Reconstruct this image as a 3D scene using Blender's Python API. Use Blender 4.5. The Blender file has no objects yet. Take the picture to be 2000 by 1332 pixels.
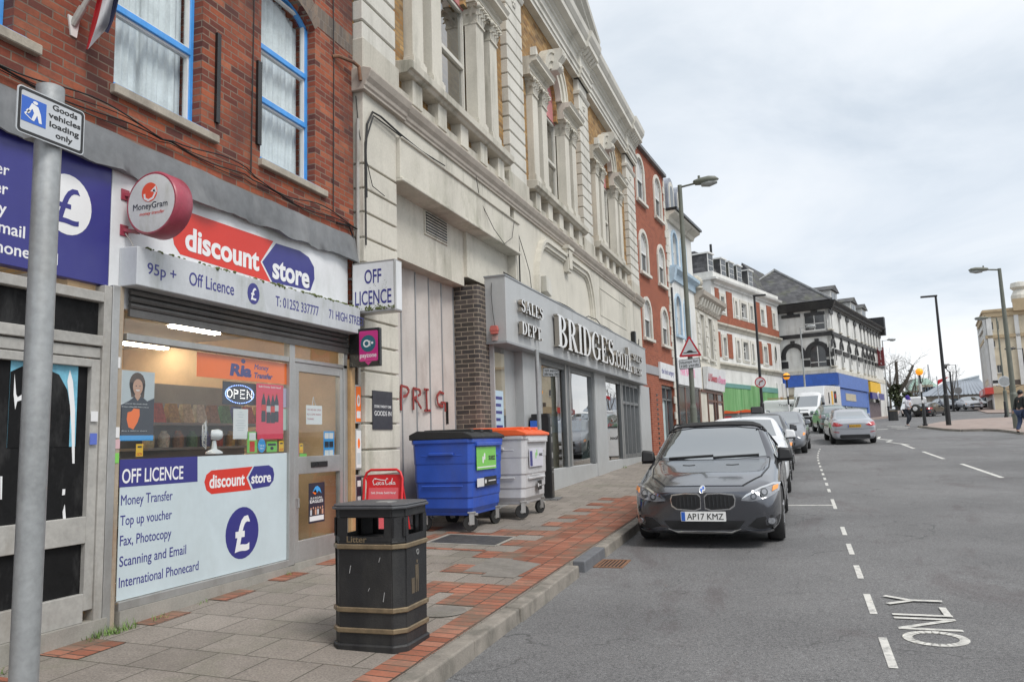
import bpy, bmesh, math, random
from mathutils import Vector, Matrix
from mathutils.bvhtree import BVHTree
from mathutils.geometry import delaunay_2d_cdt
random.seed(7)
D = bpy.data
SC = bpy.context.scene
COL = SC.collection
R_ = math.radians
# camera
FPX = 1523.2
_cy, _sy = math.cos(R_(19.967)), math.sin(R_(19.967))
_cp, _sp = math.cos(R_(7.298)), math.sin(R_(7.298))
_cr, _sr = math.cos(R_(-1.84)), math.sin(R_(-1.84))
ROT = (Matrix(((_cy, -_sy, 0), (_sy, _cy, 0), (0, 0, 1))) @ Matrix(((1, 0, 0), (0, 0, -1), (0, 1, 0)))
  @ Matrix(((1, 0, 0), (0, _cp, -_sp), (0, _sp, _cp))) @ Matrix(((_cr, -_sr, 0), (_sr, _cr, 0), (0, 0, 1))))
EYE = Vector((0, 0, 1.6))
camd = D.cameras.new('camera'); cam = D.objects.new('camera', camd); COL.objects.link(cam)
camd.sensor_width = 36; camd.sensor_fit = 'HORIZONTAL'; camd.lens = FPX / 2000 * 36
camd.clip_start = 0.05; camd.clip_end = 3000
cam.matrix_world = Matrix.Translation(EYE) @ ROT.to_4x4()
SC.camera = cam
# light, exposure
SC.view_settings.view_transform = 'Standard'; SC.view_settings.look = 'None'
SC.view_settings.exposure = 0.78; SC.view_settings.gamma = 1
SUN_EL, SUN_AZ = R_(52), R_(120)
W = D.worlds.new('World'); SC.world = W; W.use_nodes = True
nt = W.node_tree; nt.nodes.clear()
N, L = nt.nodes.new, nt.links.new
out = N('ShaderNodeOutputWorld'); bg = N('ShaderNodeBackground'); bg.inputs[1].default_value = 0.10
sky = N('ShaderNodeTexSky'); sky.sky_type = 'NISHITA'; sky.sun_disc = False
sky.sun_elevation = SUN_EL; sky.sun_rotation = SUN_AZ; sky.air_density = 1.0; sky.dust_density = 1.5
tc = N('ShaderNodeTexCoord'); sep = N('ShaderNodeSeparateXYZ'); L(tc.outputs['Generated'], sep.inputs[0])
zc = N('ShaderNodeMath'); zc.operation = 'ADD'; zc.inputs[1].default_value = 0.22; L(sep.outputs[2], zc.inputs[0])
zm = N('ShaderNodeMath'); zm.operation = 'MAXIMUM'; zm.inputs[1].default_value = 0.05; L(zc.outputs[0], zm.inputs[0])
dv = N('ShaderNodeVectorMath'); dv.operation = 'DIVIDE'; L(tc.outputs['Generated'], dv.inputs[0])
cz = N('ShaderNodeCombineXYZ')
for i in range(3): L(zm.outputs[0], cz.inputs[i])
L(cz.outputs[0], dv.inputs[1])
def wnoise(scale, det, rough, dist, seed):
 n = N('ShaderNodeTexNoise'); n.noise_dimensions = '4D'
 L(dv.outputs[0], n.inputs['Vector']); n.inputs['Scale'].default_value = scale; n.inputs['Detail'].default_value = det
 n.inputs['Roughness'].default_value = rough; n.inputs['Distortion'].default_value = dist; n.inputs['W'].default_value = seed
 return n.outputs['Fac']
n1 = wnoise(1.5, 8, .56, .5, 11.2); n2 = wnoise(0.55, 3, .5, .2, 6.6)
cr = N('ShaderNodeValToRGB'); L(n1, cr.inputs[0])     # cloud tone, in the sky texture's own (bright) units
e = cr.color_ramp.elements
e[0].position = .32; e[0].color = (4.35, 4.72, 5.1, 1); e[1].position = .64; e[1].color = (6.1, 6.18, 6.25, 1)
m_ = e.new(.47); m_.color = (5.3, 5.55, 5.8, 1)
mul = N('ShaderNodeMixRGB'); mul.blend_type = 'MULTIPLY'; mul.inputs[0].default_value = 1
cr2 = N('ShaderNodeValToRGB'); L(n2, cr2.inputs[0])
cr2.color_ramp.elements[0].position = .36; cr2.color_ramp.elements[0].color = (.84, .88, .93, 1)
cr2.color_ramp.elements[1].position = .62; cr2.color_ramp.elements[1].color = (1.05, 1.05, 1.05, 1)
L(cr.outputs[0], mul.inputs[1]); L(cr2.outputs[0], mul.inputs[2])
mx = N('ShaderNodeMixRGB'); mx.inputs[0].default_value = .93
L(sky.outputs[0], mx.inputs[1]); L(mul.outputs[0], mx.inputs[2])
L(mx.outputs[0], bg.inputs[0]); L(bg.outputs[0], out.inputs[0])
sl = D.lights.new('sun', 'SUN'); sl.energy = 1.5; sl.angle = R_(22); sl.color = (1, .97, .93)
so = D.objects.new('sun', sl); COL.objects.link(so)
_sd = Vector((math.sin(SUN_AZ) * math.cos(SUN_EL), math.cos(SUN_AZ) * math.cos(SUN_EL), math.sin(SUN_EL)))
so.rotation_euler = _sd.to_track_quat('Z', 'Y').to_euler(); so.location = _sd * 60
# photo measurement -> world points
def ray(px, py):
 return (ROT @ Vector((px - 1000, 666 - py, -FPX))).normalized()
def atx(px, py, x):
 d = ray(px, py); return EYE + d * (x / d.x)
def aty(px, py, y):
 d = ray(px, py); return EYE + d * (y / d.y)
GZ = [(-40, -1.12), (36, 1.008), (51, 1.73), (86, 2.68), (130, 4.6), (900, 5.0)]
def gz(y):
 for (a, za), (b, zb) in zip(GZ, GZ[1:]):
  if y <= b: return za + (zb - za) * (y - a) / (b - a)
 return GZ[-1][1]
def drift(y): return 0 if y < 24 else .0033 * (y - 24) ** 2
def pz(x, y):
 return gz(y) + .12 + .025 * (-2.22 + drift(y) - x)
def onpav(px, py):
 d = ray(px, py); t = 1.
 for i in range(60):
  p = EYE + d * t; t -= (p.z - pz(p.x, p.y)) / (d.z - .03)
 return EYE + d * t
def onroad(px, py):
 d = ray(px, py); t = 5.
 lo, hi = .5, 400
 for i in range(60):
  t = (lo + hi) / 2; p = EYE + d * t
  if p.z > gz(p.y): lo = t
  else: hi = t
 return EYE + d * t
# object helpers
class MB:
 def __init__(s): s.bm = bmesh.new()
 def face(s, pts):
  try: return s.bm.faces.new([s.bm.verts.new(p) for p in pts])
  except ValueError: pass
 def box(s, x0, x1, y0, y1, z0, z1):
  c = [(x, y, z) for z in (z0, z1) for x, y in ((x0, y0), (x1, y0), (x1, y1), (x0, y1))]
  return s.hexa(c)
 def hexa(s, c):
  v = [s.bm.verts.new(p) for p in c]
  for f in ((3, 2, 1, 0), (4, 5, 6, 7), (0, 1, 5, 4), (1, 2, 6, 5), (2, 3, 7, 6), (3, 0, 4, 7)):
   s.bm.faces.new([v[i] for i in f])
  return s
 def prism(s, pts, axis, a, b):
  n = len(pts)
  f = {'x': lambda p, t: (t, p[0], p[1]), 'y': lambda p, t: (p[0], t, p[1]), 'z': lambda p, t: (p[0], p[1], t)}[axis]
  A = [s.bm.verts.new(f(p, a)) for p in pts]; B = [s.bm.verts.new(f(p, b)) for p in pts]
  s.bm.faces.new(A); s.bm.faces.new(B[::-1])
  for i in range(n):
   s.bm.faces.new([A[i], B[i], B[(i + 1) % n], A[(i + 1) % n]])
  return s
 def tube(s, pts, r, n=8, cap=True):
  pts = [Vector(p) for p in pts]; rings = []
  rr = r if isinstance(r, (list, tuple)) else [r] * len(pts)
  up = Vector((0, 0, 1))
  for i, p in enumerate(pts):
   t = (pts[min(i + 1, len(pts) - 1)] - pts[max(i - 1, 0)]).normalized()
   if i == 0:
    a = t.cross(up if abs(t.z) < .9 else Vector((1, 0, 0))).normalized()
   else:
    a = (a - t * a.dot(t)).normalized()
   b = t.cross(a)
   rings.append([s.bm.verts.new(p + (a * math.cos(2 * math.pi * k / n) + b * math.sin(2 * math.pi * k / n)) * rr[i]) for k in range(n)])
  for A, B in zip(rings, rings[1:]):
   for k in range(n): s.bm.faces.new([A[k], A[(k + 1) % n], B[(k + 1) % n], B[k]])
  if cap: s.bm.faces.new(rings[0][::-1]); s.bm.faces.new(rings[-1])
  return s
 def lathe(s, prof, c=(0, 0, 0), n=24, axis='z', a0=0, a1=2 * math.pi):
  full = abs(a1 - a0 - 2 * math.pi) < 1e-6; m = n if full else n + 1
  rings = []
  for r, h in prof:
   ring = []
   for k in range(m):
    a = a0 + (a1 - a0) * k / n
    u, v = r * math.cos(a), r * math.sin(a)
    p = {'z': (u, v, h), 'x': (h, u, v), 'y': (u, h, v)}[axis]
    ring.append(s.bm.verts.new((p[0] + c[0], p[1] + c[1], p[2] + c[2])))
   rings.append(ring)
  for A, B in zip(rings, rings[1:]):
   for k in range(n):
    s.bm.faces.new([A[k], A[(k + 1) % m], B[(k + 1) % m], B[k]])
  if full:
   for q in (rings[0], rings[-1]):
    if len(set(tuple(round(c_, 6) for c_ in v.co) for v in q)) > 2: s.bm.faces.new(q)
  return s
 def sphere(s, c, r, sx=1, sy=1, sz=1, n=12):
  m = Matrix.Translation(Vector(c)) @ Matrix.Diagonal((r * sx, r * sy, r * sz, 1))
  bmesh.ops.create_uvsphere(s.bm, u_segments=n, v_segments=max(5, n * 2 // 3), radius=1, matrix=m); return s
 def bar(s, p, q, w, h=None):
  p, q = Vector(p), Vector(q); h = h or w; t = (q - p).normalized()
  a = t.cross(Vector((0, 0, 1)) if abs(t.z) < .95 else Vector((1, 0, 0))).normalized() * w / 2; b = t.cross(a).normalized() * h / 2
  s.hexa([p - a - b, p + a - b, p + a + b, p - a + b, q - a - b, q + a - b, q + a + b, q - a + b]); return s
 def xf(s, m):
  s.bm.transform(m); return s
 def build(s, name, mat, parent=None, local=False, smooth=None, bevel=0, seg=1, sub=0):
  bmesh.ops.remove_doubles(s.bm, verts=s.bm.verts, dist=1e-6)
  bmesh.ops.recalc_face_normals(s.bm, faces=s.bm.faces)
  me = D.meshes.new(name); s.bm.to_mesh(me); s.bm.free()
  return link(name, me, mat, parent, local, smooth, bevel, seg, sub)
WLOC = {}
def link(name, me, mat, parent=None, local=False, smooth=None, bevel=0, seg=1, sub=0):
 for m in (mat if isinstance(mat, (list, tuple)) else [mat]): me.materials.append(m)
 o = D.objects.new(name, me); COL.objects.link(o)
 if parent is not None:
  o.parent = parent
  if not local: me.transform(Matrix.Translation(-wloc(parent)))
 if smooth is not None:
  for p in me.polygons: p.use_smooth = True
  if smooth < 180: me.set_sharp_from_angle(angle=R_(smooth))
 if bevel:
  b = o.modifiers.new('bevel', 'BEVEL'); b.width = bevel; b.segments = seg; b.limit_method = 'ANGLE'; b.angle_limit = R_(40)
 if sub:
  b = o.modifiers.new('sub', 'SUBSURF'); b.levels = sub; b.render_levels = sub
 return o
def wloc(o):
 v = Vector((0, 0, 0))
 while o is not None: v = v + o.location; o = o.parent
 return v
def tag(o, label=None, cat=None, group=None, kind=None):
 if label: o['label'] = label
 if cat: o['category'] = cat
 if group: o['group'] = group
 if kind: o['kind'] = kind
 return o
def thing(name, label, cat, loc=(0, 0, 0), rz=0, group=None):
 o = D.objects.new(name, None); COL.objects.link(o); o.location = loc; o.rotation_euler = (0, 0, rz)
 o.empty_display_size = .2
 return tag(o, label, cat, group)
def struct(o): o['kind'] = 'structure'; return o
def dup(o, parent=None):
 c = o.copy(); COL.objects.link(c)
 if parent is not None: c.parent = parent
 for ch in list(o.children): dup(ch, c)
 return c
# materials
def lin(c):
 if isinstance(c, str):
  c = c.lstrip('#'); c = [int(c[i:i + 2], 16) / 255 for i in (0, 2, 4)]
  return tuple(x / 12.92 if x <= .04045 else ((x + .055) / 1.055) ** 2.4 for x in c)
 return tuple(c)
class NT:
 def __init__(s, name):
  s.m = D.materials.new(name); s.m.use_nodes = True; s.t = s.m.node_tree; s.t.nodes.clear()
  s.out = s.n('ShaderNodeOutputMaterial'); s.tc = s.n('ShaderNodeTexCoord')
 def n(s, t, **k):
  x = s.t.nodes.new(t)
  for a, b in k.items(): setattr(x, a, b)
  return x
 def l(s, a, b): s.t.links.new(a, b)
 def vec(s, scale=(1, 1, 1), wall=False):
  v = s.tc.outputs['Object']
  if wall:
   sp = s.n('ShaderNodeSeparateXYZ'); s.l(v, sp.inputs[0]); ad = s.n('ShaderNodeMath', operation='ADD')
   s.l(sp.outputs[0], ad.inputs[0]); s.l(sp.outputs[1], ad.inputs[1])
   cb = s.n('ShaderNodeCombineXYZ'); s.l(ad.outputs[0], cb.inputs[0]); s.l(sp.outputs[2], cb.inputs[1]); v = cb.outputs[0]
  if scale != (1, 1, 1):
   mp = s.n('ShaderNodeMapping'); mp.inputs['Scale'].default_value = scale; s.l(v, mp.inputs[0]); v = mp.outputs[0]
  return v
 def noise(s, scale, vec=None, det=4, rough=.6, dist=0):
  n = s.n('ShaderNodeTexNoise'); s.l(vec or s.vec(), n.inputs['Vector']); n.inputs['Scale'].default_value = scale
  n.inputs['Detail'].default_value = det; n.inputs['Roughness'].default_value = rough; n.inputs['Distortion'].default_value = dist
  return n.outputs['Fac']
 def ramp(s, f, stops):
  r = s.n('ShaderNodeValToRGB'); s.l(f, r.inputs[0]); e = r.color_ramp.elements
  while len(e) > 1: e.remove(e[-1])
  for i, (p, c) in enumerate(stops):
   x = e[0] if i == 0 else e.new(p)
   x.position = p; c = (c, c, c) if isinstance(c, (int, float)) else c; x.color = (*lin(c), 1)
  return r.outputs[0]
 def mix(s, f, a, b, mode='MIX'):
  m = s.n('ShaderNodeMixRGB', blend_type=mode)
  for i, v in ((0, f), (1, a), (2, b)):
   if isinstance(v, (int, float)): m.inputs[i].default_value = v if i == 0 else (v, v, v, 1)
   elif isinstance(v, (tuple, list, str)): m.inputs[i].default_value = (*lin(v), 1)
   else: s.l(v, m.inputs[i])
  return m.outputs[0]
 def bump(s, h, strength=.3, dist=.01):
  b = s.n('ShaderNodeBump'); b.inputs['Strength'].default_value = strength; b.inputs['Distance'].default_value = dist
  s.l(h, b.inputs['Height']); return b.outputs[0]
 def bsdf(s, col, rough=.6, metal=0, nrm=None, spec=.5, coat=0, emit=None, es=0, ior=None, alpha=None):
  b = s.n('ShaderNodeBsdfPrincipled')
  for k, v in (('Base Color', col), ('Roughness', rough), ('Metallic', metal)):
   if isinstance(v, (int, float)): b.inputs[k].default_value = v
   elif isinstance(v, (tuple, list, str)): b.inputs[k].default_value = (*lin(v), 1)
   else: s.l(v, b.inputs[k])
  b.inputs['Specular IOR Level'].default_value = spec
  if ior: b.inputs['IOR'].default_value = ior
  if coat: b.inputs['Coat Weight'].default_value = coat; b.inputs['Coat Roughness'].default_value = .04
  if nrm: s.l(nrm, b.inputs['Normal'])
  if emit: b.inputs['Emission Color'].default_value = (*lin(emit), 1); b.inputs['Emission Strength'].default_value = es
  s.l(b.outputs[0], s.out.inputs[0]); s.b = b
  return s.m
_MC = {}
def mat(name, col, rough=.6, metal=0, var=.12, scale=4., fine=60., bump=.0, spec=.5, coat=0, emit=None, es=0, dirt=None, dirtamt=.5, dscale=1.2):
 if name in _MC: return _MC[name]
 t = NT(name); c = lin(col)
 if var:
  a = t.noise(scale, det=5); lo = tuple(x * (1 - var) for x in c); hi = tuple(min(1, x * (1 + var)) for x in c)
  col_ = t.ramp(a, [(.3, lo), (.7, hi)])
  b = t.noise(fine, det=2); col_ = t.mix(.35 * min(1, var * 4), col_, t.ramp(b, [(.3, tuple(x * .75 for x in c)), (.7, tuple(min(1, x * 1.2) for x in c))]))
 else: col_ = c
 if dirt:
  d = t.noise(dscale, t.vec((1, 1, .35)), det=7, rough=.7)
  col_ = t.mix(t.ramp(d, [(.5, 0), (.72, dirtamt)]), col_, dirt)
 nrm = t.bump(t.noise(fine, det=3), bump, .004) if bump else None
 rg = rough
 if var and rough > .08:
  rg = t.ramp(t.noise(scale * 2.3), [(.3, max(.02, rough * .8)), (.7, min(1, rough * 1.2))])
 _MC[name] = t.bsdf(col_, rg, metal, nrm, spec, coat, emit, es)
 return _MC[name]
def brick(name, cols, mortar, bw=.225, bh=.075, ms=.008, wall=True, var=.5, dirt=None, dirtamt=.6, dscale=.7, bump=.5, swap=False, off=.5, rough=.85, dth=.5):
 t = NT(name)
 v = t.vec(wall=True) if wall else t.vec()
 if swap:
  sp = t.n('ShaderNodeSeparateXYZ'); t.l(v, sp.inputs[0]); cb = t.n('ShaderNodeCombineXYZ')
  t.l(sp.outputs[1], cb.inputs[0]); t.l(sp.outputs[0], cb.inputs[1]); v = cb.outputs[0]
 wn = t.n('ShaderNodeTexNoise'); wn.inputs['Scale'].default_value = 3.; t.l(v, wn.inputs['Vector'])
 wv = t.n('ShaderNodeVectorMath', operation='MULTIPLY_ADD'); t.l(wn.outputs['Color'], wv.inputs[0])
 wv.inputs[1].default_value = (bh * .12,) * 3; t.l(v, wv.inputs[2]); v = wv.outputs[0]
 def br(c1, c2, mo, bias=0):
  b = t.n('ShaderNodeTexBrick'); b.offset = off; t.l(v, b.inputs['Vector']); b.inputs['Scale'].default_value = 1
  b.inputs['Brick Width'].default_value = bw; b.inputs['Row Height'].default_value = bh; b.inputs['Mortar Size'].default_value = ms
  b.inputs['Mortar Smooth'].default_value = .3; b.inputs['Bias'].default_value = bias
  for k, c in (('Color1', c1), ('Color2', c2), ('Mortar', mo)): b.inputs[k].default_value = (*lin(c), 1)
  return b
 b = br((0, 0, 0), (1, 1, 1), (.5, .5, .5)); n = len(cols)
 col = t.ramp(b.outputs[0], [((i + .5) / n, c) for i, c in enumerate(cols)])
 a = t.noise(1.1, det=5); col = t.mix(var, col, t.ramp(a, [(.25, .35), (.5, .8), (.75, 1.25)]), 'MULTIPLY')
 f = t.noise(45, det=3); col = t.mix(.35, col, t.ramp(f, [(.3, .55), (.7, 1.15)]), 'MULTIPLY')
 mo = t.mix(t.noise(20), tuple(x * .7 for x in lin(mortar)), mortar)
 col = t.mix(b.outputs['Fac'], col, mo)
 if dirt:
  d = t.noise(dscale, det=7, rough=.65); col = t.mix(t.ramp(d, [(dth, 0), (dth + .18, dirtamt)]), col, dirt)
 h = t.mix(.25, t.ramp(b.outputs['Fac'], [(0, 1), (1, 0)]), t.noise(60))
 return t.bsdf(col, rough, 0, t.bump(h, bump, .008), .3)
def glassmat(name, tint=(.9, .95, .95), refl=1.0, rough=.0, base=.07):
 t = NT(name)
 tr = t.n('ShaderNodeBsdfTransparent'); tr.inputs[0].default_value = (*tint, 1)
 gl = t.n('ShaderNodeBsdfGlossy'); gl.inputs['Roughness'].default_value = rough; gl.inputs[0].default_value = (refl, refl, refl, 1)
 wob = t.bump(t.noise(1.3, det=1), .03, .02); t.l(wob, gl.inputs['Normal'])
 lw = t.n('ShaderNodeLayerWeight'); lw.inputs['Blend'].default_value = .5; t.l(wob, lw.inputs['Normal'])
 pw = t.n('ShaderNodeMath', operation='POWER'); pw.inputs[1].default_value = 4; t.l(lw.outputs['Facing'], pw.inputs[0])
 ma = t.n('ShaderNodeMath', operation='MULTIPLY_ADD'); ma.inputs[1].default_value = .9; ma.inputs[2].default_value = base; t.l(pw.outputs[0], ma.inputs[0])
 mx = t.n('ShaderNodeMixShader'); t.l(ma.outputs[0], mx.inputs[0]); t.l(tr.outputs[0], mx.inputs[1]); t.l(gl.outputs[0], mx.inputs[2])
 t.l(mx.outputs[0], t.out.inputs[0]); return t.m
def flat(name, col, rough=.5, **k): return mat(name, col, rough, var=k.pop('var', .04), **k)
# lettering
_FONTCACHE = {}
def textmesh(body, width=None, cap=.1, bold=0, extrude=0, align='L', space=1.0, shear=0):
 """mesh in XY, baseline at y=0, left at x=0; scaled so capitals are `cap` high and the line `width` wide"""
 cu = D.curves.new('t', 'FONT'); cu.body = body; cu.size = 1; cu.offset = bold; cu.space_character = space; cu.shear = shear
 cu.resolution_u = 4
 o = D.objects.new('t', cu); COL.objects.link(o)
 dg = bpy.context.evaluated_depsgraph_get(); dg.update()
 me = D.meshes.new_from_object(o.evaluated_get(dg)); D.objects.remove(o); D.curves.remove(cu)
 xs = [v.co.x for v in me.vertices]; x0, x1 = min(xs), max(xs)
 sy = cap / .727; sx = (width / (x1 - x0)) if width else sy
 off = {'L': -x0, 'C': -(x0 + x1) / 2, 'R': -x1}[align]
 for p in me.polygons: p.use_smooth = False
 me.transform(Matrix.Diagonal((sx, sy, 1, 1)) @ Matrix.Translation((off, 0, 0)))
 return me
def frame(o, u, n=None, v=(0, 0, 1)):
 """matrix taking XY drawings to the plane at o with axes u (right) and v (up)"""
 u = Vector(u).normalized(); v = Vector(v).normalized(); n = u.cross(v)
 m = Matrix((u, v, n)).transposed().to_4x4(); m.translation = Vector(o); return m
def text(body, M, m, parent, width=None, cap=.1, bold=0, align='L', name='lettering', depth=.002, shear=0, space=1.0, local=False):
 wide = bold and 'M' in body
 me = textmesh(body, width, cap, 0 if wide else bold, 0, align, space, shear)
 bm = bmesh.new(); bm.from_mesh(me)
 if wide: me.transform(Matrix.Translation((bold * cap * 1.4, 0, .0003))); bm.from_mesh(me)
 D.meshes.remove(me)
 if depth:
  r = bmesh.ops.extrude_face_region(bm, geom=bm.faces[:])
  bmesh.ops.translate(bm, verts=[g for g in r['geom'] if isinstance(g, bmesh.types.BMVert)], vec=(0, 0, depth))
  bmesh.ops.recalc_face_normals(bm, faces=bm.faces)
 bm.transform(M)
 me = D.meshes.new(name); bm.to_mesh(me); bm.free()
 return link(name, me, m, parent, local)
def shape(pts, M, m, parent, name, depth=.002, holes=(), local=False):
 """flat polygon (optionally with holes) drawn in XY, thickened along the plane normal"""
 vs, fs = [], []
 for loop in [pts] + list(holes):
  k = len(vs); vs += [Vector((p[0], p[1])) for p in loop]; fs.append(list(range(k, len(vs))))
 es = [(f[i], f[(i + 1) % len(f)]) for f in fs for i in range(len(f))]
 V, E, F, *_ = delaunay_2d_cdt(vs, es, [], 2, 1e-6)
 bm = bmesh.new(); bv = [bm.verts.new((p.x, p.y, 0)) for p in V]
 def inside(q, loop):
  c = False
  for i in range(len(loop)):
   a, b = loop[i], loop[i - 1]
   if (a[1] > q[1]) != (b[1] > q[1]) and q[0] < (b[0] - a[0]) * (q[1] - a[1]) / (b[1] - a[1]) + a[0]: c = not c
  return c
 for f in F:
  c = sum((V[i] for i in f), Vector((0, 0))) / len(f)
  if inside(c, pts) and not any(inside(c, h) for h in holes): bm.faces.new([bv[i] for i in f])
 if depth:
  r = bmesh.ops.extrude_face_region(bm, geom=bm.faces[:])
  bmesh.ops.translate(bm, verts=[g for g in r['geom'] if isinstance(g, bmesh.types.BMVert)], vec=(0, 0, depth))
  bmesh.ops.recalc_face_normals(bm, faces=bm.faces)
 bm.transform(M); me = D.meshes.new(name); bm.to_mesh(me); bm.free()
 return link(name, me, m, parent, local)
def circ(cx, cy, r, n=28, a0=0, a1=360, ry=None):
 return [(cx + r * math.cos(R_(a0 + (a1 - a0) * i / n)), cy + (ry or r) * math.sin(R_(a0 + (a1 - a0) * i / n))) for i in range(n if a1 - a0 == 360 else n + 1)]
def rect(x0, y0, x1, y1): return [(x0, y0), (x1, y0), (x1, y1), (x0, y1)]
def rrect(x0, y0, x1, y1, r, n=5):
 o = []
 for cx, cy, a in ((x1 - r, y0 + r, -90), (x1 - r, y1 - r, 0), (x0 + r, y1 - r, 90), (x0 + r, y0 + r, 180)):
  o += [(cx + r * math.cos(R_(a + 90 * i / n)), cy + r * math.sin(R_(a + 90 * i / n))) for i in range(n + 1)]
 return o
def stroke(pts, w):
 """outline polygon of a polyline of width w (2-D)"""
 L_, R2 = [], []
 for i, p in enumerate(pts):
  a = Vector(pts[max(i - 1, 0)][:2]); b = Vector(pts[min(i + 1, len(pts) - 1)][:2]); t = (b - a).normalized(); n = Vector((-t.y, t.x)) * w / 2
  L_.append((p[0] + n.x, p[1] + n.y)); R2.append((p[0] - n.x, p[1] - n.y))
 return L_ + R2[::-1]
def wallgrid(mb, y0, y1, z0, z1, xb, xf, ops, nseg=10):
 """wall slab (normal +x, face at xf, back at xb) with openings (a,b,c,d[,rise[,centre-arch]]) : d is the top; rise>0 gives an arched head"""
 ys = sorted({y0, y1, *[o[0] for o in ops], *[o[1] for o in ops]}); zs = sorted({z0, z1, *[o[2] for o in ops], *[o[3] for o in ops]})
 ys = [y for y in ys if y0 <= y <= y1]; zs = [z for z in zs if z0 <= z <= z1]
 for a, b in zip(ys, ys[1:]):
  run = None
  for c, d in zip(zs, zs[1:]):
   m = ((a + b) / 2, (c + d) / 2)
   hole = any(o[0] < m[0] < o[1] and o[2] < m[1] < o[3] for o in ops)
   if not hole:
    run = (run[0], d) if run else (c, d)
   if (hole or d == zs[-1]) and run:
    mb.box(xb, xf, a, b, run[0], run[1]); run = None
 for o in ops:
  if len(o) > 4 and o[4] > 0:
   a, b, c, d, r = o[:5]; mid = (a + b) / 2; h = (b - a) / 2
   Rr = (h * h + r * r) / (2 * r); zc = d - Rr; a0 = math.asin(min(1, h / Rr))
   arc = [(mid + Rr * math.sin(-a0 + 2 * a0 * i / nseg), zc + Rr * math.cos(-a0 + 2 * a0 * i / nseg)) for i in range(nseg + 1)]
   for p, q in zip(arc, arc[1:]):
    if d - p[1] < 1e-6 and d - q[1] < 1e-6: continue
    mb.prism([p, q, (q[0], d), (p[0], d)] if d - p[1] > 1e-6 and d - q[1] > 1e-6 else ([p, q, (q[0], d)] if d - q[1] > 1e-6 else [p, q, (p[0], d)]), 'x', xb, xf)
# GROUND
def asphalt():
 t = NT('asphalt');
 big = t.noise(.35, det=6, rough=.6); mid = t.noise(2.2, det=6, rough=.7); fine = t.noise(170, det=2)
 col = t.ramp(big, [(.35, (.128, .127, .128)), (.62, (.178, .177, .177))])
 col = t.mix(.5, col, t.ramp(mid, [(.3, .84), (.5, 1.0), (.72, 1.12)]), 'MULTIPLY')
 col = t.mix(.8, col, t.ramp(fine, [(.32, .3), (.5, .95), (.7, 1.9)]), 'MULTIPLY')
 g2 = t.noise(46, det=4, rough=.8); col = t.mix(.7, col, t.ramp(g2, [(.34, .45), (.5, 1), (.66, 1.5)]), 'MULTIPLY')
 st = t.noise(.9, t.vec((1, .45, 1)), det=7, rough=.75, dist=.6)
 col = t.mix(t.ramp(st, [(.55, 0), (.62, .3), (.75, .5)]), col, (.075, .055, .056))
 vo = t.n('ShaderNodeTexVoronoi'); vo.inputs['Scale'].default_value = 1.6; t.l(t.vec(), vo.inputs['Vector'])
 s = t.ramp(vo.outputs['Distance'], [(.0, 1), (.022, 1), (.03, 0)])
 rn = t.n('ShaderNodeSeparateXYZ'); t.l(vo.outputs['Color'], rn.inputs[0]); sel = t.ramp(rn.outputs[0], [(.55, 0), (.56, .8)])
 col = t.mix(t.mix(1, s, sel, 'MULTIPLY'), col, (.42, .42, .41))
 v2 = t.n('ShaderNodeTexVoronoi', feature='DISTANCE_TO_EDGE'); v2.inputs['Scale'].default_value = .8
 w = t.n('ShaderNodeVectorMath', operation='MULTIPLY_ADD'); nn = t.n('ShaderNodeTexNoise'); nn.inputs['Scale'].default_value = 3; nn.inputs['Detail'].default_value = 6
 t.l(t.vec(), nn.inputs['Vector']); t.l(nn.outputs['Color'], w.inputs[0]); w.inputs[1].default_value = (.5, .5, .5); t.l(t.vec(), w.inputs[2]); t.l(w.outputs[0], v2.inputs['Vector'])
 ck = t.ramp(v2.outputs['Distance'], [(0, 1), (.012, 0)]); msk = t.ramp(t.noise(.5, det=3), [(.5, 0), (.6, .75)])
 col = t.mix(t.mix(1, ck, msk, 'MULTIPLY'), col, (.04, .04, .04))
 return t.bsdf(col, .82, 0, t.bump(fine, .6, .006), .35)
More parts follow.
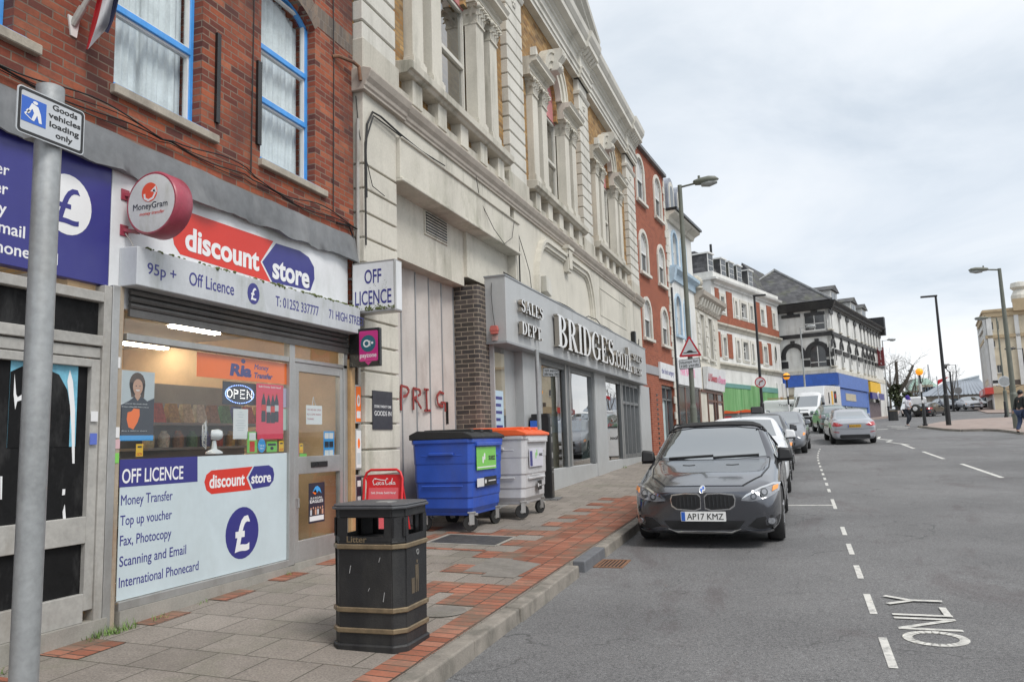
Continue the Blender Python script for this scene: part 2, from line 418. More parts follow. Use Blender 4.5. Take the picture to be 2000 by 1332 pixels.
def slabs():
 t = NT('paving_slab'); v = t.vec()
 b = t.n('ShaderNodeTexBrick'); b.offset = .5; mp = t.n('ShaderNodeMapping'); mp.inputs['Location'].default_value = (.302, .03, 0); t.l(v, mp.inputs[0]); t.l(mp.outputs[0], b.inputs['Vector'])
 b.inputs['Scale'].default_value = 1
 b.inputs['Brick Width'].default_value = .4; b.inputs['Row Height'].default_value = .3985; b.inputs['Mortar Size'].default_value = .006; b.inputs['Mortar Smooth'].default_value = .4
 for k, c in (('Color1', 0), ('Color2', 1), ('Mortar', .5)): b.inputs[k].default_value = (c, c, c, 1)
 col = t.ramp(b.outputs[0], [(0, (.215, .19, .165)), (.5, (.24, .212, .185)), (1, (.268, .238, .208))])
 col = t.mix(.6, col, t.ramp(t.noise(1.3, det=6, rough=.7), [(.3, .65), (.5, 1), (.7, 1.2)]), 'MULTIPLY')
 f = t.noise(75, det=4, rough=.75); col = t.mix(.7, col, t.ramp(f, [(.33, .5), (.67, 1.4)]), 'MULTIPLY')
 gr = t.noise(.8, det=7, rough=.7); col = t.mix(t.ramp(gr, [(.52, 0), (.7, .55)]), col, (.13, .135, .09))
 vo = t.n('ShaderNodeTexVoronoi'); vo.inputs['Scale'].default_value = 4; t.l(t.vec(), vo.inputs['Vector'])
 s = t.ramp(vo.outputs['Distance'], [(.0, 1), (.045, 1), (.07, 0)]); rn = t.n('ShaderNodeSeparateXYZ'); t.l(vo.outputs['Color'], rn.inputs[0])
 col = t.mix(t.mix(1, s, t.ramp(rn.outputs[0], [(.62, 0), (.63, .7)]), 'MULTIPLY'), col, (.48, .46, .42))
 col = t.mix(b.outputs['Fac'], col, t.mix(t.noise(6), (.06, .06, .045), (.1, .09, .07)))
 h = t.mix(.3, t.ramp(b.outputs['Fac'], [(0, 1), (1, 0)]), f)
 return t.bsdf(col, .85, 0, t.bump(h, .5, .006), .3)
M_asph = asphalt(); M_slab = slabs()
M_bpav = brick('brick_paver', [(.27, .1, .06), (.37, .14, .085), (.42, .19, .125), (.31, .115, .07)], (.065, .055, .045), bw=.105, bh=.212, ms=.007, wall=False, swap=True, dirt=(.15, .12, .09), dirtamt=.85, dscale=2.4, bump=.6, dth=.46)
M_kerb = mat('kerb_stone', (.235, .212, .182), .85, var=.35, scale=6, fine=70, bump=.7, dirt=(.075, .075, .06), dirtamt=.75, dscale=3.5)
M_paint = mat('road_paint', (.6, .59, .55), .7, var=.18, scale=14, fine=120, bump=.3, dirt=(.16, .16, .16), dirtamt=.85, dscale=13)
M_conc = mat('concrete', (.3, .285, .255), .85, var=.22, scale=3, fine=90, bump=.4, dirt=(.13, .13, .1), dirtamt=.6, dscale=2)
M_farpav = mat('far_paving', (.3, .235, .205), .85, var=.2, scale=1.2, fine=25, dirt=(.2, .19, .18), dirtamt=.5)
YS = [y * 1.0 for y in range(-12, 60)] + list(range(60, 132, 3)) + [140, 160, 200, 300, 900]
m = MB(); xs = [-300, -30, -8, -4, 0, 4, 10, 20, 60, 400]
for a, b in zip(YS, YS[1:]):
 for c, d in zip(xs, xs[1:]):
  m.face([(c, a, gz(a)), (d, a, gz(a)), (d, b, gz(b)), (c, b, gz(b))])
struct(m.build('road', M_asph))
m = MB(); ye = 46
for a in range(-6, ye):
 b = a + 1; q = []
 for y in (a, b):
  q.append([(x + drift(y), y, pz(x + drift(y), y)) for x in (-9, -5.5, -4, -2.33)] + [(-2.33 + drift(y), y, gz(y) - .05)])
 for i in range(4): m.face([q[0][i], q[0][i + 1], q[1][i + 1], q[1][i]])
q0 = [(x + drift(ye), ye, pz(x + drift(ye), ye)) for x in (-9, -2.33)]; m.face([q0[0], q0[1], (q0[1][0], ye, gz(ye) - .1), (q0[0][0], ye, gz(ye) - .1)])
struct(m.build('pavement', M_slab))
m = MB(); md = MB(); y = -5.6; rk = random.Random(3)
while y < 46:
 ln = .9 + rk.uniform(-.04, .04)
 if 7.6 < y < 8.2: y = 8.05
 j = rk.uniform(-.006, .006); jz = rk.uniform(-.006, .004)
 tgt = md if abs(y - 8.05) < .01 else m
 a, b = y + .005, y + ln - .005
 def kx(y_): return drift(y_) + j
 tgt.hexa([(-2.335 + kx(a), a, gz(a) - .1), (-2.19 + kx(a), a, gz(a) - .1), (-2.19 + kx(b), b, gz(b) - .1), (-2.335 + kx(b), b, gz(b) - .1),
   (-2.335 + kx(a), a, gz(a) + .118 + jz), (-2.2 + kx(a), a, gz(a) + .115 + jz), (-2.2 + kx(b), b, gz(b) + .115 + jz), (-2.335 + kx(b), b, gz(b) + .118 + jz)])
 y += ln
struct(m.build('kerb', M_kerb, bevel=.012, seg=2)); struct(md.build('kerb', mat('kerb_blue', (.13, .135, .145), .7, var=.2, bump=.4), bevel=.012, seg=2))
SR = .3985
def row(k): return (SR * k - .03, SR * (k + 1) - .03)
m = MB()
def patch(x0, x1, y0, y1, dz=.004):
 n = max(1, int((y1 - y0) / .8))
 for i in range(n):
  a, b = y0 + (y1 - y0) * i / n, y0 + (y1 - y0) * (i + 1) / n
  m.face([(x0 + drift(a), a, pz(x0 + drift(a), a) + dz), (x1 + drift(a), a, pz(x1 + drift(a), a) + dz), (x1 + drift(b), b, pz(x1 + drift(b), b) + dz), (x0 + drift(b), b, pz(x0 + drift(b), b) + dz)])
for k in range(0, 60):
 a, b = row(k)
 if k % 2 == 0 and k < 26: patch(-4.88, -4.5 if k < 12 else -4.66, a, b)
 if 18 <= k < 36:
  patch(-3.1 if k % 2 else -3.43, -2.335, a, b)
 elif k in (9, 15): patch(-2.9, -2.335, a, b)
 elif k in (16, 17): patch(-2.55 if k == 17 else -3.3, -2.335, a, b)
 elif k < 18: patch(-2.55, -2.335, a, b)
 if k == 22: patch(-3.83, -3.43, a, b)
 if k == 24: patch(-3.84, -3.43, a, b)
 if k == 15: patch(-3.3, -3.05, a, b)
patch(-4.45, -3.44, 9.36, 9.56); patch(-4.4, -3.44, 8.3, 8.4); patch(-4.55, -4.33, 8.4, 9.36)
struct(m.build('brick_paving', M_bpav))
M_cov = mat('cover_concrete', (.19, .175, .155), .85, var=.3, scale=5, fine=60, bump=.5, dirt=(.09, .09, .065), dirtamt=.7, dscale=3)
def slabplate(name, pts, mt, label, cat, dz=.008, parts=None):
 t = thing(name, label, cat, (pts[0][0], pts[0][1], pz(*pts[0])))
 b = MB(); b.hexa([(x, y, pz(x, y) - .02) for x, y in pts] + [(x, y, pz(x, y) + dz) for x, y in pts]); b.build('cover_plate', mt, t)
 if parts: parts(t)
 return t
M_iron = mat('cast_iron', (.07, .068, .064), .6, .3, var=.3, scale=8, fine=70, bump=.6, dirt=(.14, .12, .1), dirtamt=.6, dscale=3)
def fr(t):
 b = MB(); P = [(-4.33, 8.66), (-3.43, 8.66), (-3.43, 9.34), (-4.33, 9.34)]
 for (x0, x1, y0, y1) in ((-4.33, -3.43, 8.64, 8.68), (-4.33, -3.43, 9.32, 9.36), (-4.35, -4.31, 8.68, 9.32), (-3.45, -3.41, 8.68, 9.32)):
  b.hexa([(x, y, pz(x, y) - .01) for x, y in ((x0, y0), (x1, y0), (x1, y1), (x0, y1))] + [(x, y, pz(x, y) + .009) for x, y in ((x0, y0), (x1, y0), (x1, y1), (x0, y1))])
 b.build('cover_frame', M_conc, t)
slabplate('inspection_cover', [(-4.3, 8.69), (-3.46, 8.69), (-3.46, 9.31), (-4.3, 9.31)], M_iron, 'dark iron inspection cover set in the pavement in front of the blue wheeled bin', 'manhole cover', parts=fr)
slabplate('inspection_cover', [(-3.2, 7.2), (-2.95, 7.2), (-2.95, 7.95), (-3.2, 7.95)], M_cov, 'pale narrow concrete strip let into the brick paving short of the dark iron cover', 'paving repair')
slabplate('inspection_cover', [(-2.95, 7.05), (-2.62, 7.05), (-2.58, 7.75), (-2.95, 7.9)], M_cov, 'square grey concrete cover in the brick paving beside the kerb drain', 'manhole cover')
t = thing('stopcock_cover', 'round mossy concrete patch in the slabs just behind the black litter bin', 'paving repair', (-2.75, 5.75, pz(-2.75, 5.75)))
m = MB(); m.lathe([(0, .006), (.19, .006), (.2, 0)], (-2.75, 5.75, pz(-2.75, 5.75)), 24); m.build('cover_plate', M_cov, t)
t = thing('drain_grate', 'rusty slotted iron drain grate in the road against the kerb', 'drain', (-2.0, 8.55, gz(8.55)))
m = MB(); zz = lambda y: gz(y)
for (x0, x1, y0, y1) in ((-2.19, -1.87, 8.33, 8.36), (-2.19, -1.87, 8.75, 8.78), (-2.19, -2.16, 8.36, 8.75), (-1.9, -1.87, 8.36, 8.75)):
 m.hexa([(x, y, zz(y) - .01) for x, y in ((x0, y0), (x1, y0), (x1, y1), (x0, y1))] + [(x, y, zz(y) + .01) for x, y in ((x0, y0), (x1, y0), (x1, y1), (x0, y1))])
M_rust = mat('rust', (.23, .12, .07), .85, .2, var=.35, scale=9, fine=60, bump=.5, dirt=(.09, .07, .06), dirtamt=.8, dscale=4)
m.build('grate_frame', M_rust, t)
m = MB()
for i in range(7):
 x = -2.145 + .04 * i; m.hexa([(x, 8.36, zz(8.36) - .01), (x + .018, 8.36, zz(8.36) - .01), (x + .018, 8.75, zz(8.75) - .01), (x, 8.75, zz(8.75) - .01), (x, 8.36, zz(8.36) + .008), (x + .018, 8.36, zz(8.36) + .008), (x + .018, 8.75, zz(8.75) + .008), (x, 8.75, zz(8.75) + .008)])
m.build('grate_bars', M_rust, t)
m = MB(); m.hexa([(x, y, gz(y) - .03) for x, y in ((-2.16, 8.36), (-1.9, 8.36), (-1.9, 8.75), (-2.16, 8.75))] + [(x, y, gz(y) + .003) for x, y in ((-2.16, 8.36), (-1.9, 8.36), (-1.9, 8.75), (-2.16, 8.75))])
m.build('drain_well', mat('black_void', (.01, .01, .01), .9, var=0), t)
def strip(m, x0, x1, y0, y1, dz=.004, dx0=0, dx1=0):
 n = max(1, int((y1 - y0) / 2));
 for i in range(n):
  a, b = y0 + (y1 - y0) * i / n, y0 + (y1 - y0) * (i + 1) / n
  s0, s1 = dx0 + (dx1 - dx0) * i / n, dx0 + (dx1 - dx0) * (i + 1) / n
  m.face([(x0 + s0, a, gz(a) + dz), (x1 + s0, a, gz(a) + dz), (x1 + s1, b, gz(b) + dz), (x0 + s1, b, gz(b) + dz)])
m = MB()
for a, b in ((2.8, 3.45), (4.1, 4.78), (5.45, 6.13), (6.79, 7.48), (8.12, 8.78), (9.4, 10.11), (10.78, 11.5), (13.48, 14.88)): strip(m, .398, .452, a, b)
y = 16.1
while y < 32.5:
 strip(m, .4 + drift(y), .455 + drift(y), y, y + .62); y += 1.33
strip(m, -2.1, .4, 13.93, 14.03)
struct(m.build('bay_marking', M_paint))
m = MB()
for a, b, x in ((10.5, 14.5, 3.84), (18.8, 23.1, 3.78), (25.2, 29.2, 3.7), (31.3, 34.7, 3.7)): strip(m, x, x + .1, a, b)
zz_ = [onroad(1757, 866), onroad(1775, 869), onroad(1732, 863), onroad(1742, 860), onroad(1715, 857), onroad(1718, 853)]
for p, q in zip(zz_, zz_[1:]):
 t_ = Vector((q.x - p.x, q.y - p.y)); n_ = Vector((-t_.y, t_.x)).normalized() * .06
 m.face([(p.x - n_.x, p.y - n_.y, gz(p.y - n_.y) + .005), (p.x + n_.x, p.y + n_.y, gz(p.y + n_.y) + .005), (q.x + n_.x, q.y + n_.y, gz(q.y + n_.y) + .005), (q.x - n_.x, q.y - n_.y, gz(q.y - n_.y) + .005)])
struct(m.build('centre_line', M_paint))
m = MB()
for x in (-2.2, -.6, 1.2, 3.0, 4.9, 6.8):
 strip(m, x, x + .95, 49.5, 52.2)
for x in range(-3, 8): strip(m, x * 1.0, x + .55, 47.9, 48.2)
strip(m, 7.7, 9.6, 47.0, 47.25)
struct(m.build('zebra_crossing', M_paint))
def road_letters():
 g = bmesh.new(); w = .06
 A = 5.97
 def P(u, v): return Vector((.965 - v, A + u, 0))
 out = []
 O = [(.2 + .16 * math.cos(R_(a)), .205 + .175 * math.sin(R_(a))) for a in range(0, 361, 15)]
 N_ = [(.43, 0), (.43, .41)], [(.43, .4), (.72, .01)], [(.72, 0), (.72, .41)]
 L_ = [(.82, .41), (.82, 0)], [(.80, .03), (1.09, .03)]
 Y_ = [(1.15, .41), (1.29, .22)], [(1.43, .41), (1.29, .22)], [(1.29, .23), (1.29, 0)]
 lift = .004
 for i, s in enumerate([O] + list(N_) + list(L_) + list(Y_)):
  ww = .062 if i == 0 else .05
  pts = s
  for (p, q) in zip(pts, pts[1:]):
   a, b = Vector(p), Vector(q); n = (b - a).normalized(); n = Vector((-n.y, n.x)) * ww / 2; e_ = (b - a).normalized() * (.006 if i == 0 else 0)
   vs = []
   for u in (a - n - e_, a + n - e_, b + n + e_, b - n + e_):
    w3 = P(u.x, u.y); vs.append(g.verts.new((w3.x, w3.y, gz(w3.y) + lift)))
   g.faces.new(vs)
  lift += .0012
 me = D.meshes.new('road_lettering'); bmesh.ops.recalc_face_normals(g, faces=g.faces); g.to_mesh(me); g.free()
 return link('road_lettering', me, M_paint)
struct(road_letters())
def wedge(name, base, mt, h=.1, kerbm=None):
 m = MB(); P = [(p.x, p.y) for p in base]
 es = [(i, (i + 1) % len(P)) for i in range(len(P))]
 V, E, F, *_ = delaunay_2d_cdt([Vector(p) for p in P], es, [], 1, 1e-6)
 for f in F: m.face([(V[i].x, V[i].y, gz(V[i].y) + h) for i in f])
 for i, j in es: m.face([(*P[i], gz(P[i][1]) - .1), (*P[j], gz(P[j][1]) - .1), (*P[j], gz(P[j][1]) + h), (*P[i], gz(P[i][1]) + h)])
 return struct(m.build(name, mt))
edge = [onroad(*q) for q in ((1797, 835), (1812, 836.5), (1830, 838.5), (1850, 841), (1880, 842.5), (1925, 841.5), (1955, 842.5), (1978, 845), (2000, 848.5))]
far = [Vector((30, 33, 0)), Vector((40, 60, 0)), onroad(1985, 817), onroad(1935, 819), onroad(1880, 822), onroad(1840, 826)]
wedge('pavement', edge + far, M_farpav)
m = MB()
for p, q in zip(edge, edge[1:]):
 d_ = Vector((q.y - p.y, -(q.x - p.x))).normalized() * .12
 if d_.y > 0: d_ = -d_
 m.hexa([(p.x + d_.x, p.y + d_.y, gz(p.y) - .1), (q.x + d_.x, q.y + d_.y, gz(q.y) - .1), (q.x, q.y, gz(q.y) - .1), (p.x, p.y, gz(p.y) - .1),
   (p.x + d_.x, p.y + d_.y, gz(p.y) + .104), (q.x + d_.x, q.y + d_.y, gz(q.y) + .104), (q.x, q.y, gz(q.y) + .104), (p.x, p.y, gz(p.y) + .104)])
struct(m.build('kerb', M_kerb))
wedge('pavement', [Vector(v) for v in ((-14, 53.3, 0), (-4.2, 53.3, 0), (-2.6, 55, 0), (.6, 66, 0), (3.4, 66, 0), (9.6, 91, 0), (12, 110, 0), (4, 110, 0), (-14, 70, 0))], M_farpav)
wedge('pavement', [Vector(v) for v in ((17.3, 88, 0), (19, 86, 0), (60, 80, 0), (60, 130, 0), (22, 130, 0))], M_farpav)
# BRICK BUILDING WITH THE SHOP
FX = -4.9
def fq(px, py, x=FX):
 p = atx(px, py, x); return p.y, p.z
def fmat(x): return Matrix(((0, 0, 1, x), (1, 0, 0, 0), (0, 1, 0, 0), (0, 0, 0, 1)))
def ftext(body, a, b, top, x, m, parent, bold=0.0, depth=.002, name='lettering', asc=1.0, align='L'):
 """text from photo points: baseline start, baseline end, top of the first capital"""
 y0, z0 = fq(*a, x); y1, z1 = fq(*b, x); zt = fq(*top, x)[1]
 M = fmat(x) @ Matrix.Translation((y0, z0, 0))
 ang = math.atan2(z1 - z0, y1 - y0)
 if abs(ang) > .02: pass
 return text(body, M, m, parent, width=y1 - y0, cap=(zt - z0) * asc, bold=bold, name=name, depth=depth)
def fshape(pts, x, m, parent, name, depth=.002): return shape([fq(*p, x) for p in pts], fmat(x), m, parent, name, depth)
def frect(tl, br, x):
 y0, z1 = fq(*tl, x); y1, z0 = fq(*br, x); return y0, y1, z0, z1
M_brick = brick('red_brick', [(.13, .045, .036), (.32, .08, .042), (.4, .115, .056), (.25, .06, .036), (.42, .14, .075), (.3, .075, .04), (.17, .05, .036)], (.24, .19, .145), var=.5, bw=.2, bh=.0655, ms=.006, dirt=(.07, .038, .034), dirtamt=.8, dscale=.75, dth=.47)
M_gbrick = brick('grey_gauged_brick', [(.2, .16, .13), (.27, .2, .15), (.17, .14, .12)], (.25, .22, .19), bw=.075, bh=.23, ms=.004, dirt=(.1, .09, .08), dscale=2)
M_lead = mat('lead_flashing', (.17, .175, .18), .55, .4, var=.3, scale=2.2, fine=14, bump=.3, dirt=(.3, .3, .3), dirtamt=.6, dscale=1.5)
M_alu = mat('anodised_aluminium', (.42, .42, .41), .42, .6, var=.12, scale=3, fine=40, dirt=(.2, .18, .15), dirtamt=.5, dscale=1.6)
M_aluw = mat('worn_white_frame', (.37, .36, .335), .55, 0, var=.25, scale=4, fine=30, dirt=(.2, .17, .13), dirtamt=.7, dscale=2.2)
M_rustpost = mat('rusted_post', (.36, .3, .23), .7, .1, var=.25, scale=3, fine=30, bump=.3, dirt=(.27, .13, .05), dirtamt=.9, dscale=3)
M_black = mat('black_painted', (.012, .012, .012), .3, var=.3, scale=6, dirt=(.05, .05, .05), dirtamt=.5, dscale=2)
M_blueup = mat('blue_frame_paint', (.06, .3, .72), .4, var=.15, scale=6, dirt=(.35, .45, .55), dirtamt=.35, dscale=4)
M_whiteup = mat('white_upvc', (.68, .68, .66), .4, var=.08, dirt=(.45, .45, .42), dirtamt=.5, dscale=3)
M_sill = mat('stone_sill', (.38, .34, .28), .85, var=.25, scale=4, fine=60, bump=.5, dirt=(.14, .12, .1), dirtamt=.7, dscale=2.5)
M_curt = mat('net_curtain', (.72, .74, .75), .8, var=.18, scale=6, fine=40)
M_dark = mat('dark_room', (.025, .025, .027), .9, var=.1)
M_glass = glassmat('window_glass', (.86, .9, .9))
M_navy = flat('navy_vinyl', (.035, .035, .2), .35); M_signred = flat('red_vinyl', (.6, .035, .02), .35)
M_white = mat('white_sign_face', (.68, .69, .7), .4, var=.06, scale=3, fine=20, dirt=(.4, .42, .38), dirtamt=.5, dscale=2)
M_wtxt = flat('white_vinyl', (.75, .75, .75), .4); M_grey = flat('grey_panel', (.5, .52, .54), .45, var=.1, dirt=(.2, .22, .16), dirtamt=.6, dscale=2.5)
M_cable = flat('black_cable', (.012, .012, .012), .6)
M_moss = mat('moss', (.1, .12, .04), .95, var=.4, scale=20, fine=120)
M_grimyblack = mat('peeling_black_board', (.01, .01, .0105), .6, spec=.15, var=.4, scale=5, fine=40, dirt=(.07, .07, .07), dirtamt=.6, dscale=4)
bb = thing('brick_building', 'red brick building with blue framed windows above the discount shop', 'building', (-5.2, 4.0, gz(4)))
WB = [(2.5, 3.6, 4.5, 6.55, .19), (4.445, 5.41, 4.5, 6.55, .19), (6.24, 7.19, 4.5, 6.55, .19)]
m = MB(); wallgrid(m, -3, 8.0, 3.93, 9.5, -5.2, FX, WB)
m.box(-5.2, FX, 7.93, 8.0, .1, 3.93)
m.box(-9, -5.2, 7.8, 8.0, .1, 9.5); m.box(-9, -5.2, -3, -2.8, .1, 9.5)
m.build('wall', M_brick, bb)
m = MB(); m.box(-9, -4.85, -3, 8.0, 9.5, 9.75); m.build('roof', M_lead, bb)
for (a, b, c, d, r) in WB:
 m = MB(); mid, h = (a + b) / 2, (b - a) / 2; Rr = (h * h + r * r) / (2 * r); zc = d - Rr; a0 = math.asin(h / Rr)
 for i in range(12):
  t0, t1 = -a0 + 2 * a0 * i / 12 + .002, -a0 + 2 * a0 * (i + 1) / 12 - .002
  m.prism([(mid + q * math.sin(t), zc + q * math.cos(t)) for q, t in ((Rr, t0), (Rr, t1), (Rr + .24, t1), (Rr + .24, t0))], 'x', FX - .05, FX + .004)
 m.build('brick_arch', M_gbrick, bb)
m = MB(); m.box(FX - .05, FX + .003, 7.2, 7.995, 6.42, 6.68); m.build('brick_band', M_gbrick, bb)
def upper_window(a, b, c, d, r, rail, kind):
 w = MB(); x0, x1 = FX - .16, FX - .1
 fw = .045
 w.box(x0, x1, a, a + fw, c, d - r * .5); w.box(x0, x1, b - fw, b, c, d - r * .5)
 w.box(x0, x1, a + fw, b - fw, c, c + fw)
 n = 8; mid, h = (a + b) / 2, (b - a) / 2; Rr = (h * h + r * r) / (2 * r); zc = d - Rr; a0 = math.asin(h / Rr)
 for i in range(n):
  t0, t1 = -a0 + 2 * a0 * i / n, -a0 + 2 * a0 * (i + 1) / n
  w.prism([(mid + q * math.sin(t), zc + q * math.cos(t)) for q, t in ((Rr, t0), (Rr, t1), (Rr - .028, t1), (Rr - .028, t0))], 'x', x0, x1)
 for z in rail: w.box(x0 - .01, x1 + .012, a + fw, b - fw, z - .03, z + .03)
 o = w.build('window', M_blueup, bb, bevel=.004)
 s = MB()
 zs = [c + fw] + [v for z in rail for v in (z - .03, z + .03)] + [d - .07]
 for z0, z1 in zip(zs[::2], zs[1::2]):
  for q in ((a + fw, a + fw + .022, z0, z1), (b - fw - .022, b - fw, z0, z1), (a + fw + .022, b - fw - .022, z0, z0 + .022), (a + fw + .022, b - fw - .022, z1 - .022, z1)):
   s.box(x0 + .005, x1 - .012, *q)
 s.build('sash', M_whiteup, o)
 g = MB(); g.face([(x0 + .02, a + fw, c + fw), (x0 + .02, b - fw, c + fw), (x0 + .02, b - fw, d - .01), (x0 + .02, a + fw, d - .01)]); g.build('pane', M_glass, o)
 cu = MB(); n = 70; rr = random.Random(int(a * 100)); prev = None
 for i in range(n + 1):
  y = a + (b - a) * i / n; x = x0 - .09 + .016 * math.sin(y * 75 + math.sin(y * 21) * 2) + .01 * math.sin(y * 160)
  zb_ = c + .02
  k_ = .1 * math.exp(-((y - (a + .45)) / .05) ** 2) if kind == 1 else 0; cur = (x - k_, y + k_ * 1.2, zb_), (x - .005, y, d)
  if prev: cu.face([prev[0], cur[0], cur[1], prev[1]])
  prev = cur
 cu.build('curtain', M_curt, o, smooth=180)
 k = MB(); k.face([(x0 - .5, a - .1, c - .1), (x0 - .5, b + .1, c - .1), (x0 - .5, b + .1, d + .1), (x0 - .5, a - .1, d + .1)])
 k.box(x0 - .5, x0 - .49, a - .1, b + .1, c - .1, d + .1); k.build('room', mat('curtain_room', (.2, .2, .2), .9), o)
 q = MB(); q.box(FX - .15, FX + .055, a - .03, b + .19, c - .09, c - .012); q.build('sill', M_sill, o, bevel=.008)
 q = MB(); q.box(FX - .15, FX + .01, a - .005, b + .1, c - .012, c + .012); q.build('sill_strip', M_blueup, o)
upper_window(*WB[0], (5.25,), 0); upper_window(*WB[1], (5.22,), 1); upper_window(*WB[2], (5.2, 5.78), 0)
m = MB(); y0, y1, z0, z1 = frect((415, 63), (428, 243), FX)
m.box(FX, FX + .03, 5.575, 5.625, 4.62, 5.5); m.build('timber_batten', M_black, bb)
m = MB(); m.box(FX, FX + .03, 6.165, 6.225, 4.62, 5.5); m.build('timber_batten', M_black, bb)
m = MB(); rr = random.Random(5)
for k in range(4):
 pts = [];
 for i in range(60):
  y = 1 + 7.0 * i / 59; pts.append((FX + .02 + .01 * k, y, 4.17 + .025 * k + .02 * math.sin(y * 4.2 + k * .8) * (1 + .4 * k) + (.03 if 5 < y < 6 else 0)))
 m.tube(pts, .004 + .002 * (k % 2), 6)
for y, zt in ((6.1, 7.2), (7.55, 7.2)): m.tube([(FX + .01, y, 8), (FX + .012, y + .01, 6), (FX + .01, y, 5), (FX + .02, y - .02, 4.3)], .006, 6)
m.tube([(FX + .02, 7.6, 4.18), (FX + .03, 7.85, 4.2), (FX + .03, 7.93, 4.1), (FX + .03, 7.95, 3.8), (FX + .03, 7.94, 3.2)], .012, 6)
m.build('cable', M_cable, bb)
m = MB(); m.tube([(FX, 7.55, 6.2), (FX + .05, 7.6, 6.22), (FX + .1, 7.85, 6.25), (FX + .13, 7.93, 6.22), (FX + .14, 7.95, 6.05)], .022, 8); m.build('pipe_stub', M_rust, bb)
m = MB(); n = 90; rr = random.Random(9); yy = [1 + 6.97 * i / n for i in range(n + 1)]
rows = []
for y in yy:
 w = .012 * math.sin(y * 5) + .008 * math.sin(y * 13)
 rag = .03 * math.sin(y * 7.3) * math.sin(y * 3.1) - .015 * abs(math.sin(y * 19))
 rows.append([(FX + .01, y, 4.1 + w * .5), (FX + .03 + w * .6, y, 4.07), (FX + .05 + w, y, 3.94), (FX + .06 + w, y, 3.88 + rag * .2), (FX + .075 + w * 2, y, 3.785 + rag * .7), (FX + .06 + w, y, 3.78 + rag * .7), (FX + .01, y, 3.8)])
for A, B in zip(rows, rows[1:]):
 for i in range(6): m.face([A[i], A[i + 1], B[i + 1], B[i]])
m.build('lead_cornice', M_lead, bb, smooth=50)
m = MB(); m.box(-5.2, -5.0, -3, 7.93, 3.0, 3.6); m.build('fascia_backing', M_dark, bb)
# ---- fascia signs
t = thing('fascia_sign', 'dark blue fascia sign with a white pound disc above the blacked out shop', 'sign', (FX, 3.2, 3.2))
m = MB(); m.box(-4.985, FX, 1.2, 4.463, 2.875, 3.9); m.build('board', M_navy, t, bevel=.004)
for s, e_, base in (('Money Transfer', (17, 345), 0), ('Top up voucher', (15, 382), 0), ('Fax, Photocopy', (12, 420), 0), ('Scanning and Email', (48, 466), 0), ('International Phonecard', (112, 518), 0)):
 y, z = fq(*e_, FX)
 text(s, fmat(FX) @ Matrix.Translation((y, z, 0)), M_wtxt, t, width=.052 * len(s), cap=.086, bold=.012, align='R')
yc, zc = fq(133, 400); M_pd = shape(circ(yc, zc, .2, ry=.225), fmat(FX), M_wtxt, t, 'disc')
text('£', fmat(FX + .002) @ Matrix.Translation((yc, zc - .145, 0)), M_navy, t, width=.19, cap=.29, bold=.0, align='C', name='pound_mark')
t = thing('fascia_sign', 'white fascia sign reading discount store in red and blue shapes', 'sign', (FX, 6, 3.2))
m = MB(); m.box(-4.985, FX, 4.468, 7.86, 2.72, 3.9); m.build('board', M_white, t, bevel=.004)
def arc_px(cx, cy, rx, ry, a0, a1, n=8): return [(cx + rx * math.cos(R_(a0 + (a1 - a0) * i / n)), cy - ry * math.sin(R_(a0 + (a1 - a0) * i / n))) for i in range(n + 1)]
fshape([(533.8, 471.5), (508.6, 511.8), (528.5, 551.3), (352, 497), (340, 478), (336, 455), (345, 425), (364, 413)], FX, M_signred, t, 'red_shape')
fshape([(512, 511.8), (539, 475.5), (585, 490), (603, 503), (613, 522), (614, 545), (606, 568), (532, 551.3)], FX, M_navy, t, 'blue_shape')
ftext('discount', (361.2, 486), (505.8, 528), (361.2, 438), FX + .002, M_wtxt, t, bold=.03, depth=.003, asc=.95)
ftext('store', (532, 541.5), (604, 557), (532, 499), FX + .002, M_wtxt, t, bold=.03, depth=.003)
# ---- roller shutter box (with the phone number) and its slats
t = thing('shutter_box', 'grey roller shutter box lettered Off Licence and 71 High Street', 'shutter', (-4.72, 6.1, 3))
BXX = -4.715
m = MB(); m.prism([(BXX, 2.885), (BXX, 3.19), (-4.9, 3.2), (-4.9, 2.885)], 'y', 4.555, 7.83); m.build('box', M_grey, t, bevel=.006)
ftext('95p +', (287.7, 534), (343.7, 551), (287.7, 511), BXX, M_navy, t, bold=.005)
ftext('Off Licence', (369.3, 556), (456.8, 576), (369.3, 529.3), BXX, M_navy, t, bold=.005)
yc, zc = fq(495, 573.7, BXX); shape(circ(yc, zc, .085, ry=.1), fmat(BXX), M_navy, t, 'disc')
text('£', fmat(BXX + .002) @ Matrix.Translation((yc, zc - .06, 0)), M_wtxt, t, width=.075, cap=.12, bold=.01, align='C', name='pound_mark')
ftext('T: 01252 337777', (538.3, 597), (622.3, 616.5), (538.3, 576.5), BXX, M_navy, t, bold=.005)
ftext('71 HIGH STREET', (642.7, 621), (711, 637), (642.7, 603), BXX, M_navy, t, bold=.005)
m = MB(); rr = random.Random(2)
for i in range(150):
 y = rr.uniform(6.2, 7.83) if i < 110 else rr.uniform(4.6, 6.2); m.sphere((BXX - .003 - rr.random() * .03, y, 3.193 + rr.uniform(-.01, .008)), rr.uniform(.008, .022), 1, 1, .8, 6)
m.build('moss', M_moss, t)['kind'] = 'stuff'
m = MB()
zz_ = [2.885, 2.83, 2.775]
for k, z in enumerate(zz_):
 pr = [(-4.865, z), (-4.845, z - .012), (-4.84, z - .03), (-4.848, z - .048), (-4.868, z - .054), (-4.875, z - .03)]
 m.prism(pr, 'y', 4.63, 7.79)
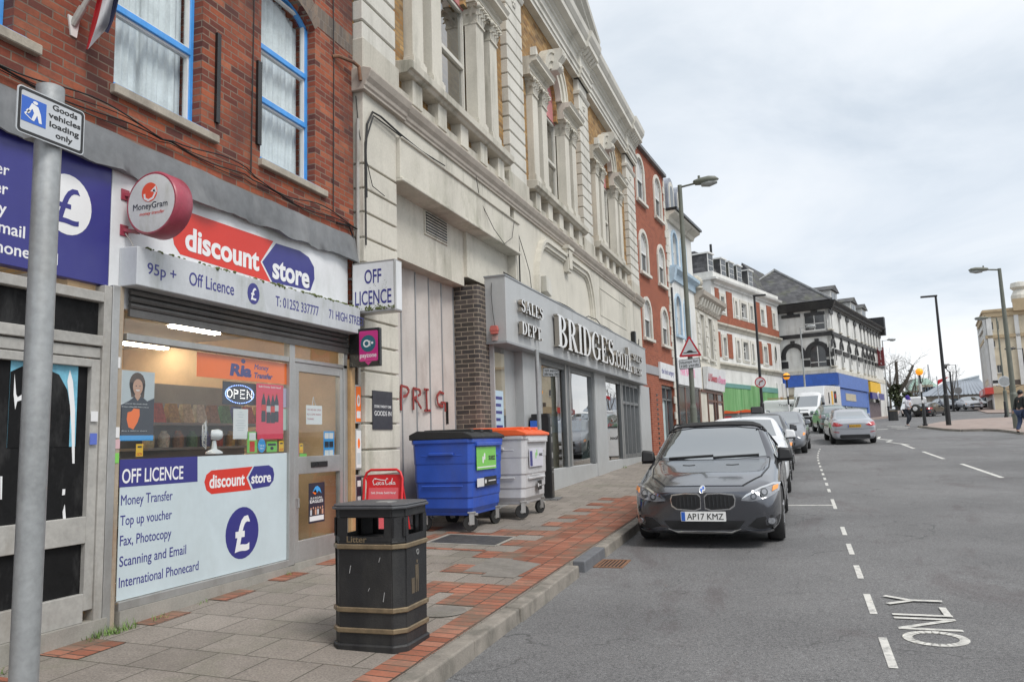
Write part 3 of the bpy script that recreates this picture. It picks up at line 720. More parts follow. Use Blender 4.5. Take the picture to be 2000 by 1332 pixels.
m.box(-4.875, -4.85, 4.63, 7.79, 2.66, 2.72); m.build('slats', mat('shutter_slat', (.13, .125, .12), .5, .5, var=.25, scale=4, dirt=(.22, .18, .14), dirtamt=.4), t)
# ---- shop front frames, glazing and door
sf = MB(); FW = -4.865; FB = -4.94
zb = .5
def fr_box(m, y0, y1, z0, z1, x0=FB, x1=FW): m.box(x0, x1, y0, y1, z0, z1)
fr_box(sf, 4.625, 6.69, 2.475, 2.53)
fr_box(sf, 6.70, 6.79, .44, 2.7)
fr_box(sf, 6.79, 7.78, 2.485, 2.525)
fr_box(sf, 7.71, 7.79, .45, 2.7)
fr_box(sf, 4.625, 6.70, .435, .50)
sf.build('shopfront_frame', M_alu, bb, bevel=.004)
m = MB(); m.box(-5.0, -4.86, 4.475, 4.545, .28, 2.885); m.build('shopfront_frame', M_alu, bb, bevel=.004)
m = MB(); m.box(-5.0, -4.868, 4.548, 4.594, .27, 2.89); m.build('post', M_rustpost, bb, bevel=.008)
m = MB(); m.box(-5.0, -4.82, 7.795, 7.885, .4, 2.6); m.build('post', mat('varnished_post', (.42, .27, .13), .6, var=.25, scale=3, fine=30, dirt=(.3, .16, .07), dirtamt=.7), bb, bevel=.008)
m = MB(); m.box(-5.1, -4.85, 4.62, 6.79, .2, .435); m.box(-5.1, -4.86, 6.79, 7.79, .2, .447); m.build('plinth', M_conc, bb)
m = MB()
for y0, y1, z0, z1 in ((4.625, 6.70, .5, 2.475), (4.625, 6.70, 2.53, 2.7), (6.79, 7.71, 2.525, 2.7)):
 m.face([(FX, y0, z0), (FX, y1, z0), (FX, y1, z1), (FX, y0, z1)])
m.build('window_glass', M_glass, bb)
dr = MB()
for q in ((6.80, 6.865, .455, 2.48), (7.64, 7.705, .455, 2.48), (6.865, 7.64, 2.39, 2.48), (6.865, 7.64, .455, .66), (6.865, 7.64, 1.33, 1.51)): fr_box(dr, *q, FB + .01, FW - .008)
door = dr.build('door', M_alu, bb, bevel=.004)
m = MB(); m.face([(FX, 6.865, 1.51), (FX, 7.64, 1.51), (FX, 7.64, 2.39), (FX, 6.865, 2.39)]); m.face([(FX, 6.865, .66), (FX, 7.64, .66), (FX, 7.64, 1.33), (FX, 6.865, 1.33)]); m.build('door_glass', M_glass, door)
m = MB(); m.box(FW - .008, FW + .004, 7.08, 7.38, 1.39, 1.45); m.build('letterbox', M_black, door, bevel=.004)
m = MB(); m.tube([(FW, 6.83, 1.0), (FW + .02, 6.83, 1.0), (FW + .02, 6.83, 1.09), (FW, 6.83, 1.09)], .008, 6); m.build('handle', M_alu, door)
m = MB(); m.box(-5.4, -4.87, 6.8, 7.7, .2, .453); m.build('door_step', M_conc, bb)
# ---- blacked-out shop front on the left
m = MB()
for z0, z1, x1 in ((2.735, 2.81, -4.86), (2.4, 2.48, -4.86), (2.31, 2.39, -4.88)): m.box(-4.97, x1, 1.0, 4.40, z0, z1)
m.box(-4.97, -4.86, 4.40, 4.47, .3, 2.87)
m.build('shopfront_frame', M_aluw, bb, bevel=.005)
dm = MB()
for q in ((4.32, 4.398, .5, 2.3), (3.3, 3.36, .5, 2.3), (3.36, 4.32, .97, 1.16), (3.36, 4.32, .42, .62), (3.36, 4.32, 2.24, 2.3)): dm.box(-4.96, -4.875, *q)
d2 = dm.build('door', M_aluw, bb, bevel=.004)
m = MB(); m.box(-4.925, -4.915, 3.36, 4.32, 1.16, 2.24); m.box(-4.925, -4.915, 3.36, 4.32, .62, .97); m.box(-4.925, -4.915, 1.0, 3.3, .4, 2.3); m.build('blackout_board', M_grimyblack, d2)
m = MB(); m.box(-4.93, -4.92, 1.0, 4.4, 2.48, 2.735); m.build('blackout_board', M_grimyblack, bb)
m = MB(); m.box(-5.1, -4.84, 1.0, 4.5, .1, .42); m.build('plinth', M_conc, bb)
m = MB()
def fpoly(P): m.prism([fq(*q, -4.914) for q in P], 'x', -4.914, -4.911)
fpoly([(136, 722), (142, 745), (146, 800), (145, 905), (141, 905), (139, 840), (136, 790), (131, 745)]); fpoly([(122, 1000), (126, 985), (128, 1012), (123, 1016)]); fpoly([(28, 730), (31, 770), (34, 776), (46, 768), (46, 780), (33, 784), (29, 800), (26, 770)]); fpoly([(160, 686), (172, 685), (171, 697), (162, 699)])
fpoly([(122, 955), (127, 955), (126, 966), (121, 967)]); fpoly([(88, 850), (90, 850), (89, 930), (87, 930)]); fpoly([(0, 930), (4, 930), (3, 975), (0, 975)])
m.build('torn_paper', M_wtxt, d2)['kind'] = 'stuff'
# ---- interior of the shop
M_inw = mat('shop_wall', (.75, .52, .3), .8, var=.12, scale=3); M_ceil = mat('shop_ceiling', (.6, .55, .47), .9, var=.05)
m = MB(); m.box(-10, -9.9, 4.2, 12, .4, 2.9); m.box(-10, -4.95, 4.15, 4.25, .4, 2.9); m.box(-9.9, -5.15, 9.0, 9.1, .4, 2.9); m.box(-9.9, -4.96, 7.76, 7.79, .4, 3.0); m.box(-5.0, -4.96, 4.25, 7.8, 2.72, 3.0); m.build('interior_wall', M_inw, bb)
m = MB(); m.box(-9.9, -4.99, 4.25, 9.0, 2.95, 3.0); m.build('interior_ceiling', M_ceil, bb)
m = MB(); m.box(-9.9, -4.95, 4.25, 9.0, .38, .4); m.build('interior_floor', mat('lino', (.25, .2, .15), .5), bb)
M_tube = NT('lamp_tube').bsdf((.9, .9, .85), .5, emit=(1, .9, .74), es=19)
lt0 = None
for i, (x, y) in enumerate(((-6.6, 5.15), (-7.4, 5.9), (-6.0, 6.6), (-7.4, 7.3), (-8.6, 5.2))):
 lb = ['nearest the window on the left', 'deep in the middle of the shop', 'over the OPEN sign', 'over the goods shelves', 'against the back wall'][i]
 t = thing('ceiling_light', 'fluorescent ceiling light inside the shop, ' + lb, 'ceiling light', (x, y, 2.92), group='fluorescent lights in the shop')
 a = MB(); a.box(-.07, .07, -.36, .36, -.02, .02); a.build('housing', M_ceil, t, local=True)
 a = MB(); a.tube([(-.03, -.34, -.035), (-.03, .34, -.035)], .016, 8); a.tube([(.03, -.34, -.035), (.03, .34, -.035)], .016, 8); a.build('tube', M_tube, t, local=True)
sh = thing('goods_shelf', 'shelf unit of packets and bottles inside the shop window', 'shelf', (-5.9, 6.3, .4))
m = MB()
for z in (.9, 1.3, 1.62, 1.86): m.box(-6.15, -5.75, 5.75, 7.6, z, z + .025)
m.box(-6.17, -6.15, 5.75, 7.6, .4, 2.3); m.build('shelf', mat('shelf_metal', (.3, .28, .25), .5), sh)
pk = [(.6, .5, .3), (.5, .08, .05), (.12, .25, .12), (.65, .6, .5), (.5, .3, .06), (.1, .12, .3), (.35, .2, .12)]
proto = None
for r_, z in enumerate((1.645, 1.885, 1.325)):
 for i in range(9):
  mt = mat('packet_%s' % 'abcdefg'[(i * 3 + r_) % 7], pk[(i * 3 + r_) % 7], .4, var=.4, scale=30)
  b = MB(); y = 5.85 + .19 * i; h = .19 if r_ != 2 else .22
  if r_ == 0: b.lathe([(.001, z), (.05, z), (.055, z + .04), (.055, z + h * .6), (.03, z + h * .75), (.028, z + h * .85), (.001, z + h * .85)], (-5.85, y, 0), 12)
  else: b.hexa([(-5.9, y, z), (-5.78, y, z), (-5.78, y + .15, z), (-5.9, y + .15, z), (-5.86, y + .02, z + h), (-5.82, y + .02, z + h), (-5.82, y + .13, z + h), (-5.86, y + .13, z + h)])
  o = b.build('goods_packet', mt)
  tag(o, 'packets and pots stocked on the shelf behind the OPEN sign', 'packet', 'goods on the shop shelf')
# THINGS ON AND IN THE SHOP
PX = -4.906
def poster(name, label, cat, tl, br, m, x=PX, group=None, slant=0):
 y0, y1, z0, z1 = frect(tl, br, x)
 t = thing(name, label, cat, (x, y0, z0), group=group)
 b = MB(); b.box(x - .002, x, y0, y1, z0, z1); b.build('sheet', m, t)
 M = fmat(x) @ Matrix.Translation((y0, z0, 0)) @ Matrix.Diagonal((y1 - y0, z1 - z0, 1, 1))
 return t, M, (y1 - y0, z1 - z0)
def ptext(s, t, M, wh, x, y, w, cap, m, bold=0, align='L', x0=PX, sh=0):
 o = M @ Vector((x, y, 0))
 return text(s, fmat(o.x + .0005) @ Matrix.Translation((o.y, o.z, 0)), m, t, width=w * wh[0], cap=cap * wh[1], bold=bold, align=align, depth=.0006, shear=sh)
def pshape(pts, t, M, m, name, d=.001): return shape(pts, M, m, t, name, d)
X1 = -4.896
y0, y1 = fq(233.8, 897, X1)[0], fq(561, 884, X1)[0]; zt, zb_ = 1.555, .505
t = thing('window_vinyl', 'pale blue window panel reading OFF LICENCE Money Transfer Top up voucher', 'window sign', (X1, 5.6, 1))
M_pale = mat('pale_vinyl', (.52, .6, .63), .35, var=.05, scale=2, fine=15, dirt=(.42, .47, .47), dirtamt=.4)
m = MB(); m.box(X1 - .003, X1, 4.627, 6.698, zb_, zt); m.build('panel', M_pale, t)
fshape([(233.8, 897.5), (385.7, 891), (385.7, 940.2), (232.8, 951.8)], X1, M_navy, t, 'heading_band', .001)
XT = X1 + .0012
ftext('OFF LICENCE', (238, 943.7), (357.7, 933.5), (238, 915), XT, M_wtxt, t, bold=.012, depth=.001)
for s, a, b, c in (('Money Transfer', (236, 986.8), (336.7, 975.2), (236, 965.8)), ('Top up voucher', (234.5, 1026.3), (335.3, 1015.8), (234.5, 1006)),
  ('Fax, Photocopy', (233.8, 1066.2), (334.3, 1053.3), (233.8, 1045.2)), ('Scanning and Email', (232.8, 1106.8), (363.3, 1080.2), (232.8, 1085.8)),
  ('International Phonecard', (231.7, 1147.8), (387.5, 1115.2), (231.7, 1126.8))):
 ftext(s, a, b, c, X1, M_navy, t, bold=.006, depth=.001)
fshape([(413, 918.5), (493.5, 910.8), (481, 932.5), (490.7, 956.3), (413, 964.7), (403, 957), (399, 941.3), (403, 927)], X1, M_signred, t, 'red_shape', .001)
fshape([(484.8, 932.5), (496, 910.5), (525, 908.2), (533, 914), (535.5, 925.5), (534, 938), (526, 949), (494, 954.6)], X1, M_navy, t, 'blue_shape', .001)
ftext('discount', (408.8, 952.8), (477.8, 945.8), (408.8, 927), XT, M_wtxt, t, bold=.025, depth=.001)
ftext('store', (490.7, 943.7), (529.2, 940.2), (490.7, 923), XT, M_wtxt, t, bold=.025, depth=.001)
yc, zc = fq(473.5, 1040, X1); ry = fq(474, 989.6, X1)[1] - zc; rx = (fq(506, 1037, X1)[0] - fq(441.7, 1043, X1)[0]) / 2
shape(circ(yc, zc, rx, ry=ry), fmat(X1), M_navy, t, 'disc', .001)
text('£', fmat(XT) @ Matrix.Translation((yc, zc - ry * .66, 0)), M_wtxt, t, width=rx * .9, cap=ry * 1.35, bold=.02, align='C', name='pound_mark', depth=.001)
Mk = flat('poster_dark', (.02, .024, .04), .4); Msk = flat('printed_skin', (.55, .3, .2), .5); Mhair = flat('printed_hair', (.07, .035, .02), .5)
Mor = flat('poster_orange', (.95, .17, .008), .45); Mcy = flat('poster_blue', (.05, .33, .7), .45); Mpg = flat('poster_grey', (.5, .53, .55), .5); Myel = flat('sticker_yellow', (.85, .5, .03), .45)
Mpink = flat('poster_pink', (.72, .04, .09), .4); Mgreen = flat('sticker_green', (.2, .55, .1), .45)
t, M, wh = poster('portrait_poster', 'poster of a smiling long haired man in a dark jacket with a blue foot', 'poster', (238, 722), (299, 860), Mpg)
pshape([(.0, .0), (1, 0), (1, .62), (.78, .57), (.6, .64), (.42, .64), (.25, .57), (0, .5)], t, M, Mk, 'jacket')
pshape([(.0, .0), (1, 0), (1, .075), (0, .075)], t, M, Mcy, 'blue_strip', .0016)
pshape(circ(.47, .81, .24, 20, ry=.17), t, M, Mhair, 'hair', .0012); pshape([(.23, .82), (.3, .62), (.4, .62), (.34, .84)], t, M, Mhair, 'hair', .0012); pshape([(.6, .84), (.58, .62), (.68, .62), (.7, .82)], t, M, Mhair, 'hair', .0012)
pshape([(.4, .7), (.41, .62), (.49, .57), (.56, .62), (.57, .7)], t, M, Msk, 'neck', .0014)
pshape(circ(.485, .77, .15, 20, ry=.115), t, M, Msk, 'face', .0016)
pshape([(.36, .84), (.42, .9), (.5, .89), (.6, .9), (.62, .84), (.64, .94), (.5, .97), (.34, .93)], t, M, Mhair, 'fringe', .002)
for ex in (.43, .545): pshape(circ(ex, .785, .018, 8, ry=.008), t, M, Mk, 'eye', .0022)
pshape([(.42, .728), (.55, .728), (.52, .712), (.45, .712)], t, M, M_wtxt, 'smile', .0022)
pshape([(.2, .4), (.32, .42), (.38, .46), (.55, .45), (.56, .36), (.5, .26), (.38, .16), (.24, .19), (.18, .3)], t, M, Mor, 'price_bubble', .002)
ptext('Bill control. No credit check.', t, M, wh, .02, .52, .78, .014, M_wtxt, .01); ptext('30 days rolling SIM Only contract', t, M, wh, .02, .475, .82, .014, M_wtxt, .01)
ptext('Buy a SIM in store', t, M, wh, .05, .135, .75, .012, M_wtxt, .01)
t, M, wh = poster('window_banner', 'orange Ria Money Transfer banner across the top of the shop window', 'banner', (385, 687), (560, 751), Mor)
ptext('Ria', t, M, wh, .33, .2, .24, .5, M_navy, .05, sh=.1); pshape(circ(.475, .85, .024, 16, ry=.1), t, M, M_navy, 'globe')
ptext('Money', t, M, wh, .6, .56, .17, .24, M_navy, .04, sh=.2); ptext('Transfer', t, M, wh, .6, .18, .22, .24, M_navy, .04, sh=.2)
t, M, wh = poster('open_sign', 'dark LED sign with dotted letters spelling OPEN inside a blue dotted oval', 'sign', (435, 744), (500, 792), Mk, x=-4.93)
Mled = NT('led_white').bsdf((.9, .9, .9), .5, emit=(.95, .9, .85), es=2.2); Mledb = NT('led_blue').bsdf((.3, .4, .9), .5, emit=(.25, .4, 1), es=2.5)
def dots(poly, closed=False, nper=6):
 o = []
 for a, b in zip(poly, poly[1:]): o += [(a[0] + (b[0] - a[0]) * i / nper, a[1] + (b[1] - a[1]) * i / nper) for i in range(nper)]
 return o + [poly[-1]]
def ledmesh(pts, mt, name, r=.0045):
 b = MB()
 for p in pts:
  q = M @ Vector((p[0], p[1], 0)); b.lathe([(.0001, q.x + .004), (r, q.x + .003), (r, q.x)], (0, q.y, q.z), 6, axis='x')
 b.build(name, mt, t)
ledmesh([(.5 + .42 * math.cos(a * .13), .47 + .4 * math.sin(a * .13)) for a in range(48)], Mledb, 'oval_lights')
Lt = [[(.2 + .07 * math.cos(a * .35), .48 + .17 * math.sin(a * .35)) for a in range(18)]]
Lt += [dots([(.33, .3), (.33, .66), (.43, .62), (.43, .5), (.33, .48)], nper=4), dots([(.64, .3), (.52, .3), (.52, .66), (.64, .66)], nper=4) + dots([(.52, .48), (.62, .48)], nper=3), dots([(.72, .3), (.72, .66), (.86, .3), (.86, .66)], nper=5)]
ledmesh([p for l in Lt for p in l], Mled, 'letter_lights', .0036)
t, M, wh = poster('drinks_poster', 'pink poster of four dark drink bottles reading Soft Drinks Sold Here', 'poster', (501, 748), (553, 857), Mpink)
ptext('Soft Drinks Sold Here!', t, M, wh, .08, .93, .82, .035, M_wtxt, .012)
for i, c in enumerate((.26, .44, .6, .74)):
 dx = -.0
 z0 = .3 - .02 * (1 - abs(i - 1.5)) ;
 pshape([(c - .075, z0), (c + .075, z0), (c + .08, z0 + .12), (c + .065, z0 + .22), (c + .08, z0 + .3), (c + .07, z0 + .38), (c + .025, z0 + .47), (c + .025, z0 + .5), (c - .025, z0 + .5), (c - .025, z0 + .47), (c - .07, z0 + .38), (c - .08, z0 + .3), (c - .065, z0 + .22), (c - .08, z0 + .12)], t, M, Mk, 'bottle_print')
 pshape(rect(c - .073, z0 + .2, c + .073, z0 + .31), t, M, M_signred if i % 2 == 0 else Mpg, 'bottle_label', .0016)
 pshape(rect(c - .03, z0 + .5, c + .03, z0 + .53), t, M, M_signred, 'bottle_cap', .0016)
Mpap = flat('notice_paper', (.7, .7, .7), .6)
t, M, wh = poster('paper_notice', 'white typed paper notice taped inside the shop window below the OPEN sign', 'notice', (456, 798), (484, 857), Mpap)
for i, (w, yy) in enumerate(((.2, .88), (.45, .8), (.3, .72), (.6, .6), (.5, .52), (.7, .44), (.5, .36), (.4, .28))): pshape(rect(.5 - w / 2, yy, .5 + w / 2, yy + .022), t, M, Mpg, 'printed_line')
t, M, wh = poster('juice_sticker', 'green and red juice sticker at the foot of the pink drinks poster', 'sticker', (483, 843), (502, 884), Mgreen)
pshape(rect(.25, .05, .75, .55), t, M, M_signred, 'glass_print'); pshape(rect(.2, .6, .85, .95), t, M, Mpap, 'label_print')
t = thing('round_sticker', 'round blue top up sticker low in the shop window', 'sticker', (PX, *fq(511, 870, PX)))
yc, zc = fq(511, 870, PX); shape(circ(yc, zc, .057, ry=.067), fmat(PX), Mcy, t, 'sheet')
for k, s in enumerate(('Top up', 'here')): text(s, fmat(PX + .002) @ Matrix.Translation((yc, zc - .005 - .028 * k, 0)), M_wtxt, t, width=.07 - .02 * k, cap=.016, bold=.02, align='C', depth=.0006)
t, M, wh = poster('green_sticker', 'green and black payment sticker beside the round blue one', 'sticker', (521, 862), (541, 882), Mgreen); pshape(circ(.5, .35, .16, 12), t, M, Mk, 'logo_print'); pshape(rect(.12, .6, .88, .8), t, M, Mk, 'band_print')
for tl, br, lb in (((545, 861), (554, 881), 'yellow CCTV sticker in the right corner of the shop window'), ((266, 867), (279, 891), 'yellow CCTV sticker under the portrait poster'), ((585, 866), (592, 884), 'yellow CCTV sticker on the door glass')):
 t, M, wh = poster('warning_sticker', lb, 'sticker', tl, br, Myel); pshape(rect(.2, .7, .8, .84), t, M, Mk, 'camera_print'); ptext('CCTV', t, M, wh, .1, .1, .8, .18, M_signred, .03)
t, M, wh = poster('paper_strip', 'pale purple paper strip beside the pink drinks poster', 'notice', (553, 758), (559, 796), flat('lilac_paper', (.5, .45, .6), .6))
t, M, wh = poster('paper_strip', 'pale green paper strip under the lilac one at the window edge', 'notice', (553, 798), (559, 840), flat('mint_paper', (.5, .6, .55), .6))
t, M, wh = poster('door_note', 'white handwritten note YES WE ARE OPEN hung inside the door', 'notice', (598, 791), (629, 829), Mpap)
for i, s in enumerate(('YES WE ARE OPEN', 'PLS COME INSIDE', 'THANKS')): ptext(s, t, M, wh, .06, .72 - .24 * i, .86 if i < 2 else .42, .1, flat('red_ink', (.4, .06, .08), .6), .0)
pshape([(.36, 1.0), (.42, 1.45), (.46, 1.45), (.4, 1.0)], t, M, Mpg, 'hanging_string'); pshape([(.6, 1.0), (.46, 1.42), (.44, 1.47), (.57, 1.0)], t, M, Mpg, 'hanging_string')
t, M, wh = poster('phone_flyer', 'blue flyer with white squares low on the door glass', 'poster', (632, 842), (653, 894), Mcy)
for i in range(3):
 for j in range(2): pshape(rect(.1 + .42 * j, .08 + .32 * i, .47 + .42 * j, .3 + .32 * i), t, M, Mpap if i != 1 else Mk, 'square_print')
t, M, wh = poster('door_flyer', 'pink and green flyer beside the yellow sticker on the door', 'poster', (577, 854), (584, 902), Mpink)
t, M, wh = poster('door_flyer', 'green leaf printed flyer at the foot of the upper door glass', 'poster', (585, 886), (599, 905), Mgreen)
t, M, wh = poster('tribute_poster', 'dark ILLEGAL EAGLES concert poster on the lower door panel', 'poster', (603, 944), (634, 1017), Mk, x=-4.896)
ptext('ILLEGAL', t, M, wh, .12, .6, .74, .05, Mpap, .01); ptext('EAGLES', t, M, wh, .08, .5, .82, .08, Mpap, .02); pshape(rect(.06, .05, .94, .17), t, M, Mpap, 'ticket_band')
pshape([(.25, .78), (.4, .9), (.55, .92), (.7, .86), (.8, .72), (.62, .8), (.5, .74)], t, M, Mcy, 'wing_print'); pshape([(.24, .76), (.42, .84), (.5, .76), (.4, .7)], t, M, Mor, 'beak_print')
for i in range(6): pshape(circ(.14 + .145 * i, .36 + .015 * (i % 2), .035, 8, ry=.03), t, M, Msk, 'band_print'); pshape(rect(.09 + .145 * i, .2, .19 + .145 * i, .33), t, M, [Mpg, Mhair, Msk][i % 3], 'band_print')
t, M, wh = poster('show_poster', 'torn cyan pantomime poster with a black arch on the black door', 'poster', (22, 700), (147, 872), mat('faded_cyan', (.16, .42, .55), .6, var=.3, scale=8), x=-4.912)
pshape([(0, 0), (.9, 0), (.9, .45), (.84, .68), (.7, .86), (.45, .93), (.15, .92), (0, .85)], t, M, M_grimyblack, 'black_arch', .0005)
for tl, br, lb, mm in (((228, 697), (235, 719), 'white metro sticker high on the rusty post', Mpap), ((222, 834), (233, 855), 'white sticker half way up the rusty post', Mpap), ((222, 858), (234, 876), 'pink and white sticker on the rusty post below the white one', flat('pink_sticker', (.6, .4, .42), .5)), ((221, 885), (232, 904), 'green sticker low on the rusty post', Mgreen)):
 poster('post_sticker', lb, 'sticker', tl, br, mm, x=-4.864)
for tl, br, lb, mm in (((178, 803), (191, 823), 'white sticker on the worn white door frame', Mpap), ((176, 846), (189, 868), 'blue sticker below the white one on the worn white door frame', flat('sticker_blue', (.1, .15, .5), .5))):
 poster('post_sticker', lb, 'sticker', tl, br, mm, x=-4.857)
fx = -5.0; p = atx(418, 886, fx); t = thing('desk_fan', 'white desk fan standing on the board inside the shop window', 'fan', (p.x, p.y, p.z))
Mfan = flat('fan_plastic', (.72, .73, .75), .4)
m = MB(); m.lathe([(.001, 0), (.09, 0), (.085, .02), (.03, .05), (.02, .14), (.001, .14)], (0, 0, 0), 16); m.build('stand', Mfan, t, local=True, smooth=40)
m = MB(); m.lathe([(.001, -.06), (.05, -.05), (.06, .02), (.04, .06), (.001, .07)], (0, .02, .2), 16, axis='y'); m.build('motor', Mfan, t, local=True, smooth=40)
m = MB()
for k in range(14):
 a = k * math.pi / 14 * 2; m.tube([(.02 * math.cos(a), -.1, .2 + .02 * math.sin(a)), (.1 * math.cos(a), -.12, .2 + .1 * math.sin(a)), (.15 * math.cos(a), -.08, .2 + .15 * math.sin(a))], .0025, 5)
for r in (.06, .11, .15): m.tube([(r * math.cos(a * .2618), -.115 + (.03 if r > .14 else 0), .2 + r * math.sin(a * .2618)) for a in range(25)], .003, 5)
m.build('cage', Mfan, t, local=True)
m = MB()
for k in range(3):
 a = k * 2.094; m.hexa([(.02 * math.cos(a), -.09, .2 + .02 * math.sin(a)), (.12 * math.cos(a - .4), -.1, .2 + .12 * math.sin(a - .4)), (.13 * math.cos(a + .3), -.08, .2 + .13 * math.sin(a + .3)), (.03 * math.cos(a + .5), -.08, .2 + .03 * math.sin(a + .5)),
  (.02 * math.cos(a), -.086, .2 + .02 * math.sin(a)), (.12 * math.cos(a - .4), -.096, .2 + .12 * math.sin(a - .4)), (.13 * math.cos(a + .3), -.076, .2 + .13 * math.sin(a + .3)), (.03 * math.cos(a + .5), -.076, .2 + .03 * math.sin(a + .5))])
m.build('blades', flat('fan_blade', (.5, .55, .6), .3), t, local=True)
t.rotation_euler = (0, 0, -.9); t.scale = (.85,) * 3
Mfr = flat('snap_frame', (.45, .45, .44), .35, metal=.6)
for k, (z0, z1, mm, lb) in enumerate(((1.86, 2.31, Mor, 'top'), (1.33, 1.8, Mpap, 'middle'), (.78, 1.27, Mk, 'bottom'))):
 t = thing('framed_notice', '%s framed notice of three on the pier by the shop door with %s sheet' % (lb, ('orange', 'white', 'black')[k]), 'framed notice', (-4.83, 7.96, z0))
 m = MB(); m.box(-4.86, -4.832, 7.90, 8.035, z0, z1); m.build('frame', Mfr, t, bevel=.004)
 m = MB(); m.box(-4.833, -4.829, 7.915, 8.02, z0 + .02, z1 - .02); m.build('sheet', mm, t)
 M = fmat(-4.829) @ Matrix.Translation((7.915, z0 + .02, 0)) @ Matrix.Diagonal((.105, z1 - z0 - .04, 1, 1))
 if k == 0: pshape(circ(.5, .6, .35, 14, ry=.17), t, M, Mpap, 'face_print'); pshape(circ(.5, .6, .2, 12, ry=.1), t, M, Msk, 'face_print', .0016); pshape(rect(.1, .1, .9, .3), t, M, Mpap, 'text_print')
 if k == 1: pshape(circ(.5, .65, .25, 14, ry=.14), t, M, Mor, 'flame_print'); pshape(rect(.15, .1, .85, .4), t, M, Mpg, 'text_print')
 if k == 2: pshape(rect(.15, .75, .85, .9), t, M, Mpap, 'text_print'); pshape(rect(.15, .3, .85, .5), t, M, Mpg, 'text_print')
# ---- projecting signs
def pmat(o): return frame(o, (1, 0, 0))
YD = 4.56; cx = aty(296, 397, YD); RD = .243
t = thing('round_sign', 'round projecting MoneyGram sign with a dusty pink rim over the shop', 'sign', (cx.x, YD, cx.z))
Mrim = mat('pink_rim', (.33, .05, .08), .4, var=.25, scale=5, dirt=(.28, .16, .12), dirtamt=.8, dscale=3); Mdface = mat('dirty_lightbox', (.6, .6, .59), .35, var=.08, scale=4, dirt=(.3, .3, .2), dirtamt=.5, dscale=5)
m = MB(); m.lathe([(RD, -.005), (RD + .012, .01), (RD + .012, .16), (RD, .175), (.001, .175)], (0, 0, 0), 48, axis='y'); m.build('rim', Mrim, t, local=True, smooth=40)
m = MB(); m.lathe([(.001, -.012), (RD * .7, -.012), (RD - .004, -.004), (RD - .003, .01)], (0, 0, 0), 48, axis='y'); m.build('face', Mdface, t, local=True, smooth=60)
Mf = frame((0, -.013, 0), (1, 0, 0))
text('MoneyGram', Mf @ Matrix.Translation((0, -.045, 0)), Mk, t, width=.34, cap=.052, bold=.006, align='C', local=True, depth=.001)
text('money transfer', Mf @ Matrix.Translation((.02, -.095, 0)), M_signred, t, width=.245, cap=.028, align='C', local=True, depth=.001, shear=.15)
shape(circ(-.01, .085, .077), Mf, flat('logo_red', (.75, .1, .05), .4), t, 'logo_ball', .001, local=True)
sp = [(-.06, .075), (-.055, .04), (-.02, .02), (.025, .035), (.045, .07), (.03, .1)]
shape(stroke(sp, .018), Mf, M_wtxt, t, 'logo_arrow', .0016, local=True); shape([(.0, .09), (.05, .13), (.065, .075)], Mf, M_wtxt, t, 'logo_arrow', .0016, local=True)
m = MB()
for pz_ in (.1, -.19):
 m = MB(); m.bar((-RD * .8, .08, pz_), (FX - cx.x, .03, pz_ + .02), .03, .03); m.box(FX - cx.x, FX - cx.x + .01, -.01, .07, pz_ - .03, pz_ + .06); m.build('bracket_arm', Mrim, t, local=True, bevel=.003)
m = MB(); m.tube([(FX - cx.x + .02, .03, -.2), (FX - cx.x + .08, .03, -.27), (FX - cx.x + .13, .03, -.36), (FX - cx.x + .02, .03, -.42)], .005, 6); m.build('power_lead', M_aluw, t, local=True)
yb = 7.86; a = aty(687, 512, yb); b = aty(771, 505, yb); c = aty(771, 606, yb)
t = thing('box_sign', 'white projecting box sign reading OFF LICENCE stained with green moss', 'sign', (a.x, yb, c.z))
wv, hv = b.x - a.x, b.z - c.z
m = MB(); m.box(0, wv, .0, .17, 0, hv); m.build('case', M_alu, t, local=True, bevel=.006)
m = MB(); m.box(.02, wv - .02, -.006, .002, .03, hv - .025); m.build('face', M_white, t, local=True)
m = MB(); m.box(wv - .002, wv + .006, .02, .15, .02, hv - .02); m.build('side_panel', M_white, t, local=True)
Mf = frame((0, -.007, 0), (1, 0, 0))
text('OFF', Mf @ Matrix.Translation((wv * .5, hv * .57, 0)), M_navy, t, width=wv * .39, cap=hv * .28, bold=.012, align='C', local=True, depth=.001)
text('LICENCE', Mf @ Matrix.Translation((wv * .5, hv * .16, 0)), M_navy, t, width=wv * .84, cap=hv * .28, bold=.012, align='C', local=True, depth=.001)
m = MB(); rr = random.Random(4)
for i in range(120):
 u = rr.gauss(.55, .2); m.sphere((max(.02, min(.97, u)) * wv, -.006, .03 + abs(rr.gauss(0, .022))), rr.uniform(.004, .012), 1, .5, 1, 6)
for i in range(40): m.sphere((rr.uniform(.4, .85) * wv, -.006, rr.uniform(.05, .6) * hv), rr.uniform(.002, .005), 1, .4, 1, 5)
m.build('moss', M_moss, t, local=True)['kind'] = 'stuff'
m = MB(); m.box(FX - a.x - .02, 0, .05, .11, hv * .7, hv * .74); m.box(FX - a.x - .02, 0, .05, .11, hv * .25, hv * .29); m.build('bracket_arm', M_alu, t, local=True)
yb = 7.78; a = aty(697, 644, yb); b = aty(741, 639, yb); c = aty(741, 714, yb)
t = thing('payment_sign', 'small black and magenta payzone sign projecting over the door', 'sign', (a.x, yb, c.z)); wv, hv = b.x - a.x, b.z - c.z
m = MB(); m.prism(rrect(-.1, 0, wv, hv, .01), 'y', 0, .05); m.build('case', M_black, t, local=True)
Mf = frame((0, -.001, 0), (1, 0, 0))
shape(rrect(.03, .06, wv - .02, hv - .03, .02), Mf, flat('magenta', (.5, .03, .2), .4), t, 'face', .001, local=True)
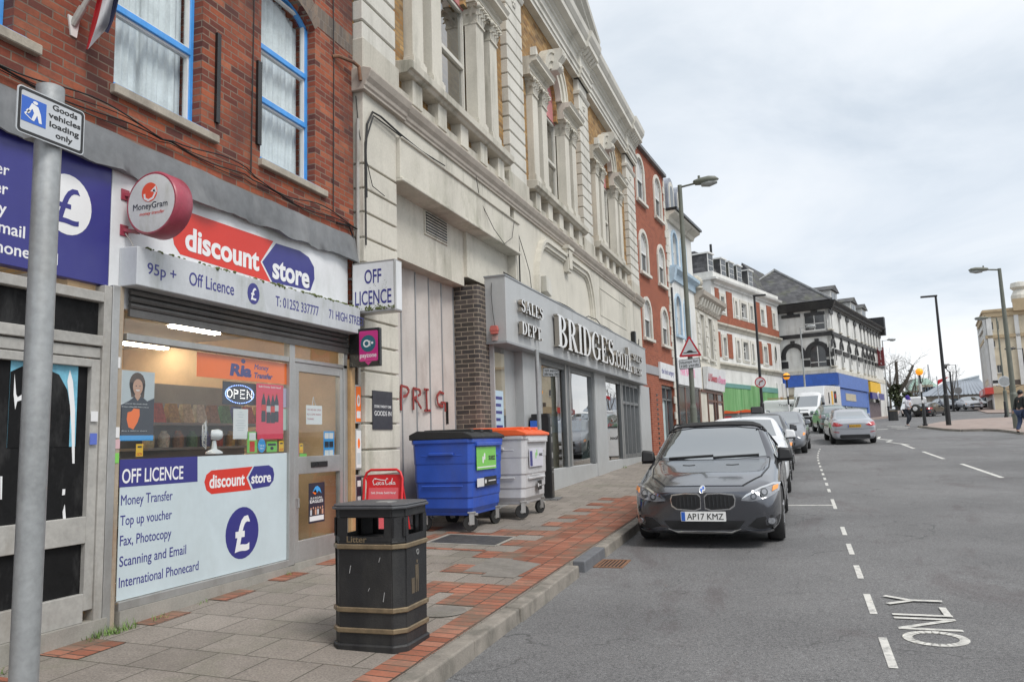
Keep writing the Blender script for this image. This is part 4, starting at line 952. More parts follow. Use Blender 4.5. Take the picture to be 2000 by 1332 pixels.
shape(circ(wv * .5, hv * .6, wv * .33, 24), Mf, flat('teal_print', (.03, .12, .16), .4), t, 'disc', .0016, local=True)
shape(circ(wv * .43, hv * .6, wv * .15, 20), Mf, M_wtxt, t, 'logo_print', .002, holes=[circ(wv * .43, hv * .6, wv * .09, 20)], local=True); shape(circ(wv * .68, hv * .61, wv * .05, 10), Mf, M_wtxt, t, 'logo_print', .002, local=True)
shape(rect(wv * .56, hv * .53, wv * .6, hv * .67), Mf, M_wtxt, t, 'logo_print', .002, local=True)
text('payzone', Mf @ Matrix.Translation((wv * .5, hv * .24, .001)), M_wtxt, t, width=wv * .72, cap=hv * .12, bold=.01, align='C', local=True, depth=.001)
shape([(wv * .35, .055), (wv * .65, .055), (wv * .5, .015)], Mf, flat('magenta', (.5, .03, .2), .4), t, 'pointer', .001, local=True)
m = MB(); m.box(FX - a.x, -.1, .01, .04, hv * .4, hv * .6); m.build('bracket_arm', M_black, t, local=True)
# ---- flag on its pole
bk = atx(142, 50, FX); t = thing('flag', 'red white and dark blue flag hanging from a white pole on the brick wall', 'flag', (bk.x, bk.y, bk.z))
m = MB(); m.prism([(-.05, .06), (.05, .06), (.03, -.09), (-.02, -.09)], 'x', 0, .012); m.build('bracket', M_whiteup, t, local=True)
m = MB(); pe = Vector((.55, .12, .95)); m.tube([(.0, 0, 0), pe * .3, pe], .02, 10); m.tube([(0, 0, 0), pe * .14], .028, 10); m.build('pole', M_aluw, t, local=True)
tip = aty(174, 97, bk.y + .08); topc = aty(196, -25, bk.y + .08)
cols = [flat('flag_red', (.55, .02, .03), .7), flat('flag_white', (.65, .65, .66), .7), flat('flag_navy', (.02, .025, .07), .7)]
pl = lambda px, py, d=0: (aty(px, py, bk.y + .08 + d) - Vector((bk.x, bk.y, bk.z)))
st = [[(196, -25), (186, 15), (176, 60), (168, 97)], [(206, -25), (197, 15), (188, 50), (172, 97)], [(226, -25), (219, 15), (212, 50), (204, 62)], [(236, -25), (230, 10), (222, 40), (211, 66)]]
for k in range(3):
 m = MB(); A, B = st[k], st[k + 1]; n = 8
 def cv(P, u):
  i = min(int(u * 3), 2); f_ = u * 3 - i; return (P[i][0] + (P[i + 1][0] - P[i][0]) * f_, P[i][1] + (P[i + 1][1] - P[i][1]) * f_)
 g = [[pl(cv(A, v / n)[0] * (1 - u / 4) + cv(B, v / n)[0] * u / 4, cv(A, v / n)[1] * (1 - u / 4) + cv(B, v / n)[1] * u / 4, .05 * math.sin((k + u / 4) * 3 + v * .3)) for u in range(5)] for v in range(n + 1)]
 for v in range(n):
  for u in range(4): m.face([g[v][u], g[v][u + 1], g[v + 1][u + 1], g[v + 1][u]])
 m.build('cloth', cols[k], t, local=True, smooth=180)
# CREAM STUCCO AND YELLOW BRICK BUILDING
BX = -4.78
def stucco(name, c, dirtc=(.2, .19, .15), amt=.55, green=.35):
 t = NT(name); c = lin(c)
 col = t.ramp(t.noise(.9, det=6), [(.3, tuple(x * .86 for x in c)), (.7, tuple(min(1, x * 1.07) for x in c))])
 col = t.mix(.3, col, t.ramp(t.noise(35, det=3), [(.3, .75), (.7, 1.15)]), 'MULTIPLY')
 s = t.noise(2.6, t.vec((1, 1, .12)), det=6, rough=.7); blot = t.noise(.55, det=5, rough=.6)
 msk = t.mix(1, t.ramp(s, [(.48, 0), (.72, 1)]), t.ramp(blot, [(.42, 0), (.62, amt)]), 'MULTIPLY'); col = t.mix(msk, col, dirtc)
 g = t.noise(1.7, t.vec((1, 1, .5)), det=8, rough=.75); b2 = t.noise(.35, det=2)
 col = t.mix(t.mix(1, t.ramp(g, [(.52, 0), (.66, 1)]), t.ramp(b2, [(.5, 0), (.65, green)]), 'MULTIPLY'), col, (.16, .17, .09))
 return t.bsdf(col, .75, 0, t.bump(t.noise(50, det=4), .25, .004), .3)
M_st = stucco('cream_stucco', (.6, .57, .495), amt=.9); M_std = stucco('weathered_stucco', (.52, .49, .42), (.12, .12, .085), .95, .9)
M_stw = stucco('white_stucco', (.62, .6, .54), amt=.7, green=.15)
M_stock = brick('yellow_stock_brick', [(.36, .2, .07), (.46, .27, .1), (.3, .155, .055), (.5, .32, .14), (.23, .125, .05)], (.27, .21, .13), var=.45, dirt=(.12, .1, .07), dirtamt=.5)
M_dkbrick = brick('dark_engineering_brick', [(.07, .062, .055), (.1, .085, .075), (.055, .05, .05), (.12, .1, .09)], (.33, .28, .22), var=.4, ms=.008)
M_gr = mat('grey_cladding', (.43, .44, .44), .42, .1, var=.07, scale=1.2, fine=30, dirt=(.3, .3, .29), dirtamt=.5, dscale=1.2)
M_grd = mat('grey_cladding_dark', (.3, .31, .32), .45, .2, var=.08)
M_steel = mat('polished_steel_letter', (.4, .36, .31), .2, 1, var=.04); M_lrefl = mat('letter_painted_reflection', (.8, .8, .79), .25, .3, var=.05); M_mull = mat('dark_mullion', (.2, .21, .215), .35, .5, var=.1)  # whitish letter fronts: sky reflection of the polished steel put into the colour
M_sglass = glassmat('shop_glass', (.62, .66, .66), base=.2)
br_ = thing('stucco_building', 'cream stucco and yellow brick building with columned windows and a pediment', 'building', (-5.2, 17, gz(17)))
CS = (11.12, 16.6, 22.0)
PIERS = ((8.04, 8.9), (13.42, 14.33), (18.85, 19.75), (24.75, 26.05))
YE = 26.08
m = MB(); wallgrid(m, 8.04, YE, 6.3, 11.2, -5.3, -4.92, [(c - 1.72, c + 1.72, 6.8, 9.1) for c in CS] + [(c - .52, c + .52, 9.1, 10.07, .519) for c in CS])
m.build('wall', M_stock, br_)
m = MB(); m.box(-12, -5.3, 8.1, YE - .02, .2, 11.3); m.build('rear_wall', M_stock, br_)
for (a, b) in PIERS:
 m = MB(); z = 6.62
 m.box(-4.95, BX - .05, a + .03, b - .03, 6.4, 10.95)
 while z < 10.05:
  m.box(-4.94, BX, a, b, z, z + .262); z += .29
 m.box(-4.94, BX, a, b, z, 10.5)
 m.prism([(-4.94, 10.5), (BX + .02, 10.5), (BX + .06, 10.57), (BX + .06, 10.6), (-4.94, 10.6)], 'y', a - .05, b + .05)
 m.box(-4.94, BX - .01, a + .01, b - .01, 10.6, 10.95)
 m.build('rusticated_pier', M_stw, br_, bevel=.012)
for (a, b) in PIERS:
 m = MB(); yc = (a + b) / 2
 for k in range(6): m.sphere((BX + .005, yc + .07 * math.cos(k * 1.047), 10.3 + .07 * math.sin(k * 1.047)), .045, .6, 1, 1, 8)
 m.sphere((BX + .015, yc, 10.3), .04, .8, 1, 1, 8); m.build('rosette', M_stw, br_, smooth=180)
prof = [(-4.95, 10.92), (BX + .03, 10.92), (BX + .03, 11.02), (BX + .06, 11.03), (BX + .06, 11.14), (BX + .1, 11.17), (BX + .1, 11.2), (BX + .02, 11.21), (BX + .02, 11.52), (BX + .06, 11.54), (BX + .06, 11.6), (BX + .12, 11.63), (BX + .12, 11.68),
  (BX + .28, 11.72), (BX + .28, 11.86), (BX + .3, 11.88), (BX + .36, 11.98), (BX + .38, 12.12), (-4.95, 12.16)]
m = MB(); m.prism(prof, 'y', 8.0, YE); m.build('entablature', M_stw, br_)
for (a, b) in PIERS[1:]:
 m = MB(); m.prism([(p[0] + .07, p[1] - (.0 if p[1] < 12 else -.004)) for p in prof], 'y', a - .08, b + .06); m.build('entablature_break', M_stw, br_)
for yc in [(a + b) / 2 for a, b in PIERS[1:]]:
 m = MB()
 for k in range(5):
  y = yc - .42 + .2 * k; m.prism([(BX + .06, 11.56), (BX + .17, 11.58), (BX + .27, 11.66), (BX + .3, 11.71), (BX + .06, 11.71)], 'y', y, y + .11)
 m.build('cornice_bracket', M_stw, br_)
m = MB(); m.prism([(-12, 12.14), (-4.5, 12.165), (-4.5, 12.2), (-12, 12.6)], 'y', 8.0, YE); m.build('roof', M_lead, br_)
m = MB(); p0, p1 = 13.15, 20.05; pc = (p0 + p1) / 2; sl = .4; ap = 12.16 + (p1 - pc) * sl
rp = [(-5.0, 0), (BX + .1, .0), (BX + .12, .1), (BX + .26, .16), (BX + .26, .26), (BX + .36, .3), (BX + .38, .4), (-5.0, .42)]
for s in (1, -1):
 A = []; Bv = []
 for x, h in rp:
  A.append((x, pc, ap - .12 + h)); Bv.append((x, pc + s * (p1 - pc), 12.165 - .12 + h))
 va = [m.bm.verts.new(p) for p in A]; vb = [m.bm.verts.new(p) for p in Bv]
 m.bm.faces.new(va); m.bm.faces.new(vb[::-1])
 for i in range(len(rp)): m.bm.faces.new([va[i], vb[i], vb[(i + 1) % len(rp)], va[(i + 1) % len(rp)]])
m.build('pediment_moulding', M_stw, br_)
m = MB(); m.prism([(p0 + .1, 12.17), (p1 - .1, 12.17), (pc, ap - .02)], 'x', -5.1, -4.86); m.build('tympanum', M_st, br_)
for c in CS:
 m = MB(); m.prism([(-4.95, 6.66), (-4.7, 6.66), (-4.66, 6.7), (-4.62, 6.71), (-4.62, 6.83), (-4.95, 6.87)], 'y', c - 2.05, c + 2.05); m.build('window_sill', M_std, br_, bevel=.008)
 for k in range(5):
  m = MB(); y = c - 1.8 + .83 * k; m.box(-4.95, -4.74, y, y + .3, 6.3, 6.665); m.build('sill_block', M_st, br_, bevel=.008)
def leafmesh():
 b = bmesh.new(); n, w = 6, 3; g = []
 for i in range(n + 1):
  t = i / n; z = .17 * math.sin(min(t, .8) * 1.7) + (-.02 if t > .85 else 0); out = .004 + .07 * t ** 2.6 + (.018 if t > .85 else 0)
  hw = .052 * (1 - .25 * t) * (1 - .45 * max(0, t - .6) / .4) * (.82 + .18 * (1 if i % 2 else -1) * (1 if 0 < i < n else 0))
  g.append([b.verts.new((out - .012 * abs(k) * (1 if abs(k) == 1 else 0), hw * k, z)) for k in (-1, 0, 1)])
 for i in range(n):
  for k in range(2): b.faces.new([g[i][k], g[i][k + 1], g[i + 1][k + 1], g[i + 1][k]])
 return b
def capital(w, h):
 """square leafy capital, bottom at z=0"""
 m = MB(); r0, r1 = w * .47, w * .62
 m.hexa([(-r0, -r0, 0), (r0, -r0, 0), (r0, r0, 0), (-r0, r0, 0), (-r1, -r1, h * .9), (r1, -r1, h * .9), (r1, r1, h * .9), (-r1, r1, h * .9)])
 m.box(-w * .52, w * .52, -w * .52, w * .52, -.035, 0)
 for (z, sc, cnt) in ((.0, 1.0, 3), (h * .32, 1.08, 2), (h * .32, 1.08, 4)):
  for face in range(4):
   if face == 2: continue
   ang = face * math.pi / 2
   for k in range(cnt):
    off = (k - (cnt - 1) / 2) * (w * .36 if cnt < 4 else w * .3)
    if cnt == 4 and k in (1, 2): continue
    lb = leafmesh(); base = r0 + (r1 - r0) * z / h + .002
    lb.transform(Matrix.Rotation(ang, 4, 'Z') @ Matrix.Translation((base, off, z)) @ Matrix.Diagonal((sc, sc * w / .34, sc * h / .42, 1)))
    me = D.meshes.new('x'); lb.to_mesh(me); lb.free(); m.bm.from_mesh(me); D.meshes.remove(me)
 for sx in (1, -1):
  for sy in (1, -1):
   mm = Matrix.Translation((sx * r1 * .95, sy * r1 * .95, h * .78)) @ Matrix.Rotation(math.atan2(sy, sx), 4, 'Z')
   k = MB(); k.lathe([(.001, -.03), (.05, -.03), (.055, 0), (.05, .03), (.001, .03)], (0, 0, 0), 10, axis='y'); k.bm.transform(mm)
   me = D.meshes.new('x'); k.bm.to_mesh(me); k.bm.free(); m.bm.from_mesh(me); D.meshes.remove(me)
 for sx, sy in ((1, 0), (0, 1), (0, -1)): m.sphere((sx * r1, sy * r1, h * .88), .04, 1, 1, 1, 8)
 m.box(-r1 * 1.04, r1 * 1.04, -r1 * 1.04, r1 * 1.04, h * .9, h)
 return m
cap_me = None
for ci, c in enumerate(CS):
 for off in (-1.53, -.89, .89, 1.53):
  y = c + off; w = .34
  m = MB(); m.box(-5.0, BX, y - w / 2, y + w / 2, 7.1, 8.86)
  m.box(-5.0, BX + .035, y - w / 2 - .035, y + w / 2 + .035, 6.85, 7.06); m.box(-5.0, BX + .018, y - w / 2 - .018, y + w / 2 + .018, 7.06, 7.1)
  col = m.build('column', M_st, br_, bevel=.006)
  if cap_me is None:
   o = capital(.34, .34).build('capital', M_st, col, local=True, smooth=40); cap_me = o.data
  else: o = D.objects.new('capital', cap_me); COL.objects.link(o); o.parent = col
  o.location = Vector((-4.93, y, 8.86)) - Vector(br_.location)
 for s in (-1, 1):
  a, b = (c - 1.9, c - .62) if s < 0 else (c + .62, c + 1.9)
  ep = [(-5.0, 9.37), (BX + .03, 9.37), (BX + .03, 9.47), (BX + .05, 9.48), (BX + .05, 9.5), (BX + .01, 9.51), (BX + .01, 9.66), (BX + .06, 9.69), (BX + .06, 9.73), (BX + .18, 9.75), (BX + .18, 9.82), (BX + .22, 9.9), (-5.0, 9.93)]
  ep = [(x_, 9.19 + (z_ - 9.37) * .73) for x_, z_ in ep]; m = MB(); m.prism(ep, 'y', a, b); m.build('window_entablature', M_st, br_)
  m = MB(); e0 = a if s < 0 else b
  m.prism([(e0 - .02, 9.57), (e0 + .2, 9.57), (e0 + .08, 9.7), (e0, 9.76)] if s < 0 else [(e0 + .02, 9.57), (e0 - .2, 9.57), (e0 - .08, 9.7), (e0, 9.76)], 'x', BX + .05, BX + .18); m.build('antefix', M_stw, br_)
 m = MB()
 for (ri, ro, x0, x1) in ((.52, .68, -4.96, BX), (.68, .86, -4.96, BX + .04), (.86, .93, -4.96, BX + .07)):
  n = 22
  for i in range(n):
   t0, t1 = math.pi * i / n, math.pi * (i + 1) / n
   m.prism([(c + ri * math.cos(t0), 9.6 + ri * math.sin(t0)), (c + ro * math.cos(t0), 9.6 + ro * math.sin(t0)), (c + ro * math.cos(t1), 9.6 + ro * math.sin(t1)), (c + ri * math.cos(t1), 9.6 + ri * math.sin(t1))], 'x', x0, x1)
 m.build('archivolt', M_st, br_)
 m = MB(); kp = [(-4.95, 10.36), (BX + .12, 10.36), (BX + .2, 10.42), (BX + .19, 10.5), (BX + .14, 10.56), (BX + .2, 10.62), (BX + .27, 10.7), (BX + .28, 10.8), (BX + .24, 10.88), (-4.95, 10.9)]
 kp = [(x_, z_ - .31) for x_, z_ in kp]; m.prism(kp, 'y', c - .14, c + .14)
 m.prism([(p[0] + .02, 10.32 + (p[1] - 10.32) * .9) for p in kp], 'y', c - .08, c - .03); m.prism([(p[0] + .02, 10.32 + (p[1] - 10.32) * .9) for p in kp], 'y', c + .03, c + .08)
 m.build('keystone', M_stw, br_, bevel=.01)
 f = MB(); xg = -5.04
 for y0, y1, zt_ in ((c - 1.36, c - 1.06, 9.08), (c + 1.06, c + 1.36, 9.08), (c - .72, c + .72, 9.08)):
  fw = .06 if y1 - y0 > 1 else .04
  f.box(xg - .06, xg + .02, y0, y0 + fw, 6.86, zt_); f.box(xg - .06, xg + .02, y1 - fw, y1, 6.86, zt_); f.box(xg - .06, xg + .02, y0 + fw, y1 - fw, 6.86, 6.95); f.box(xg - .05, xg + .03, y0 + fw, y1 - fw, 7.98, 8.06); f.box(xg - .06, xg + .02, y0 + fw, y1 - fw, zt_ - .06, zt_)
 wo = f.build('window', M_stw, br_, bevel=.006)
 g = MB()
 for y0, y1 in ((c - 1.33, c - 1.09), (c + 1.09, c + 1.33), (c - .68, c + .68)): g.face([(xg - .02, y0, 6.9), (xg - .02, y1, 6.9), (xg - .02, y1, 9.06), (xg - .02, y0, 9.06)])
 g.build('pane', M_sglass, wo)
 g = MB();
 for i in range(12): g.box(xg - .2 - .01 * (i % 2), xg - .19, c - .7 + .055 * i, c - .7 + .055 * (i + 1), 6.9, 9.04)
 g.build('blind', mat('grey_blind', (.33, .36, .38), .8, var=.15), wo)
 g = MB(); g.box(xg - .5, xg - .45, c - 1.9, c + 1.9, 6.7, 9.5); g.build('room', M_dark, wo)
 g = MB(); g.prism([(c + .52 * math.cos(math.pi * i / 16), 9.56 + .52 * math.sin(math.pi * i / 16)) for i in range(17)], 'x', -5.1, -5.0); g.box(-5.1, -5.0, c - .72, c + .72, 9.08, 9.58); g.build('arch_panel', mat('pink_panel', (.5, .2, .2), .7), br_)
mp = [(-4.95, 5.95), (BX + .02, 5.95), (BX + .02, 5.99), (BX + .04, 6.0), (BX + .05, 6.05), (BX + .09, 6.1), (BX + .12, 6.17), (BX + .12, 6.2), (BX + .01, 6.24), (-4.95, 6.24)]
m = MB(); m.prism(mp, 'y', 8.0, YE)
m.build('mid_cornice', mat('cornice_stone', (.42, .375, .32), .7, var=.15, scale=4, fine=40, dirt=(.25, .21, .17), dirtamt=.5), br_, bevel=.008)
m = MB(); m.prism([(p[0] + .04, p[1] + (.003 if p[1] > 6.15 else -.003)) for p in mp], 'y', 7.97, 9.06); m.build('mid_cornice', mat('cornice_stone', ''), br_, bevel=.008); m = MB(); m.prism([(p[0] + .04, p[1] + (.003 if p[1] > 6.15 else -.003)) for p in mp], 'y', 24.7, YE + .04); m.build('mid_cornice', mat('cornice_stone', ''), br_, bevel=.008)
m = MB(); m.box(-5.0, BX - .02, 8.9, 24.75, 6.232, 6.45); m.box(-5.0, BX + .02, 8.02, 8.96, 6.232, 6.66); m.box(-5.0, BX + .01, 13.3, 14.45, 6.232, 6.66); m.box(-5.0, BX + .01, 18.75, 19.85, 6.232, 6.66); m.box(-5.0, BX + .01, 24.7, 26.06, 6.232, 6.66); m.build('parapet_course', M_std, br_, bevel=.015)
m = MB(); z = .25
m.box(-5.3, BX - .035, 8.06, 8.86, .2, 6.0)
gz_ = [.25, .62, .93, 1.24, 1.55, 1.86, 2.17, 2.48, 2.79, 3.1, 3.41, 3.79, 4.1, 4.42, 4.72, 5.03, 5.98]
for a, b in zip(gz_, gz_[1:]): m.box(-5.28, BX, 8.04, 8.88, a + .012, b - .012)
m.prism([(-5.2, .2), (BX + .07, .2), (BX + .06, .5), (BX + .03, .75), (BX + .002, .9), (-5.2, .9)], 'y', 8.3, 8.87)
m.build('pier', M_st, br_, bevel=.008)
m = MB(); m.box(-5.3, BX - .01, 8.86, 13.3, 5.66, 6.0); m.box(-5.4, -5.02, 8.86, 11.6, 4.15, 5.1); m.box(-5.4, -4.96, 11.6, 13.6, 4.3, 5.1)
m.box(-5.3, BX - .02, 13.55, YE, 4.25, 6.0); m.box(-5.35, -5.0, 8.3, 8.9, .3, 4.2); m.build('lower_wall', M_st, br_)
m = MB(); m.box(-5.2, BX + .06, 8.885, 13.56, 5.09, 5.66); m.box(-5.2, BX + .09, 8.885, 13.57, 5.06, 5.115); m.box(-5.0, BX + .09, 8.885, 13.57, 5.64, 5.67); m.build('lintel_box', M_st, br_, bevel=.01)
m = MB(); m.box(-5.02, -5.0, 10.15, 10.95, 4.68, 5.05); o = m.build('vent', M_st, br_)
m = MB(); m.box(-5.04, -4.997, 10.18, 10.92, 4.71, 5.03); m.build('vent_opening', M_black, o)
m = MB()
for k in range(7): m.hexa([(-5.0, 10.18, 4.72 + .045 * k), (-4.985, 10.18, 4.715 + .045 * k), (-4.985, 10.92, 4.715 + .045 * k), (-5.0, 10.92, 4.72 + .045 * k), (-5.0, 10.18, 4.735 + .045 * k), (-4.985, 10.18, 4.73 + .045 * k), (-4.985, 10.92, 4.73 + .045 * k), (-5.0, 10.92, 4.735 + .045 * k)])
m.build('vent_slat', M_st, o)
def arch_mould(a, b, zt_, key):
 m = MB(); r = .75
 pts = [(a, 4.4), (a, 4.6)] + [(a + r - r * math.cos(R_(q)), zt_ - 1.2 + 1.2 * math.sin(R_(q))) for q in range(15, 91, 15)] + [(b - r + r * math.cos(R_(q)), zt_ - 1.2 + 1.2 * math.sin(R_(q))) for q in range(90, 14, -15)] + [(b, 4.6), (b, 4.4)]
 for (o0, o1, x1) in ((0, .07, BX + .1), (.07, .16, BX + .06), (.16, .2, BX + .02)):
  P = []
  for i, p in enumerate(pts):
   A = Vector(pts[max(i - 1, 0)]); B = Vector(pts[min(i + 1, len(pts) - 1)]); t = (B - A).normalized(); n = Vector((t.y, -t.x)); P.append((Vector(p) + n * o0, Vector(p) + n * o1))
  for (p, q), (p2, q2) in zip(P, P[1:]): m.prism([tuple(p), tuple(q), tuple(q2), tuple(p2)], 'x', BX - .03, x1)
 o = m.build('arch_moulding', M_st, br_)
 k = MB(); c = (a + b) / 2
 k.prism([(c - .2, zt_ + .18), (c + .2, zt_ + .18), (c + .13, zt_ - .4), (c - .13, zt_ - .4)], 'x', BX - .02, BX + .1)
 for d in (-.1, 0, .1): k.prism([(c + d - .035, zt_ + .1), (c + d + .035, zt_ + .1), (c + d * .7 + .03, zt_ - .33), (c + d * .7 - .03, zt_ - .33)], 'x', BX + .1, BX + .13)
 k.box(BX - .02, BX + .15, c - .23, c + .23, zt_ + .12, zt_ + .2); k.build('arch_keystone', M_st, br_, bevel=.006)
arch_mould(14.6, 19.3, 5.78, 1)
m = MB()
for q in ((20.2, 20.24, 4.9, 5.6), (23.6, 23.64, 4.9, 5.6), (20.2, 23.64, 5.6, 5.64), (20.2, 23.64, 4.86, 4.9)): m.box(BX - .03, BX - .008, *q)
m.build('panel_moulding', M_st, br_)
m = MB(); y = 8.88; k = 0
while y < 11.59:
 y2 = min(y + .45, 11.6); m.face([(-5.29, y, .3), (-5.22, y2 - .02, .3), (-5.22, y2 - .02, 4.15 ), (-5.29, y, 4.15)]); m.face([(-5.22, y2 - .02, .3), (-5.29, y2, .3), (-5.29, y2, 4.15), (-5.22, y2 - .02, 4.15)]); y = y2; k += 1
M_gate = mat('gate_paint', (.52, .48, .445), .55, var=.12, scale=1.5, fine=40, dirt=(.3, .25, .22), dirtamt=.7, dscale=1.6)
gt = m.build('gate', M_gate, br_)
for k in range(7): m = MB(); m.box(-5.29, -5.205, 8.86 + .45 * k - .008, 8.86 + .45 * k + .012, .3, 4.13); m.build('gate_strip', M_grd, gt)
m = MB(); m.box(-5.27, -5.25, 11.3, 11.5, 1.9, 2.25); m.build('gate_lock', M_black, gt)
Mgraf = flat('red_graffiti', (.26, .035, .03), .6)
def G(u, v): return (9.72 + u * 1.45, 2.09 + v * .33)
m = MB()
strokes = [[(0, -.05), (.0, .5), (.01, 1)], [(0, 1), (.13, .95), (.17, .8), (.12, .6), (0, .5)], [(.26, 0), (.26, .95)], [(.26, .95), (.4, .9), (.42, .72), (.27, .5)], [(.3, .5), (.43, .08)], [(.55, .95), (.56, .0)], [(.5, .95), (.6, .95)], [(.5, 0), (.64, .02)],
  [(.97, .85), (.88, .92), (.8, .7), (.82, .35), (.93, .22), (.97, .42)], [(.9, .42), (1.0, .42), (1.0, .0)], [(-.06, .4), (-.06, .7)]]
for s in strokes:
 P = [G(*p) for p in s]; [m.prism(stroke([p, q], w_), 'x', -5.216, -5.204 - .0006 * i) for i, (p, q) in enumerate(zip(P, P[1:])) for w_ in (.034 + .008 * (i % 2),)]
m.build('graffiti', Mgraf, gt)['kind'] = 'stuff'
m = MB(); m.prism([(-5.5, 11.6), (-4.86, 11.6), (-4.81, 11.62), (-4.785, 11.66), (-4.78, 11.72), (-4.78, 12.1), (-5.5, 12.1)], 'z', .2, 4.17); m.build('brick_jamb', M_dkbrick, br_)
t = thing('fascia_sign', 'long grey fascia box with raised steel BRIDGES.co.uk letters', 'sign', (-4.42, 18, 3.22)); FXB = -4.42
m = MB(); m.box(-4.79, FXB, 11.92, 24.43, 3.23, 4.33); m.build('box', M_gr, t, bevel=.006)
m = MB(); m.box(-4.8, FXB + .012, 11.905, 24.445, 3.2, 3.235); m.box(-4.8, FXB + .012, 11.905, 24.445, 4.325, 4.35); m.build('edge_trim', M_grd, t)
m = MB()
for y in (16.0, 18.1, 20.2, 22.3): m.box(FXB, FXB + .0015, y, y + .006, 3.235, 4.325)
m.build('panel_joint', M_grd, t)
def ring(cx, cy, rx, ry, rxi, ryi, a0, a1, n=18):
 return [(cx + rx * math.cos(R_(a0 + (a1 - a0) * i / n)), cy + ry * math.sin(R_(a0 + (a1 - a0) * i / n))) for i in range(n + 1)] + [(cx + rxi * math.cos(R_(a1 + (a0 - a1) * i / n)), cy + ryi * math.sin(R_(a1 + (a0 - a1) * i / n))) for i in range(n + 1)]
def glyph(ch):
 """thick-and-thin serif letter: (list of polygons, width); capitals 1 high"""
 S = .05; st = .17
 def stem(x, z0=0, z1=1, sf=.07, w=st): return [rect(x, z0, x + w, z1), rect(x - sf, z0, x + w + sf, z0 + S), rect(x - sf, z1 - S, x + w + sf, z1)]
 if ch == 'I': return stem(.09), .35
 if ch == 'B': return stem(.09) + [ring(.28, .75, .3, .25, .14, .2, -90, 90), ring(.28, .26, .36, .26, .19, .21, -90, 90), rect(.2, .95, .29, 1), rect(.2, 0, .29, .05), rect(.2, .49, .29, .54)], .66
 if ch == 'R': return stem(.09) + [ring(.28, .74, .32, .26, .15, .21, -90, 90), rect(.2, .95, .29, 1), rect(.2, .48, .29, .53), [(.3, .5), (.47, .5), (.72, .05), (.72, 0), (.53, 0)], rect(.5, 0, .78, S)], .78
 if ch == 'D': return stem(.09) + [ring(.28, .5, .44, .5, .26, .45, -90, 90, 24), rect(.2, .95, .29, 1), rect(.2, 0, .29, .05)], .74
 if ch == 'G': return [ring(.42, .5, .4, .52, .22, .46, 48, 318, 26), rect(.6, .05, .76, .45), rect(.5, .41, .84, .46), [(.62, .62), (.72, .62), (.72, .98), (.66, .9)]], .86
 if ch == 'E': return stem(.09) + [rect(.2, .95, .62, 1), rect(.2, 0, .66, .05), rect(.2, .48, .44, .53), [(.5, .97), (.62, .97), (.62, .72)], [(.5, .03), (.66, .03), (.66, .3)], rect(.42, .38, .47, .63)], .7
 if ch == 'S': return [ring(.33, .73, .25, .27, .1, .215, 20, 215, 20), ring(.33, .27, .28, .28, .12, .215, -160, 45, 20), [(.07, .72), (.14, .56), (.5, .38), (.6, .33), (.58, .47), (.46, .56), (.22, .68)], [(.52, .7), (.6, .7), (.58, 1)], [(.06, .3), (.13, .3), (.06, 0)]], .66
 if ch == 'A': return [[(.3, 1), (.42, 1), (.75, 0), (.56, 0)], [(.3, 1), (.36, 1), (.13, 0), (.07, 0)], rect(.2, .3, .58, .35), rect(0, 0, .22, S), rect(.48, 0, .82, S)], .84
 if ch == 'L': return stem(.09) + [rect(.2, 0, .6, .05), [(.46, .03), (.6, .03), (.6, .32)]], .64
 if ch == 'P': return stem(.09) + [ring(.28, .73, .34, .27, .17, .22, -90, 90), rect(.2, .95, .29, 1), rect(.2, .46, .29, .51)], .66
 if ch == 'T': return stem(.27) + [rect(0, .95, .7, 1), [(0, .97), (.12, .97), (0, .7)], [(.58, .97), (.7, .97), (.7, .7)]], .74
 if ch == 'K': return stem(.09) + [[(.24, .42), (.3, .38), (.66, .97), (.6, .97)], [(.32, .55), (.44, .66), (.74, .04), (.55, .04)], rect(.5, 0, .82, S), rect(.5, .95, .76, 1)], .82
 if ch == '.': return [circ(.1, .09, .09, 14)], .22
 if ch == 'c': return [ring(.28, .33, .27, .34, .12, .29, 50, 318, 20), circ(.44, .5, .07, 10)], .54
 if ch == 'o': return [ring(.3, .33, .29, .34, .13, .29, 0, 180, 14), ring(.3, .33, .29, .34, .13, .29, 180, 360, 14)], .62
 if ch == 'u': return [rect(.08, .15, .22, .66), rect(.42, 0, .56, .66), ring(.26, .2, .18, .21, .06, .14, 180, 330, 10), rect(.0, .61, .22, .66), rect(.34, .61, .56, .66), rect(.42, 0, .64, S)], .68
 if ch == 'k': return [rect(.08, 0, .22, 1), rect(.0, .95, .2, 1), rect(0, 0, .3, S), [(.22, .25), (.27, .22), (.54, .64), (.47, .64)], [(.28, .36), (.37, .44), (.6, 0), (.45, 0)], rect(.36, 0, .66, S)], .66
 return [], .3
def serif(s, y0, y1, z0, cap, x0, x1, parent):
 w = 0; gl = []
 for ch in s: g, a = glyph(ch); gl.append((g, w)); w += a + .02
 sx = (y1 - y0) / (w - .04)
 for (g, ox), ch in zip(gl, s):
  m = MB();
  for i, poly in enumerate(g): m.prism([(y0 + (ox + p[0]) * sx, z0 + p[1] * cap) for p in poly], 'x', x0, x1 - .0006 * i)
  if g:
   o = m.build('letter', [M_steel, M_lrefl], parent)
   for p in o.data.polygons: p.material_index = int(p.normal.x > .9)  # street-facing sides take the painted reflection, the rest stays bare steel
serif('BRIDGES', 14.46, 19.38, 3.4, .64, FXB + .03, FXB + .125, t)
serif('.co.uk', 19.44, 21.6, 3.4, .66, FXB + .03, FXB + .125, t)
serif('SALES', 12.45, 13.68, 3.8, .22, FXB + .02, FXB + .09, t); serif('DEPT.', 12.45, 13.6, 3.405, .22, FXB + .02, FXB + .09, t)
